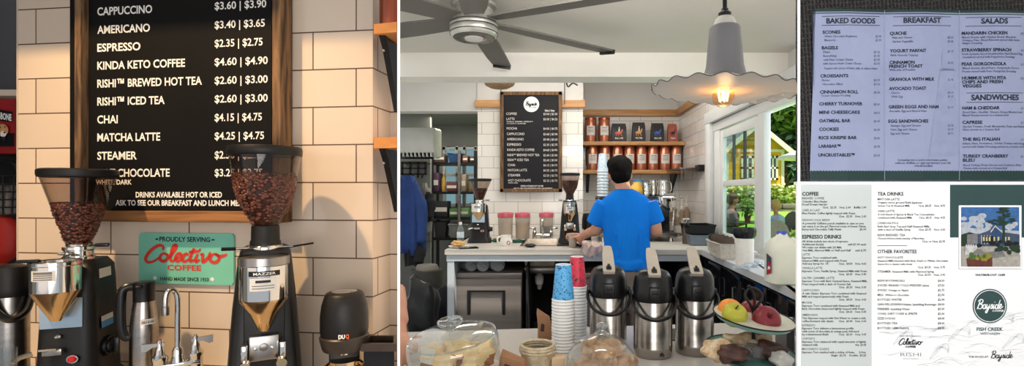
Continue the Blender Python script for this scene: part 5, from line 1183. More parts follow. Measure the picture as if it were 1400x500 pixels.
# ================================================================== the barista
m_skin=mat('skin',(202,148,120),.5,sub=.08,noise=(14,(194,138,110)))
m_hair=mat('black_hair',(7,6,6),.75,noise=(60,(13,11,11)),bump=(70,.5),stretch=(1,1,.3),spec=.08)
m_shirt=mat('blue_shirt',(20,128,232),.9,noise=(5,(15,118,222)),bump=(9,.5),stretch=(1.6,1,.5),spec=.15)
m_pants=mat('taupe_trousers',(122,110,104),.9,noise=(9,(112,100,95)),bump=(16,.6))
def finger(q,pts,r0,r1):
    P=catmull(pts,5); q.tube(P,[r0+(r1-r0)*i/(len(P)-1) for i in range(len(P))],8); q.ell(P[-1],r1*1.02,n=8,m=6)
bx=.445
pr=thing('person','person in blue t-shirt and taupe trousers seen from behind, preparing a drink at back counter','person',(bx,3.5,0))
hc=Vector((.408,3.54,1.592))
b=MB()
b.ell(hc,.073,.088,.10,24,16); b.ell(hc+Vector((-.004,.03,-.05)),.055,.062,.062,20,12)                       # skull and jaw
b.ell(hc+Vector((-.008,.095,-.02)),.012,.018,.02,10,8); b.ell(hc+Vector((-.006,.085,-.055)),.022,.012,.010,10,8)
b.ell(hc+Vector((-.006,.08,.012)),.05,.014,.012,12,8)
for sx in (-1,1): b.ell(hc+Vector((sx*.074,.004,-.022)),.012,.018,.030,10,8)
b.tube([(.43,3.5,1.40),(.425,3.505,1.48),(.412,3.53,1.56)],[.062,.052,.05],16)
b.eloft([(.455,3.5,.90,.145,.092),(.452,3.5,1.05,.14,.09),(.448,3.5,1.2,.15,.092),(.445,3.5,1.33,.165,.09),(.443,3.5,1.40,.15,.08),(.44,3.5,1.44,.09,.065),(.435,3.5,1.47,.06,.055)],24)
# left arm to the cup
shl,el,wr=Vector((.285,3.5,1.385)),Vector((.245,3.545,1.195)),Vector((.158,3.795,1.125))
P=catmull([shl,(shl+el)/2,el,(el+wr)/2+Vector((0,0,.003)),wr],5)
b.tube(P,[.056-.030*(i/(len(P)-1))**.9 for i in range(len(P))],14); b.ell(el,.044,n=12,m=8)
pc=Vector((CUPX,CUPD,0))
palm=Vector((CUPX+.055,CUPD-.022,1.105)); b.tube([wr,(wr+palm)/2+Vector((.003,0,0)),palm],[.026,.032,.036],12,flat=.8)
b.ell(palm+Vector((.0,.01,-.005)),.022,.038,.040,12,8)
for k in range(4):
    z=1.128-.0165*k; R=.045+.001*(k==1); a1=[150,165,158,132][k]
    finger(b,[pc+Vector((R*1.15*math.cos(math.radians(a)),R*math.sin(math.radians(a)),z+.004*math.sin(math.radians(a)))) for a in (-8,30,70,105,a1)],.0105,.0075)
finger(b,[palm+Vector((-.005,-.02,.012)),pc+Vector((.036,-.043,1.118)),pc+Vector((.008,-.049,1.112)),pc+Vector((-.018,-.044,1.106))],.013,.0085)
# right arm, forearm forward to the machine
shr,er,wr2=Vector((.605,3.5,1.39)),Vector((.648,3.49,1.185)),Vector((.612,3.70,1.155))
P=catmull([shr,(shr+er)/2,er,(er+wr2)/2,wr2],5); b.tube(P,[.056-.030*(i/(len(P)-1))**.9 for i in range(len(P))],14); b.ell(er,.044,n=12,m=8)
pm_=wr2+Vector((-.012,.07,.0)); b.tube([wr2,pm_],[.026,.034],12,flat=.7)
for k in range(4):
    o=Vector((-.027+.018*k,.02,.0)); finger(b,[pm_+o,pm_+o+Vector((0,.035,.006)),pm_+o+Vector((0,.058,-.012)),pm_+o+Vector((0,.06,-.032))],.0095,.0075)
finger(b,[pm_+Vector((-.022,-.03,0)),pm_+Vector((-.045,.0,-.008)),pm_+Vector((-.046,.03,-.02))],.011,.008)
# legs and feet
for sx in (-1,1):
    hx_=.455+sx*.085
    b.tube([(hx_,3.5,.93),(hx_+sx*.008,3.5,.72),(hx_+sx*.012,3.515,.48),(hx_+sx*.014,3.49,.26),(hx_+sx*.016,3.48,.07)],[.088,.078,.054,.05,.036],14)
    b.ell((hx_+sx*.02,3.53,.045),.042,.115,.040,14,8)
b.build('body',m_skin,pr,world=True,voxel=.0062,soft=4,angle=180)
b=MB()
b.ell(hc+Vector((0,-.012,.026)),.083,.096,.092,24,14); b.ell(hc+Vector((0,-.045,-.02)),.073,.058,.066,20,12); b.ell(hc+Vector((-.03,.03,.055)),.06,.075,.055,18,10); b.ell(hc+Vector((.03,.03,.055)),.06,.07,.05,18,10)
b.ell(hc+Vector((0,-.05,-.058)),.052,.038,.03,16,8)
for sx in (-1,1): b.ell(hc+Vector((sx*.070,.0,.012)),.014,.03,.036,12,8)
b.build('hair',m_hair,pr,world=True,voxel=.007,soft=3,angle=180)
b=MB()
for sx in (-1,1): b.ell(hc+Vector((sx*.028-.006,.083,.0)),.011,.008,.007,10,6)
b.build('eyes',m_whitei,pr,world=True)
b=MB()
b.eloft([(.458,3.5,.925,.162,.112),(.455,3.5,1.0,.158,.108),(.45,3.498,1.12,.158,.104),(.449,3.497,1.22,.165,.106),(.446,3.496,1.32,.18,.106),(.444,3.497,1.38,.176,.096),(.443,3.5,1.415,.15,.085),(.44,3.5,1.445,.105,.074),(.435,3.502,1.468,.070,.066)],36)
for s0,s1,r0,r1 in ((Vector((.30,3.5,1.375)),Vector((.236,3.535,1.232)),.068,.066),(Vector((.592,3.5,1.38)),Vector((.650,3.495,1.238)),.068,.064)):
    b.tube([s0,(s0*.5+s1*.5)+Vector((0,0,.006)),s1],[r0,(r0+r1)/2,r1],20)
rnd=random.Random(4)
for k in range(9):      # folds across the back
    x_=.33+.028*k; zt_=1.30-.04*abs(k-4)/2; b.tube(catmull([(x_+.02*(4-k)/4,3.395,zt_),(x_,3.392,1.15),(x_-.01,3.394,1.02)],5),[.003,.0055,.003],8)
for k in range(4): b.tube(catmull([(.34+.02*k,3.394,1.01-.02*k),(.44,3.388,.975-.012*k),(.55,3.392,1.0-.015*k)],5),[.003,.006,.003],8)
b.build('t_shirt',m_shirt,pr,world=True,voxel=.008,soft=9,angle=180)
b=MB(); b.lathe([(.064,1.460),(.066,1.468),(.058,1.474),(.056,1.466)],28,cx=.433,cy=3.503,sy=.95); b.build('collar',m_shirt,pr,world=True)
b=MB(); b.eloft([(.456,3.5,.80,.158,.102),(.456,3.5,.90,.156,.104),(.456,3.5,.97,.148,.098)],28)
for sx in (-1,1):
    hx_=.455+sx*.08; b.tube([(hx_,3.5,.86),(hx_+sx*.01,3.5,.7),(hx_+sx*.014,3.51,.48),(hx_+sx*.016,3.495,.26),(hx_+sx*.018,3.485,.075)],[.09,.089,.07,.066,.062],18)
b.build('trousers',m_pants,pr,world=True,voxel=.009,soft=4,angle=180)
for sx in (-1,1):
    b=MB(); hx_=.455+sx*.085+sx*.02; b.eloft([(hx_,3.52,0,.052,.135),(hx_,3.52,.02,.054,.138),(hx_,3.52,.05,.05,.125),(hx_,3.50,.085,.047,.075),(hx_,3.48,.11,.045,.05)],20); b.build('shoe',m_black,pr,world=True)
# the customer's forearm and hand at the left edge
t=thing('person','bare forearm and hand of a person resting on the front counter at left edge','person',(X(552,1.78),1.78,HF))
b=MB(); hx0=X(556,1.80); 
wz=Z(452,1.80)
b.tube(catmull([(X(541,1.98),1.98,Z(395,1.98)),(X(545,1.9),1.90,Z(428,1.9)),(X(549,1.84),1.84,Z(458,1.84))],6),[.036,.033,.022],14)
pl_=Vector((X(552,1.79),1.79,Z(467,1.79))); b.tube([(X(549,1.84),1.84,Z(458,1.84)),pl_],[.022,.028],12,flat=.7)
for k in range(4):
    o=Vector((-.022+.016*k,.0,.006-.002*k)); e=Vector((-.006+.004*k,-.078+.012*abs(k-1),-(pl_.z-HF)+.012))
    finger(b,[pl_+o,pl_+o+Vector((0,-.03,.004)),pl_+o+e*.65+Vector((0,-.01,.012)),pl_+o+e],.0098,.0078)
finger(b,[pl_+Vector((.022,.02,0)),pl_+Vector((.044,-.008,-.01)),pl_+Vector((.05,-.034,-.024))],.011,.0085)
b.build('body',m_skin,t,world=True,voxel=.005,soft=3,angle=180,clip=None)
o=t.children[0]; bm=bmesh.new(); bm.from_mesh(o.data); bmesh.ops.transform(bm,matrix=t.matrix_basis,verts=bm.verts[:]); bmesh.ops.bisect_plane(bm,geom=bm.verts[:]+bm.edges[:]+bm.faces[:],plane_co=CLIPL[0][0],plane_no=CLIPL[0][1],clear_outer=True); bmesh.ops.transform(bm,matrix=t.matrix_basis.inverted(),verts=bm.verts[:]); bm.to_mesh(o.data); bm.free()

# ================================================================== things on the front counter
def airpot(px,d,label,g='steel airpots on the front counter'):
    x_=X(px,d); a=math.atan2(-x_,d)
    t=thing('airpot',label,'airpot',(x_,d,HF),a*.4,g); R=.071
    b=MB(); b.lathe([(R*.97,0),(R,.006),(R,.03),(R*1.008,.032),(R*1.008,.038),(R,.040),(R,.205),(R*.97,.21)],48); b.build('body',m_steelv,t)
    b=MB(); b.lathe([(R*1.02,.203),(R*1.04,.207),(R*1.04,.245),(R*1.02,.25),(R*1.0,.27),(R*.93,.292),(R*.78,.308),(R*.5,.316),(0,.318)],48); b.build('lid',m_black,t)
    b=MB(); b.box(-.021,.021,-R*1.14,-R*.9,.212,.262,.005); sp=b.build('spout',m_black,t)
    b=MB(); b.box(-.012,.012,-R*1.17,-R*1.1,.236,.252,.003); b.build('spout_button',m_blacks,sp)
    # pump lever: a long pale plate rising to the back
    M=trans(0,-.045,.305)@rot('X',27)
    b=MB(); pts=[(-.021,-.022),(-.023,-.008),(-.021,.10),(-.017,.15),(-.010,.156),(.010,.156),(.017,.15),(.021,.10),(.023,-.008),(.021,-.022)]
    b.prism(pts,.0,.011,M); lv=b.build('pump_lever',m_lever,t)
    b=MB(); b.box(-.010,.010,-.010,.012,.011,.016,.003,M=M); b.box(-.005,.005,-.004,.02,.014,.019,.002,M=M); b.build('lever_lock',m_black,lv)
    b=MB(); b.box(-.016,.016,-.05,.0,.295,.31,.004); b.build('lever_hinge',m_black,t)
    b=MB()
    b.tube(catmull([(-R*1.08,0,.225),(-R*1.12,-.04,.20),(-R*.75,-R*1.25,.165),(0,-R*1.5,.152),(R*.75,-R*1.25,.165),(R*1.12,-.04,.20),(R*1.08,0,.225)],7),.0062,10,flat=1.2); b.build('carry_handle',m_black,t)
    for sx in (-1,1):
        b=MB(); b.box(sx*R*.98,sx*R*1.16,-.012,.012,.212,.24,.004); b.build('handle_lug',m_black,t)
    b=MB(); b.box(.018,.034,-R*1.006,-R*.93,.014,.022); b.build('base_badge',m_ink,t,smooth=False)
m_lever=mat('pale_metal_lever',(206,196,184),.35,.55,noise=(12,(194,184,172)))
airpot(831.5,1.98,'steel airpot with black lid and pump lever, leftmost of three on the front counter')
airpot(892.5,1.90,'steel airpot with black lid and pump lever, middle of three on the front counter')
airpot(949.5,1.93,'steel airpot with black lid and pump lever, rightmost of three next to the fruit bowl')
# cup stacks
d=1.95; x_=X(770,d)
for k in range(17):
    z=HF+.0118*k+.001
    cup((x_+.0004*math.sin(k*1.7),d,z),m_cupb if k==16 else m_cupw,('blue printed paper cup topping the nearer stack on the front counter' if k==16 else 'white rimmed paper cup, %s from the bottom of the nearer blue topped stack'%ordn[k]),'cups in the nearer stack',.0435,.136,k==16)
d=2.09; x_=X(789,d)
for k in range(18):
    z=HF+.0125*k+.001
    cup((x_,d,z),m_cupr if k==17 else m_cupw,('red printed paper cup topping the farther stack on the front counter' if k==17 else 'white rimmed paper cup, %s from the bottom of the farther red topped stack'%ordn[k]),'cups in the farther stack',.040,.125,k==17)
# big cake dome
m_pbrown=mat('pastry_brown',(150,92,52),.7,noise=(24,(186,126,72)),bump=(40,.7))
m_pyel=mat('pastry_yellow',(240,206,150),.65,noise=(20,(246,226,186)),bump=(36,.8))
dx,dd=X(625,1.66),1.66
t=thing('cake_plate','round plate under the big glass dome at left of the front counter','plate',(dx,dd,HF))
b=MB(); b.lathe([(.08,0),(.09,.006),(.15,.016),(.158,.022),(.15,.022),(.09,.012),(0,.012)],48); b.build('plate_disc',m_whitei,t)
t=thing('cake_dome','large clear glass cake dome with round knob at left of the front counter','glass dome',(dx,dd,HF+.024),0,None,math.radians(5),math.radians(-7))
b=MB(); 
prof=[(.147,0),(.1475,.06),(.1475,.092),(.145,.106),(.138,.117),(.128,.123),(.09,.131),(.05,.135),(.02,.137)]
b.lathe(prof,64,cap=False); b.lathe([(r-.004,z-.002 if z>.1 else z) for r,z in prof],64,cap=False); b.build('dome_wall',m_dome,t)
b=MB(); b.tube([(.1405*math.cos(2*PI*i/64),.1405*math.sin(2*PI*i/64),.1145) for i in range(64)],.0032,8,closed=True); b.build('shoulder_ring',m_knob,t)
b=MB(); b.lathe([(.02,.136),(.015,.142),(.016,.148),(.034,.153),(.041,.160),(.041,.168),(.035,.173),(.02,.170),(0,.168)],40); b.build('dome_knob',m_knob,t)
rnd=random.Random(11)
spots=[(-.075,-.02,.046,.036,.03),(-.03,-.055,.05,.038,.028),(.02,.0,.05,.04,.034),(.06,-.045,.045,.035,.026),(.085,.03,.045,.034,.03),(-.02,.06,.05,.04,.03),(-.095,.045,.034,.03,.026),(.05,.08,.04,.034,.026)]
for k,(px_,py_,sx,sy,sz) in enumerate(spots):
    w_=['at the left','nearest the counter front, left of center','in the middle','nearest the counter front, right of center','at the right','behind the middle one','at the far left back','at the far right back'][k]
    o=pouch('pastry','yellow topped pastry %s under the big cake dome'%w_,'pastry',(dx+px_,dd+py_,HF+.023),sx,sy,sz*1.25,[m_pbrown,m_pyel],k*3+1,rnd.uniform(0,3),.35,'pastries under the big cake dome')
    me=o.data; zm=max(v.co.z for v in me.vertices)
    for p in me.polygons:
        if p.center.z>zm*.52+.006*math.sin(p.center.x*150): p.material_index=1
b=MB(); b.add([(dx-.105,dd-.06,HF+.07),(dx-.06,dd-.075,HF+.065),(dx-.055,dd-.062,HF+.108),(dx-.10,dd-.047,HF+.112)],[(0,1,2,3)]); tag(b.build('paper_tag',m_label,smooth=False),'small paper price tag propped inside the big cake dome at left','tag')
# small domed plate of wrapped cookies
cx_,cd_=X(823,1.56),1.56
t=thing('cookie_plate','round glass plate under the small dome in front of the airpots','plate',(cx_,cd_,HF))
b=MB(); b.lathe([(.06,0),(.07,.006),(.118,.014),(.122,.018),(.07,.011),(0,.011)],40); b.build('plate_disc',m_label,t)
t=thing('cookie_dome','small clear bell shaped glass dome with ball knob in front of the left airpot','glass dome',(cx_,cd_,HF+.019))
prof=[(.112,0),(.112,.05),(.109,.075),(.099,.10),(.08,.122),(.055,.138),(.03,.146),(.018,.149)]
b=MB(); b.lathe(prof,56,cap=False); b.lathe([(r-.0035,z-.002 if z>.06 else z) for r,z in prof],56,cap=False); b.build('dome_wall',m_dome,t)
b=MB(); b.lathe([(.020,.147),(.024,.152),(.020,.157),(.0095,.161),(.009,.165),(.015,.169),(.0175,.176),(.015,.183),(.009,.186),(0,.187)],32); b.build('dome_knob',m_knob,t)
m_cook=mat('cookie_brown',(176,130,92),.75,noise=(40,(214,180,146)),bump=(60,.8))
for k in range(9):
    a=k*2.39; r=.072*math.sqrt((k+.3)/9); lev=k%3
    pouch('wrapped_cookie','brown cookie in clear wrap, %s in the pile under the small dome'%('top center,first ring left,first ring right,back left,near left,back right,near right,far back,near front'.split(',')[k]),'cookie',(cx_+r*math.cos(a),cd_+r*math.sin(a),HF+.0145+(.066-.006*k if k<4 else .012)),.044,.034,.036,m_cook,k+20,a,.35,'wrapped cookies under the small dome')
# basket with black lids, kraft bags
bx_,bd_=X(735,1.74),1.74
t=thing('round_basket','round cream basket of black cup lids on the front counter left of the cups','basket',(bx_,bd_,HF)); R=.058
m_rim=mat('cream_wicker',(206,190,160),.7,noise=(40,(180,160,128)),bump=(80,.7))
b=MB(); b.lathe([(R*.85,0),(R*.9,.005),(R,.07),(R*.94,.07),(R*.82,.01),(0,.01)],40,cap=False); b.build('basket_wall',m_rim,t)
b=MB(); 
for rr,z in ((R*.99,.075),(R*1.0,.066),(R*.95,.083)): b.tube([(rr*math.cos(2*PI*i/40),rr*math.sin(2*PI*i/40),z) for i in range(40)],.0055,8,closed=True)
b.build('woven_rim',m_rim,t)
for k in range(5):
    a=k*1.3; o=MB(); o.lathe([(.040,0),(.042,.002),(.042,.006),(.034,.008),(.032,.012),(0,.012)],32)
    q=o.build('cup_cover',m_black); q.location=(bx_+.006*math.cos(a),bd_+.006*math.sin(a)-.004,HF+.012+.0122*k); q.rotation_euler=(.0,.0,a)
    tag(q,'black cup lid, %s from the bottom in the round cream basket'%ordn[k],'cup lid','black lids in the round basket')
for k in range(3):
    o=MB(); o.lathe([(.038,0),(.040,.002),(.040,.006),(.032,.008),(.030,.012),(0,.012)],32)
    q=o.build('cup_cover',m_black); q.location=(X(708,1.62),1.62,HF+.0+.0122*k); tag(q,'black cup lid, %s in the short stack in front of the round cream basket'%('bottom','middle','top')[k],'cup lid','black lids in front of the round basket')
m_kraft=mat('kraft_paper',(158,116,84),.85,noise=(9,(136,98,70)),bump=(20,.7))
def kraft(px,d,w,h,dp,lab,rz,tilt):
    t=thing('paper_bag',lab,'paper bag',(X(px,d),d,HF),rz)
    b=MB(); b.loft([[(-w,-dp,0),(w,-dp,0),(w,dp,0),(-w,dp,0)],[(-w*1.05,-dp*.8,h*.4),(w*1.03,-dp*.9,h*.35),(w,dp*.8,h*.4),(-w,dp*.9,h*.45)],[(-w*.98+tilt,-dp*.5,h*.8),(w*.9+tilt,-dp*.6,h*.6),(w*.92+tilt,dp*.5,h*.62),(-w*.95+tilt,dp*.5,h*.85)],[(-w*.9+tilt,-dp*.15,h),(w*.8+tilt,-dp*.1,h*.72),(w*.8+tilt,dp*.1,h*.74),(-w*.9+tilt,dp*.12,h*1.02)]]); b.build('bag_body',m_kraft,t,angle=20)
    b=MB(); b.add([(-w*.7+tilt*.5,-dp*.93,h*.30),(-w*.2+tilt*.5,-dp*.93,h*.28),(-w*.1+tilt*.5,-dp*.84,h*.5),(-w*.55+tilt*.5,-dp*.86,h*.56)],[(0,1,2,3)]); b.build('dark_print',mat('bag_print',(52,38,32),.8,noise=(20,(64,48,40))),t,smooth=False)
kraft(703,1.66,.045,.088,.022,'kraft paper bag on the front counter right of the big cake dome',-.3,0)
kraft(746,2.1,.030,.125,.02,'crumpled kraft paper bag behind the nearer cup stack',.2,-.008)
b=MB(); b.box(X(754,1.72),X(772,1.72),1.70,1.75,HF,HF+.05,.003); tag(b.build('wooden_block',wood_mat('light_wood',(198,166,128),(214,184,148),(2,2,10),.6)),'small light wood block in front of the blue topped cup stack','block')
for k in range(3):
    q=MB(); q.lathe([(.038,0),(.040,.002),(.040,.007),(.032,.009),(0,.012)],28); o=q.build('cup_cover',m_black); o.location=(X(553+5*k,1.55+.06*k),1.57+.05*k,HF+.0005); 
    o.location.x=X(563,o.location.y)+.012*k; tag(o,'loose black cup lid by the left edge, %s to the customer hand'%('farthest','second nearest','nearest')[k],'cup lid','loose black lids by the left edge')
b=MB(); b.add([(X(552,1.72),1.73,HF+.0008),(X(566,1.72),1.73,HF+.0008),(X(562,1.68),1.68,HF+.0012),(X(551,1.68),1.68,HF+.001)],[(0,1,2,3)]); tag(b.build('paper_receipt',m_label,smooth=False),'white paper slip under the customer hand at the left edge','receipt')
# drip grate between airpots, white card
t=thing('drip_grate','black and white striped metal grate on the counter between the right two airpots','grate',(X(921,2.15),2.16,HF))
b=MB(); b.box(-.04,.04,-.09,.09,0,.004,.001); b.build('grate_frame',m_black,t)
b=MB()
for k in range(7): b.box(-.036,.036,-.078+.024*k,-.068+.024*k,.004,.007)
b.build('grate_bars',m_steel,t)
# two tier stand
fx,fd=X(1030,1.62),1.62
zu=Z(436,1.62); 
m_en=mat('mint_enamel_plate',(150,196,186),.35,noise=(9,(140,186,176))); m_eni=mat('cream_enamel',(214,214,196),.35,noise=(9,(204,205,187))); m_teal=mat('teal_tray',(70,122,112),.4,noise=(9,(62,112,103)))
t=thing('fruit_stand','two tier mint enamel stand with black rims at right of the front counter','fruit stand',(fx,fd,HF))
TP=trans(0,0,zu-HF)@rot('Y',6)@rot('X',6)
def tray(r,TM,mi,mo,nm):
    b=MB(); b.lathe([(r*.62,-.018),(r*.9,-.006),(r,.008)],56,M=TM,cap=False); b.lathe([(0,-.018),(r*.62,-.018)],56,M=TM,cap=False); p=b.build(nm,mo,t,clip=[(t.matrix_basis.inverted()@Vector(CLIPR[0][0]),CLIPR[0][1])])
    b=MB(); b.lathe([(0,-.0165),(r*.62,-.0165),(r*.9,-.0045),(r*.995,.0085)],56,M=TM,cap=False); b.build('inner_glaze',mi,p,clip=[(t.matrix_basis.inverted()@Vector(CLIPR[0][0]),CLIPR[0][1])])
    b=MB(); b.tube([TM@Vector((r*math.cos(2*PI*i/64),r*math.sin(2*PI*i/64),.009)) for i in range(64)],.0024,8,closed=True); b.build('black_rim',m_iron,p,clip=[(t.matrix_basis.inverted()@Vector(CLIPR[0][0]),CLIPR[0][1])])
tray(.124,TP,m_eni,m_en,'upper_tray')
zl=Z(486,1.6)
TLw=trans(-.008,-.0,zl-HF)@rot('Y',4)@rot('X',5)
tray(.142,TLw,m_teal,m_teal,'lower_tray')
b=MB(); b.lathe([(.05,0),(.05,.006),(.012,.012),(.006,.02)],28); b.tube([(0,0,.01),(0,0,zu-HF+.03)],.0055,10); 
for z in (zl-HF+.04,zl-HF+.075): b.ell((0,0,z),.010,.010,.012,12,8)
b.build('centre_post',m_iron,t)
b=MB(); zc=zu-HF+.062
b.tube(catmull([(0,0,zu-HF+.02),(-.012,0,zc-.012),(-.026,.0,zc+.012),(-.012,0,zc+.036),(.014,0,zc+.03),(.028,0,zc+.008),(.014,0,zc-.018),(0,0,zu-HF+.02)],6),.0045,8); b.tube(catmull([(0,0,zu-HF+.02),(.004,.0,zc),(-.004,0,zc+.03),(-.016,0,zc+.044)],5),.0045,8); b.build('scroll_handle',m_iron,t)
def fruit(name,label,cat,px,py,d,r,m,flat=.93,apple=True,rx=0):
    x_,z_=X(px,d),Z(py,d)
    t=thing(name,label,cat,(x_,d,z_),0,None,rx)
    b=MB(); 
    if apple: prof=[(.0,-r*.78),(r*.25,-r*.86),(r*.55,-r*.78),(r*.88,-r*.38),(r,.08*r),(r*.9,r*.55),(r*.58,r*.84),(r*.28,r*.86),(r*.08,r*.70),(0,r*.66)]
    else: prof=[(r*math.sin(PI*i/14),-r*flat*math.cos(PI*i/14)) for i in range(15)]; prof[0]=(0,-r*flat); prof[-1]=(0,r*flat)
    P=[(max(p.x,0),p.y) for p in catmull([(a,c,0) for a,c in prof],3)]
    b.lathe(P,32,cap=False); b.build('fruit_body',m,t,angle=180)
    if apple:
        b=MB(); b.tube([(0,0,r*.62),(r*.05,0,r*.85),(r*.16,0,r*1.05)],.0022,6); b.build('stem',mat('stem_brown',(84,58,36),.8,noise=(20,(70,48,30))),t)
    else:
        b=MB(); b.lathe([(.004,r*flat*.985),(.003,r*flat+.001),(0,r*flat+.0015)],8); b.build('navel',mat('stem_green',(120,130,60),.8,noise=(20,(100,110,50))),t)
m_org=mat('orange_peel',(238,142,38),.42,noise=(5,(244,156,52)),bump=(260,.25)); m_grn=mat('green_apple_skin',(178,180,44),.35,noise=(6,(196,190,70))); m_rap=mat('red_apple_skin',(122,26,40),.3,noise=(7,(150,48,58)))
fruit('orange','whole orange at the left of the upper fruit tray','orange',998,424,1.655,.039,m_org,.95,False)
fruit('green_apple','yellow green apple in front of the orange on the upper tray','apple',1004,431,1.585,.038,m_grn,rx=.5)
fruit('red_apple','dark red apple behind the iron handle on the upper tray','apple',1028,425,1.69,.038,m_rap,rx=-.3)
fruit('red_apple','large red apple at the right front of the upper tray','apple',1047,438,1.585,.043,m_rap,rx=.9)
m_gran=mat('granola',(196,158,112),.75,noise=(45,(232,214,184)),bump=(60,1.0)); m_choc=mat('chocolate_bar',(70,44,38),.6,noise=(30,(104,70,60)),bump=(40,.7)); m_wrap=glass('snack_wrap',(235,235,238),.9,.12,1.5,.12)
for k,(px,py,d,sx,sy,sz,m,lab,rz) in enumerate(((985,474,1.56,.055,.03,.024,m_gran,'white and gold granola bar at the left of the lower tray',.2),(1012,468,1.64,.05,.034,.022,m_gran,'granola cluster behind the post on the lower tray',-.2),(1040,472,1.63,.045,.03,.022,m_gran,'granola cluster at the back right of the lower tray',.3),(1030,484,1.57,.04,.028,.020,m_wrap,'clear wrapped snack right of the post on the lower tray',.2),(1052,482,1.57,.05,.028,.02,m_choc,'chocolate snack in wrapper at the right of the lower tray',-.3),(1000,491,1.53,.045,.026,.018,m_choc,'chocolate bar in wrapper at the front left of the lower tray',.1),(1068,497,1.53,.03,.026,.018,m_label,'white labelled packet at the right front of the lower tray',.2))):
    pouch('wrapped_snack',lab,'snack',(X(px,d),d,zl-.0165+.05*0+.010*math.sin(k)**2-( X(px,d)-fx)*.07),sx,sy,sz*1.45,m,k+30,rz,.35,'wrapped snacks on the lower tray')
# black device and papers on the low shelf at right
t=thing('card_reader','black tray with papers on the low ledge at right edge under the milk jug','tray',(X(1074,2.0),1.98,HF))
b=MB(); b.prism([(X(1060,2.0),1.9),(X(1086,1.9),1.9),(X(1087,2.06),2.06),(X(1060,2.06),2.06)],HF,HF+.10); b.build('tray_body',m_black,t,world=True,smooth=False)
b=MB(); b.prism([(X(1063,1.95),1.93),(X(1084,1.93),1.93),(X(1084,2.03),2.03),(X(1066,2.03),2.03)],HF+.101,HF+.106); b.build('paper_sheets',mat('blue_grey_paper',(150,158,172),.6,noise=(14,(130,138,154))),t,world=True,smooth=False)
# ================================================================== back room at the left
b=MB(); m_far=mat('far_wall_grey',(140,142,138),.85,noise=(2,(128,130,127)))
wx0,wx1,wz0,wz1=X(606,7.3),X(652,7.3),Z(282,7.3),Z(200,7.3)
b.box(-2.7,wx0,7.3,7.4,0,2.75); b.box(wx1,-.3,7.3,7.4,0,2.75); b.box(wx0,wx1,7.3,7.4,0,wz0); b.box(wx0,wx1,7.3,7.4,wz1,2.75); struct(b.build('wall_back_room',m_far,smooth=False))
b=MB(); b.prism([rad(546,5.16),(-.5,5.16),(-.5,7.4),rad(546,7.4)],2.40,2.46); struct(b.build('ceiling_back_room',m_grey,smooth=False))
fr=MB(); 
for x_ in (wx0,(wx0*.62+wx1*.38),(wx0*.4+wx1*.6),wx1-.03): fr.box(x_,x_+.035,7.27,7.33,wz0,wz1)
for z_ in (wz0,wz1-.05,(wz0+wz1)/2): fr.box(wx0,wx1,7.27,7.33,z_,z_+.04)
w2=struct(fr.build('window_2',m_white,smooth=False)); g=MB(); g.box(wx0,wx1,7.30,7.304,wz0,wz1); g.build('window_pane',glass('pale_window_glass',(206,228,228),.6,.05,1.3),w2,smooth=False)
# air conditioner on the partition
t=thing('air_conditioner','white wall air conditioner at top left above the hanging jackets','air conditioner',(X(570,5.6),5.7,Z(214,5.6)))
d0=5.55; xr=X(595,d0); xl=X(PL1,d0)-.2
b=MB(); sec=[(d0+.02,Z(208,d0)),(d0,Z(200,d0)),(d0,Z(182,d0)),(d0+.03,Z(174,d0)),(d0+.3,Z(172,d0)),(d0+.3,Z(214,d0)),(d0+.12,Z(216,d0))]
n=len(sec); vs=[(xl,y,z) for y,z in sec]+[(xr-.02,y,z) for y,z in sec]+[(xr,y+(.03 if y<d0+.1 else -.01),z+(-.02 if z>Z(190,d0) else .02)) for y,z in sec]
b.add(vs,[tuple(range(2*n,3*n))]+[(i,(i+1)%n,n+(i+1)%n,n+i) for i in range(n)]+[(n+i,n+(i+1)%n,2*n+(i+1)%n,2*n+i) for i in range(n)]); m_ac=mat('appliance_white',(206,206,202),.45,noise=(5,(198,198,195)))
b.build('cover',m_ac,t,world=True,clip=CLIPL,angle=30)
b=MB(); b.add([(xl,d0+.018,Z(209,d0)),(xr-.04,d0+.018,Z(209,d0)),(xr-.04,d0+.11,Z(216.3,d0)),(xl,d0+.11,Z(216.3,d0))],[(0,1,2,3)]); v_=b.build('outlet',m_black,t,world=True,clip=CLIPL,smooth=False)
for k in range(8):
    x_=X(551+5.4*k,d0); b=MB(); b.box(x_-.006,x_+.006,d0+.0,d0+.07,Z(214,d0),Z(208,d0)); b.build('louver',m_ac,v_,world=True,clip=CLIPL)
# coat rack and jackets
d=5.95
t=thing('coat_rack','black wall rack with hooks above the hanging jackets at left','coat rack',(X(570,d),d,Z(238,d)))
b=MB()
for y_ in (222,230,238): b.box(X(549,d),X(583,d),d-.01,d+.01,Z(y_,d)-.01,Z(y_,d)+.01)
for px in (550,561,572,582): b.box(X(px,d)-.012,X(px,d)+.012,d-.01,d+.01,Z(239,d),Z(221,d))
b.box(X(549,d),X(583,d),d,d+.2,Z(222,d)-.012,Z(222,d)); b.build('rack_frame',m_iron,t,world=True,clip=CLIPL)
for px in (554,560,566,573,579):
    b=MB(); b.tube(catmull([(X(px,d),d-.01,Z(238,d)),(X(px,d),d-.05,Z(243,d)),(X(px,d),d-.07,Z(240,d))],4),.008,6); b.build('hook',m_iron,t,world=True)
b=MB(); b.box(X(540,6.12),X(588,6.12),6.12,6.2,0,2.4); struct(b.build('wall_coat_rack',m_far,smooth=False,clip=CLIPL))
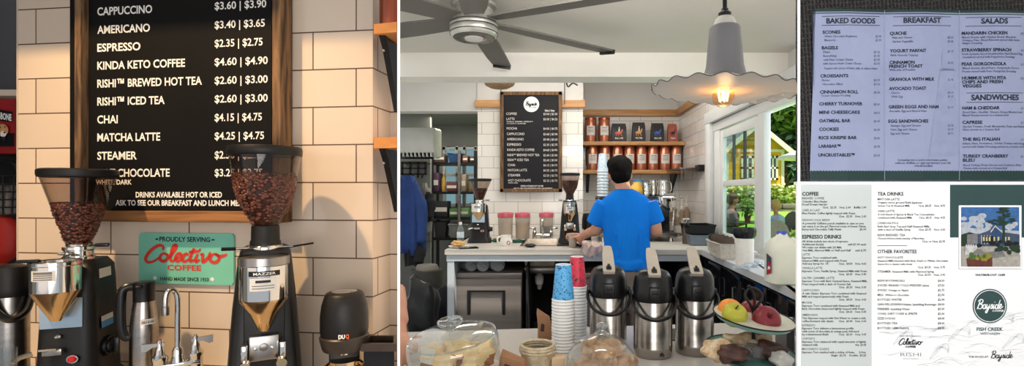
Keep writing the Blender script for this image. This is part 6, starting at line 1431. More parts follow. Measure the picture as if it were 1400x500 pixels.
def coat(px0,px1,y0,y1,d,m,label,slant=0,dp=.09,seed=1):
    rnd=random.Random(seed); t_=thing('hanging_jacket',label,'jacket',(X((px0+px1)/2,d),d,Z(y1,d)),0)
    rings=[]; N_=40; K=12
    for j in range(K):
        f=j/(K-1); y=y0+(y1-y0)*f; wd=(.35+.65*min(1,f*3.2))**.8*(1.0 if f<.9 else 1.0); cx_=X((px0+px1)/2+slant*f,d); hw=(X(px1,d)-X(px0,d))/2*wd
        rings.append([(cx_+hw*math.cos(2*PI*i/N_)*(1+.05*math.sin(5*2*PI*i/N_+f*3)),d+dp*min(1,.4+f)*math.sin(2*PI*i/N_)*(1+.22*math.sin(7*2*PI*i/N_+seed+f*2)),Z(y,d)+.015*math.sin(3*2*PI*i/N_+seed)*f) for i in range(N_)])
    b=MB(); b.loft(rings); b.build('jacket_body',m,t_,world=True,clip=CLIPL,angle=180)
    sx_=X(px1-3,d); 
    b=MB(); b.tube(catmull([(X((px0*.3+px1*.7),d),d-.02,Z(y0+(y1-y0)*.10,d)),(X(px1-2+slant*.4,d),d-.05,Z(y0+(y1-y0)*.4,d)),(X(px1-4+slant*.8,d),d-.07,Z(y0+(y1-y0)*.85,d))],6),[.05,.07,.06],12); b.build('sleeve',m,t_,world=True,clip=CLIPL,angle=180)
    return t_
coat(572,588,250,330,6.02,mat('pale_coat',(150,148,140),.9,noise=(6,(132,130,124))),'pale jacket hanging between the blue and black jackets',2,.05,3)
coat(580,591,262,302,5.9,mat('black_coat',(30,30,34),.9,noise=(6,(40,40,44))),'short black bag-like jacket hanging at the right of the coat rack',1,.06,5)
coat(538,577,240,346,5.80,mat('blue_coat',(44,74,140),.85,noise=(5,(36,62,120)),bump=(8,.5)),'bright blue jacket hanging on the rack at the left edge of the bar',6,.12,2)
coat(552,576,330,362,5.78,mat('dark_hem',(28,28,32),.9,noise=(5,(38,38,42))),'dark garment hem showing below the blue jacket',3,.10,7)
# shelving unit with supplies
d=6.7; sx0_,sx1_=X(590,d),X(651,d)
t=thing('shelving_unit','dark storage shelving unit crammed with supplies in the back room','shelving unit',((sx0_+sx1_)/2,d+.15,0))
for px in (590.5,628,650):
    for dd_ in (d,d+.32):
        b=MB(); b.box(X(px,d)-.018,X(px,d)+.018,dd_-.018,dd_+.018,0,Z(206,d)); b.build('post',m_dsteel if px==628 else m_iron,t,world=True)
SH=[Z(y,d) for y in (222,262,297,325)]
for z_ in SH:
    b=MB(); b.box(sx0_,sx1_,d,d+.34,z_-.03,z_); b.build('shelf_board',m_iron,t,world=True,smooth=False)
rnd=random.Random(5)
def stuffbox(px0,px1,h,sh,m,name,label,cat,dd_=6.72,kind='box'):
    x0_,x1_=X(px0,dd_),X(px1,dd_); z=SH[sh]; H=h*dd_/F
    if kind=='box':
        t_=thing(name,label,cat,((x0_+x1_)/2,dd_+.1,z)); b=MB(); b.box(x0_,x1_,dd_,dd_+.22,z,z+H,.012); bb=b.build('box_body',m,t_,world=True)
        b=MB(); b.box(x0_+.01,x1_-.01,dd_-.002,dd_,z+H*.35,z+H*.62); b.build('box_label',m_label,t_,world=True,smooth=False)
    elif kind=='bin':
        t_=thing(name,label,cat,((x0_+x1_)/2,dd_+.1,z)); b=MB(); b.loft([[(x0_+.02,dd_+.02,z),(x1_-.02,dd_+.02,z),(x1_-.02,dd_+.2,z),(x0_+.02,dd_+.2,z)],[(x0_,dd_,z+H),(x1_,dd_,z+H),(x1_,dd_+.22,z+H),(x0_,dd_+.22,z+H)]]); b.build('bin_wall',m,t_,world=True,angle=20)
        b=MB(); b.tube([(x0_,dd_,z+H),(x1_,dd_,z+H),(x1_,dd_+.22,z+H),(x0_,dd_+.22,z+H)],.012,8,closed=True); b.build('bin_rim',m,t_,world=True)
    else:
        r=(x1_-x0_)/2; t_=thing(name,label,cat,((x0_+x1_)/2,dd_+.08,z)); b=MB(); b.lathe([(r*.95,0),(r,.01),(r,H*.62),(r*.4,H*.82),(r*.38,H*.9)],20); b.build('bottle_body',m,t_); b=MB(); b.lathe([(r*.45,H*.88),(r*.45,H),(0,H)],14); b.build('bottle_cap',m_whitei,t_)
C=lambda n,c: mat(n,c,.6,noise=(8,tuple(int(v*.85) for v in c)))
stuffbox(592,608,12,0,C('brown_carton',(96,78,66)),'carton','brown carton on the top shelf of the back room unit','box')
stuffbox(612,630,12,0,C('blue_tub',(34,74,120)),'plastic_bin','blue plastic bin on the top shelf of the back room unit','bin',kind='bin')
stuffbox(632,640,10,0,C('rust_box',(120,74,52)),'carton','rust coloured box on the top shelf of the back room unit','box')
stuffbox(642,650,9,0,C('dark_carton',(60,52,50)),'carton','dark little box at the right end of the top shelf in the back room','box')
stuffbox(591,600,26,1,C('purple_box',(84,52,84)),'carton','purple box on the middle shelf of the back room unit','box')
stuffbox(601.5,608,28,1,C('yellow_bottle',(206,168,70)),'bottle','yellow bottle on the middle shelf of the back room unit','bottle',kind='bottle')
stuffbox(610,625,14,1,C('red_crate',(112,62,56)),'carton','reddish carton low on the middle shelf of the back room unit','box')
stuffbox(630,637,24,1,C('tan_bag',(170,150,128)),'carton','tan upright packet on the middle shelf behind the chrome post','packet')
stuffbox(639,645,18,1,C('ochre_jar',(150,116,64)),'bottle','ochre jar on the middle shelf of the back room unit','jar',kind='bottle')
stuffbox(592,612,22,2,C('black_case',(40,40,44)),'carton','black case on the third shelf of the back room unit','case')
stuffbox(614,626,12,2,C('green_box',(84,132,70)),'carton','green carton on the third shelf of the back room unit, left one','box')
stuffbox(629,641,13,2,C('green_white_box',(120,156,104)),'carton','pale green carton on the third shelf of the back room unit, right one','box')
stuffbox(613,640,18,3,C('grey_tote',(150,150,150)),'plastic_bin','grey plastic bin on the lowest visible shelf of the back room unit','bin',kind='bin')
stuffbox(593,610,22,3,C('charcoal_tote',(52,52,56)),'plastic_bin','charcoal plastic bin on the lowest visible shelf of the back room unit','bin',kind='bin')
# clutter on the floor
fx_,fd_=X(584,5.5),5.5
t=thing('laundry_bin','dark grey round bin with pale lid on the back room floor','bin',(fx_,fd_,0)); zt=Z(368,fd_)
b=MB(); b.lathe([(.13,0),(.15,.02),(.17,zt)],30); b.build('bin_wall',mat('bin_grey',(62,60,58),.6,noise=(8,(74,72,70))),t)
b=MB(); b.lathe([(.12,zt),(.12,zt+.02),(.105,zt+.05),(0,zt+.06)],30); b.build('bin_lid',mat('bin_lid',(150,142,134),.6,noise=(8,(138,130,122))),t)
d=5.0; pouch('trash_bag','slumped black garbage bag on the floor at the lower left of the back room','trash bag',(X(574,4.7),4.75,0),.15,.15,.30,mat('black_poly',(24,26,28),.35,noise=(8,(34,36,38)),bump=(9,.8)),3,.3,.3)
b=MB(); x_=X(591,4.9); b.box(x_-.05,x_+.05,4.85,4.98,0,.42,.006,M=None); t=thing('cardboard_box','tall brown cardboard box on the floor before the back room clutter','box',(x_,4.92,0)); b.build('box_body',mat('cardboard',(128,88,66),.8,noise=(8,(112,76,56))),t,world=True); b=MB(); b.box(x_-.052,x_+.052,4.9,4.93,.415,.425); b.build('tape_strip',m_label,t,world=True,smooth=False)
pouch('dark_backpack','dark backpack leaning beside the cardboard box in the back room','backpack',(X(603,5.05),5.05,0),.09,.10,.26,mat('navy_fabric',(30,34,44),.85,noise=(8,(42,46,58)),bump=(14,.6)),12,.3,.25)

# ================================================================== the yard outside
m_lawn=mat('lawn',(128,184,60),.95,noise=(1.2,(160,204,84)),bump=(30,.6))
def gz(d): return 0 if d<6 else (.25*(d-6)/4 if d<10 else .25+.72*(d-10)/3.5 if d<13.5 else .97)
b=MB(); ds=[2,6,8,10,11,12,13,13.5,20,40]; vs=[]
for d in ds: vs+= [(1.40,d,gz(d)-.02),(30,d,gz(d)-.02)]
b.add(vs,[(2*i,2*i+1,2*i+3,2*i+2) for i in range(len(ds)-1)]); struct(b.build('ground',m_lawn))
b=MB(); vs=[]
for x_,d in ((2.9,9.8),(6.0,10.6),(6.4,11.2),(3.0,10.5)): vs.append((x_,d,gz(d)-.012))
b.add(vs,[(0,1,2,3)]); struct(b.build('garden_path',mat('path_gravel',(214,190,172),.9,noise=(9,(196,172,154))),smooth=False))
def leaves(b,c,r,n,size,rnd,shell=.55):
    for i in range(n):
        v=Vector((rnd.gauss(0,1),rnd.gauss(0,1),rnd.gauss(0,1))); v.normalize(); k=shell+(1-shell)*rnd.random()
        p=Vector(c)+Vector((v.x*r[0]*k,v.y*r[1]*k,v.z*r[2]*k)); u=Vector((rnd.gauss(0,1),rnd.gauss(0,1),rnd.gauss(0,.7))).normalized(); w_=u.orthogonal().normalized(); s=size*rnd.uniform(.6,1.3)
        b.add([p-u*s,p+w_*s*.5,p+u*s,p-w_*s*.5],[(0,1,2,3)])
m_lf=[leaf_mat('leaf_dark',(60,104,48),(96,144,64),(142,182,92)),leaf_mat('leaf_light',(84,128,52),(132,170,76),(176,200,110)),leaf_mat('leaf_cool',(64,104,80),(104,146,112),(150,184,150))]
m_bark=mat('bark',(84,68,56),.9,noise=(9,(62,50,42)),bump=(12,.8))
rnd=random.Random(21)
for k,(px,py,d,r,mi,lab) in enumerate(((1012,150,22,(2.4,1.6,2.6),0,'dark green leafy tree behind the left half of the yellow house'),(1060,160,23,(1.7,1.4,2.4),1,'light green tree rising behind the yellow house roof'),(1085,190,20,(1.5,1.3,2.9),2,'cool green bushy tree right of the yellow house'),(1076,125,19,(1.6,1.2,1.5),1,'leafy tree whose branches hang at the top of the open window'),(1110,160,26,(3.2,1.6,4.2),1,'tall pale green tree at the far right behind the umbrella'),(1040,120,27,(3.4,1.6,3.0),1,'tall pale green tree far behind the yellow house'))):
    c=(X(px,d),d,Z(py,d)); t=thing('garden_tree',lab,'tree',(c[0],d,gz(d)),0,'trees beyond the yard')
    b=MB(); leaves(b,c,r,3400,.19,rnd,.3); b.build('crown',m_lf[mi],t,world=True,smooth=False,recalc=False)
    b=MB(); b.tube(catmull([(c[0],d,gz(d)),(c[0]+.1,d+r[1]*.3,(gz(d)+c[2])/2),(c[0],d+r[1]*.3,c[2]+r[2]*.3)],5),[.10,.08,.04],10); 
    for j in range(4): b.tube([(c[0],d,c[2]-r[2]*.3),(c[0]+r[0]*.6*math.cos(j*1.7),d+r[1]*.5*math.sin(j*1.7),c[2]+r[2]*.3)],[.07,.03],6)
    b.build('trunk',m_bark,t,world=True)
# yellow house
d=17.0; hx0_,hx1_=X(992,d),X(1072,d); ap=(X(1033,d),Z(170,d)); ev=Z(206,d); base=gz(d)
t=thing('yellow_house','small yellow house with white gable trim and windows across the yard','house',((hx0_+hx1_)/2,d+1.5,base))
m_yel=mat('yellow_siding',(236,182,44),.7,noise=(3,(228,172,38)),bump=(6,.2),stretch=(.2,.2,8))
b=MB(); b.slab([(hx0_,base),(hx1_,base),(hx1_,ev+.05),(ap[0],ap[1]-.05),(hx0_,ev+.05)],d,d+3); b.build('house_wall',m_yel,t,world=True,smooth=False)
b=MB(); rt=.16; ex=.26
for x1_,s_ in ((hx0_-ex,-1),(hx1_+ex,1)):
    z1=ev-.12; b.add([(ap[0],d-.25,ap[1]),(x1_,d-.25,z1),(x1_,d+3.2,z1),(ap[0],d+3.2,ap[1]),(ap[0],d-.25,ap[1]+.08),(x1_,d-.25,z1+.08),(x1_,d+3.2,z1+.08),(ap[0],d+3.2,ap[1]+.08)],[(0,1,2,3),(4,5,6,7),(0,1,5,4),(1,2,6,5),(2,3,7,6)])
b.build('roof',mat('grey_roof',(150,160,172),.8,noise=(6,(136,146,158))),t,world=True,smooth=False)
b=MB()
for x1_ in (hx0_-ex,hx1_+ex):
    z1=ev-.12; b.add([(ap[0],d-.28,ap[1]+.07),(x1_,d-.28,z1+.07),(x1_,d-.28,z1-.13),(ap[0],d-.28,ap[1]-.13),(ap[0],d-.22,ap[1]+.07),(x1_,d-.22,z1+.07),(x1_,d-.22,z1-.13),(ap[0],d-.22,ap[1]-.13)],[(0,1,2,3),(4,5,6,7),(0,1,5,4),(3,2,6,7),(1,2,6,5)])
for x_ in (hx0_,hx1_-.1): b.box(x_,x_+.1,d-.02,d,base,ev)
b.box(hx0_,hx1_,d-.03,d,ev-.04,ev+.05)
b.build('white_trim',m_whitei,t,world=True,smooth=False)
for px0,px1 in ((1049,1063),(1013,1030)):
    x0_,x1_,z0_,z1_=X(px0,d),X(px1,d),Z(246,d),Z(213,d)
    b=MB()
    for q in ((x0_,x0_+.07,z0_,z1_),(x1_-.07,x1_,z0_,z1_),(x0_,x1_,z0_,z0_+.07),(x0_,x1_,z1_-.08,z1_),((x0_+x1_)/2-.025,(x0_+x1_)/2+.025,z0_,z1_),(x0_,x1_,(z0_+z1_)/2-.03,(z0_+z1_)/2+.03)): b.box(q[0],q[1],d-.05,d-.01,q[2],q[3])
    w_=b.build('window',m_whitei,t,world=True,smooth=False); b=MB(); b.box(x0_+.02,x1_-.02,d-.02,d-.008,z0_+.02,z1_-.02); b.build('pane',mat('dark_pane',(70,84,96),.15,noise=(3,(96,110,120))),w_,world=True,smooth=False)
# hydrangeas, stone wall
m_hyd=leaf_mat('hydrangea_leaf',(96,140,40),(150,186,66),(206,222,120)); m_bloom=mat('cream_bloom',(232,234,176),.8,noise=(8,(214,222,140)))
for k,px in enumerate((975,998,1022,1044,1066,1088,1112)):
    d=14.4+.25*(k%2); x_=X(px,d); t=thing('hydrangea_bush','flowering yellow green hydrangea bush behind the stone wall, %s from the left'%ordn[k],'shrub',(x_,d,gz(d)),0,'hydrangea bushes along the stone wall')
    b=MB(); leaves(b,(x_,d,gz(d)+.33),(.42,.35,.40),420,.07,rnd,.4); b.build('foliage',m_hyd,t,world=True,smooth=False,recalc=False)
    for j in range(9):
        a=rnd.uniform(0,2*PI); e=rnd.uniform(.1,1.2); q=MB(); q.ell((x_+.4*math.cos(a)*math.cos(e),d-.32*abs(math.sin(a))*math.cos(e),gz(d)+.36+.38*math.sin(e)),.06,.06,.05,8,6); q.build('flower_head',m_bloom,t,world=True)
    b=MB(); b.tube([(x_,d,gz(d)),(x_,d,gz(d)+.4)],.03,6); b.build('stem',m_bark,t,world=True)
m_stone=mat('field_stone',(150,142,130),.9,noise=(4,(112,106,98)),bump=(8,.9))
t=thing('stone_wall','low dry stone garden wall in front of the hydrangeas','stone wall',(5.5,13.7,gz(13.4)))
b=MB(); rn=random.Random(2)
for row in range(2):
    x_=3.9+.1*row
    while x_<8.2:
        w_=rn.uniform(.22,.5); b.box(x_,x_+w_-.015,13.55+rn.uniform(0,.04),13.95,.90+.12*row,1.01+.13*row+rn.uniform(-.01,.015),.03); x_+=w_
b.build('stone_courses',m_stone,t,world=True)
# patio umbrella, table, chairs, people, plants
ux,ud=X(1114,8.2),8.2; t=thing('patio_umbrella','white patio umbrella at the right of the open window','umbrella',(ux,ud,gz(ud)))
b=MB(); n=8; zr,za_=Z(213,ud),Z(196,ud); rr=.56
rg=[(ux+rr*math.cos(2*PI*i/n+.2),ud+rr*math.sin(2*PI*i/n+.2),zr) for i in range(n)]
b.add(rg+[(ux,ud,za_)],[(i,(i+1)%n,n) for i in range(n)]); b.add(rg+[(x_,y_,z_-.05) for x_,y_,z_ in rg],[(i,(i+1)%n,n+(i+1)%n,n+i) for i in range(n)]); b.build('canopy',mat('white_canvas',(240,238,232),.8,noise=(4,(232,230,224))),t,world=True,smooth=False)
b=MB(); b.tube([(ux,ud,gz(ud)),(ux,ud,za_+.05)],.02,10); b.build('pole',m_steel,t,world=True)
m_mesh=mat('grey_mesh_seat',(112,110,108),.7,noise=(90,(80,80,80)))
def mchair(x_,d,rz,label):
    t=thing('patio_chair',label,'chair',(x_,d,gz(d)),rz,'patio chairs')
    b=MB(); b.eloft([(0,0,.42,.21,.2),(0,0,.44,.21,.2)],20,p=3); b.build('seat',m_mesh,t)
    b=MB(); rg=[[(.22*math.cos(a)*(1 if s<1 else .96),.19+.05*math.sin(a)**2*(1)+s*.012,.66+.27*math.sin(a)) for a in [2*PI*i/24 for i in range(24)]] for s in (0,1)]; b.loft(rg); b.build('backrest',m_mesh,t)
    for sx in (-1,1):
        b=MB(); b.tube(catmull([(sx*.2,-.18,0),(sx*.22,-.17,.42),(sx*.25,-.15,.62),(sx*.25,.12,.64),(sx*.22,.2,.6)],5),.013,8); b.build('arm_frame',m_iron,t)
        b=MB(); b.tube([(sx*.2,.22,0),(sx*.2,.18,.44),(sx*.22,.2,.66)],.013,8); b.build('leg',m_iron,t)
xc_=X(1064,9.0)
mchair(xc_+.06,9.0,math.radians(-75),'grey mesh patio chair the child sits on')
mchair(X(1053,7.8),7.8,math.radians(180),'grey mesh patio chair seen from behind in front of the child')
def sitter(x_,d,z0,k,mtop,mhair,mbot,label,face=-1,hairlong=False):
    "seated figure facing along face*x, hips at height z0, size factor k"
    t=thing('person',label,'person',(x_,d,gz(d))); V=lambda a,c,e: (x_+face*a*k,d+c*k,z0+e*k)
    b=MB(); b.tube([V(0,0,.02),V(0,0,.2),V(.02,0,.42),V(.03,0,.5)],[.15*k,.14*k,.15*k,.08*k],14); b.tube([V(.03,0,.48),V(.05,0,.6)],[.05*k,.05*k],10)
    b.ell(V(.07,0,.71),.095*k,.08*k,.115*k,16,12); b.ell(V(.165,0,.70),.018*k,.014*k,.02*k,8,6); b.ell(V(.13,0,.65),.03*k,.03*k,.02*k,8,6)
    for sy in (-1,1):
        b.ell(V(.06,sy*.08,.70),.02*k,.012*k,.03*k,8,6)
        b.tube([V(.01,sy*.16,.46),V(.10,sy*.2,.22),V(.32,sy*.1,.26)],[.055*k,.045*k,.03*k],10)
        for j in range(4): b.tube([V(.33,sy*(.07+.018*j),.26),V(.39,sy*(.07+.018*j),.27),V(.41,sy*(.07+.018*j),.24)],.010*k,6)
        b.tube([V(.31,sy*.07,.265),V(.35,sy*.055,.29)],.011*k,6)
        b.tube([V(0,sy*.09,.02),V(.42,sy*.1,.03),V(.46,sy*.1,-.38)],[.085*k,.065*k,.045*k],10); b.ell(V(.52,sy*.1,-.40),.11*k,.04*k,.035*k,10,6)
    b.build('body',m_skin,t,world=True,voxel=.014,soft=2,angle=180)
    b=MB(); b.tube([V(0,0,.0),V(0,0,.2),V(.02,0,.43),V(.03,0,.5)],[.165*k,.155*k,.165*k,.085*k],14)
    for sy in (-1,1): b.tube([V(.01,sy*.15,.46),V(.07,sy*.19,.30)],[.07*k,.06*k],10)
    b.build('t_shirt',mtop,t,world=True,voxel=.015,soft=2,angle=180)
    b=MB(); b.ell(V(.05,0,.745),.11*k,.092*k,.10*k,16,10); b.ell(V(.01,0,.70),.08*k,.085*k,.10*k,14,8); b.build('hair',mhair,t,world=True,voxel=.014,soft=2,angle=180)
    b=MB()
    for sy in (-1,1): b.ell(V(.152,sy*.032,.72),.010*k,.012*k,.009*k,8,6)
    b.build('eyes',m_ink,t,world=True)
    b=MB()
    for sy in (-1,1): b.tube([V(-.02,sy*.09,.02),V(.40,sy*.1,.03)],[.1*k,.078*k],10)
    b.build('shorts',mbot,t,world=True,voxel=.015,soft=2,angle=180)
sitter(X(1061,9.0)+.03,9.0,.66,.80,mat('pale_blue_tee',(176,204,232),.85,noise=(8,(160,190,222))),mat('blond_hair',(206,172,122),.7,noise=(30,(180,144,96))),C('navy_shorts',(50,60,90)),'blond child in pale blue t-shirt seated at the patio table outside')
mchair(X(996,9.3),9.3,math.radians(75),'grey mesh patio chair behind the window sash at the left end of the patio table')
sitter(X(998,9.3),9.3,.67,.92,mat('mauve_top',(150,128,140),.85,noise=(8,(134,112,124))),C('brown_hair',(86,62,48)),C('grey_trousers',(90,90,96)),'person in mauve top seated behind the window glass at the patio table',1)
td=9.1; tx=X(1030,td); t=thing('patio_table','round glass topped patio table between the two seated people','table',(tx,td,gz(td)))
b=MB(); b.lathe([(.40,.72),(.405,.735),(.0,.735)],36); b.build('table_top',mat('table_glass',(120,136,140),.12,noise=(5,(104,120,124))),t)
for j in range(4):
    a=PI/4+j*PI/2; b=MB(); b.tube([(.34*math.cos(a),.34*math.sin(a),0),(.28*math.cos(a),.28*math.sin(a),.72)],.016,8); b.build('leg',m_iron,t)
def potted(x_,d,z,r,h,mpot,label,n,lr,lz,size=.05,m=None):
    t=thing('potted_plant',label,'potted plant',(x_,d,z)); b=MB(); b.lathe([(r*.7,0),(r*.95,h*.85),(r*1.08,h*.86),(r*1.08,h),(r*.9,h),(0,h*.9)],24); b.build('pot',mpot,t)
    b=MB(); leaves(b,(0,0,h+lz*.8),(lr,lr,lz),n,size,rnd,.2); b.build('foliage',m or m_lf[1],t,smooth=False,recalc=False)
    b=MB()
    for j in range(5): b.tube([(0,0,h*.9),(lr*.4*math.cos(j*1.3),lr*.4*math.sin(j*1.3),h+lz)],.006,5)
    b.build('stems',m_lf[0],t)
m_terra=mat('terracotta',(176,88,62),.8,noise=(8,(160,76,52)))
potted(X(1022,td),td,gz(td)+.7355,.06,.11,m_terra,'leafy plant in a terracotta pot on the patio table',160,.14,.18)
potted(X(1018,6.0),6.0,0,.2,.55,C('green_pot',(60,80,66)),'low fern in a dark planter close outside the glazed window',260,.26,.22,.09,m_lf[0])
potted(X(1078,8.0),8.0,gz(8.0),.2,.2,C('brown_planter',(110,84,64)),'leafy green planter on the patio behind the milk jug',420,.40,.30,.09,m_lf[1])
potted(X(1066,6.2),6.2,0,.16,.62,C('stone_planter',(140,136,128)),'small plant with yellow green leaves just outside the open window',120,.16,.14,.07,m_hyd)
# ================================================================== menus on the right-hand wall
DR=1.47
# ---- dark woven table top with the trifold food menu
m_wv,nt,bs,out=nodes('dark_woven_mesh')
tc=nt.nodes.new('ShaderNodeTexCoord'); mp=nt.nodes.new('ShaderNodeMapping'); mp.inputs['Rotation'].default_value=(0,math.radians(4),0); nt.links.new(tc.outputs['Object'],mp.inputs['Vector'])
sp=nt.nodes.new('ShaderNodeSeparateXYZ'); nt.links.new(mp.outputs['Vector'],sp.inputs[0])
def wave(sock,k,ph=0):
    n=nt.nodes.new('ShaderNodeMath'); n.operation='MULTIPLY_ADD'; n.inputs[1].default_value=k; n.inputs[2].default_value=ph; nt.links.new(sock,n.inputs[0]); s=nt.nodes.new('ShaderNodeMath'); s.operation='SINE'; nt.links.new(n.outputs[0],s.inputs[0]); return s.outputs[0]
def op(o,a,c):
    n=nt.nodes.new('ShaderNodeMath'); n.operation=o; nt.links.new(a,n.inputs[0])
    if isinstance(c,(int,float)): n.inputs[1].default_value=c
    else: nt.links.new(c,n.inputs[1])
    return n.outputs[0]
wx=wave(sp.outputs['X'],2*PI/.021); wz=wave(sp.outputs['Z'],2*PI/.0135)
wv=op('MAXIMUM',op('MULTIPLY',wx,wx),wz)
nz=nt.nodes.new('ShaderNodeTexNoise'); nz.inputs['Scale'].default_value=160; nt.links.new(tc.outputs['Object'],nz.inputs['Vector'])
cr=nt.nodes.new('ShaderNodeValToRGB'); cr.color_ramp.elements[0].position=.42; cr.color_ramp.elements[0].color=lin((9,9,12)); cr.color_ramp.elements[1].position=1.1 if False else 1.0; cr.color_ramp.elements[1].color=lin((92,84,82))
mu=op('MULTIPLY',wv,nz.outputs['Fac']); mu=op('MULTIPLY',mu,1.25)
nt.links.new(mu,cr.inputs['Fac']); nt.links.new(cr.outputs['Color'],bs.inputs['Base Color']); bs.inputs['Roughness'].default_value=.6
bp=nt.nodes.new('ShaderNodeBump'); bp.inputs['Strength'].default_value=.8; bp.inputs['Distance'].default_value=.002; nt.links.new(wv,bp.inputs['Height']); nt.links.new(bp.outputs['Normal'],bs.inputs['Normal'])
b=MB(); b.box(X(1094.2,DR),X(1420,DR),DR,1.499,Z(248,DR),Z(-12,DR)); tag(b.build('woven_table_top',m_wv,smooth=False),'dark woven mesh table top behind the blue-white trifold food menu','table top')
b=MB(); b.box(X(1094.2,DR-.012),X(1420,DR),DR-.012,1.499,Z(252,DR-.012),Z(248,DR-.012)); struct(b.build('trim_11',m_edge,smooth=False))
t=thing('trifold_menu','trifold paper food menu with dark green borders lying on the dark woven mesh','menu',(X(1255,DR),DR-.01,Z(246,DR)))
def fold(px): 
    f=abs(((px-1208)/102.0)%1.0-.5)*2      # 1 at the folds, 0 mid panel
    return .0035+.006*(1-f)
def sheet(px,py,lift=0): d=DR-fold(px)-lift; return Vector((X(px,DR),d,Z(py,DR)))
m_pap=mat('blue_white_paper',(172,181,215),.7,noise=(7,(160,170,206)),bump=(14,.3))
m_grnb=mat('dark_green_border',(30,66,62),.6,noise=(9,(26,58,55)))
m_navy=mat('navy_print',(34,42,62),.7,noise=(40,(40,48,68)))
m_thin=mat('thin_print',(84,92,122),.7,noise=(40,(112,120,150)))
xs=[1106+ (1420-1106)*i/80 for i in range(81)]
left=lambda px,py: px if px>1108 else px+(8-8*(py-14)/230.0)      # left edge leans
def grid(b,y0,y1,lift,n=6,y0f=None,y1f=None):
    vs=[]; k=len(xs)
    for j in range(n+1):
        for x_ in xs:
            a=y0f(x_) if y0f else y0; c=y1f(x_) if y1f else y1; y=a+(c-a)*j/n
            vs.append(sheet(left(x_,y),y,lift))
    b.add(vs,[(j*k+i,j*k+i+1,(j+1)*k+i+1,(j+1)*k+i) for j in range(n) for i in range(k-1)])
topf=lambda x_: 13.2+ (x_-1106)*.008
b=MB(); grid(b,13,246,0,8,topf,lambda x_:246.5-.0*(x_)); b.build('paper_sheet',m_pap,t,world=True,angle=180)
b=MB(); grid(b,0,0,.0006,1,topf,lambda x_: topf(x_)+3.6); b.build('green_border',m_grnb,t,world=True,smooth=False,recalc=False)
b=MB(); grid(b,0,0,.0006,1,lambda x_: topf(x_)+5.0,lambda x_: topf(x_)+6.2)
b.build('green_border_line',m_grnb,t,world=True,smooth=False,recalc=False)
b=MB(); xs_full=xs; xs=[1106+(1420-1106)*i/400 for i in range(401)]
grid(b,0,0,.0006,1,lambda x_: 234.3-1.3*abs(math.sin((x_-1106)*PI/4.1)),lambda x_:246.3); xs=xs_full
b.build('green_border',m_grnb,t,world=True,smooth=False,recalc=False)
b=MB()
L1=lambda px,py: sheet(px,py,.0007)
# lighthouse print
for poly in ([(1283,96),(1303,96),(1309,214),(1267,214)],[(1285,80),(1302,80),(1302,96),(1285,96)],[(1281,94),(1306,94),(1306,97),(1281,97)],[(1287,70),(1300,70),(1302,80),(1285,80)],[(1290,64),(1297,64),(1300,70),(1287,70)]):
    b.add([L1(*p) for p in poly],[tuple(range(len(poly)))])
m_lh=mat('faint_print',(158,168,205),.7,noise=(30,(168,178,212)))
b.build('lighthouse_print',m_lh,t,world=True,smooth=False,recalc=False)
L2=lambda px,py: sheet(px,py,.0011)
b=MB()
H=[('BAKED GOODS',1128,1195,33,6.8),('BREAKFAST',1233,1284,32.3,6.8),('SALADS',1338.5,1374.5,33.3,6.8),('SANDWICHES',1325.5,1390,137.3,7.2)]
for s_,a,c,y,h in H:
    b=MB(); letter(b,s_,a,c,y,h,L2,.03,3); b.build('section_title',m_navy,t,world=True,smooth=False,recalc=False)
b=MB()
for a,c,y1_,y2_ in ((1122,1201,23.4,35.6),(1219,1298,24,36),(1318,1394,25,36.8),(1319,1396,127.6,140.3)):
    b=MB()
    for y in (y1_,y2_): rectn(b,a,c,y-.35,y+.35,L2,40)
    b.build('title_rules',m_navy,t,world=True,smooth=False,recalc=False)
for s_,a,c,y in (('SCONES',1123,1146.5,47),('BAGELS',1122,1143.5,68.3),('CROISSANTS',1120,1157,106.5),('CINNAMON ROLL',1119.5,1171,128.3),('CHERRY TURNOVER',1118.5,1177,144.5),('MINI CHEESECAKE',1118.5,1173.5,156),('OATMEAL BAR',1118.5,1160,167.5),('COOKIES',1118.5,1144.5,179),('RICE KRISPIE BAR',1118,1169,190.5),('LARABAR™',1118,1147,202),('UNCRUSTABLES™',1117.5,1166,214),
 ('QUICHE',1215,1237,48.5),('YOGURT PARFAIT',1215,1263,72.3),('CINNAMON',1214.5,1247.5,88),('FRENCH TOAST',1214,1258,93.3),('GRANOLA WITH MILK',1214,1275,111),('AVOCADO TOAST',1214,1263,123.5),('GREEN EGGS AND HAM',1213.5,1280.5,148.5),('EGG SANDWICHES',1213,1266,168),
 ('MANDARIN CHICKEN',1313,1373.5,48.2),('STRAWBERRY SPINACH',1313,1379,71.2),('PEAR GORGONZOLA',1313,1372,90.2),('HUMMUS WITH PITA',1313.5,1372,109.2),('CHIPS AND FRESH',1313.5,1367,114.5),('VEGGIES',1314,1339,120),('HAM & CHEDDAR',1314,1362.5,150),('CAPRESE',1314,1340,169.5),('THE BIG ITALIAN',1314,1363,192.5),('TURKEY CRANBERRY',1314.5,1375,215.5),('BLEU',1314.5,1330,221)):
    b=MB(); letter(b,s_,a,c,y,4.1,L2,.03,2); b.build('heading_lettering',m_navy,t,world=True,smooth=False,recalc=False)
b=MB()
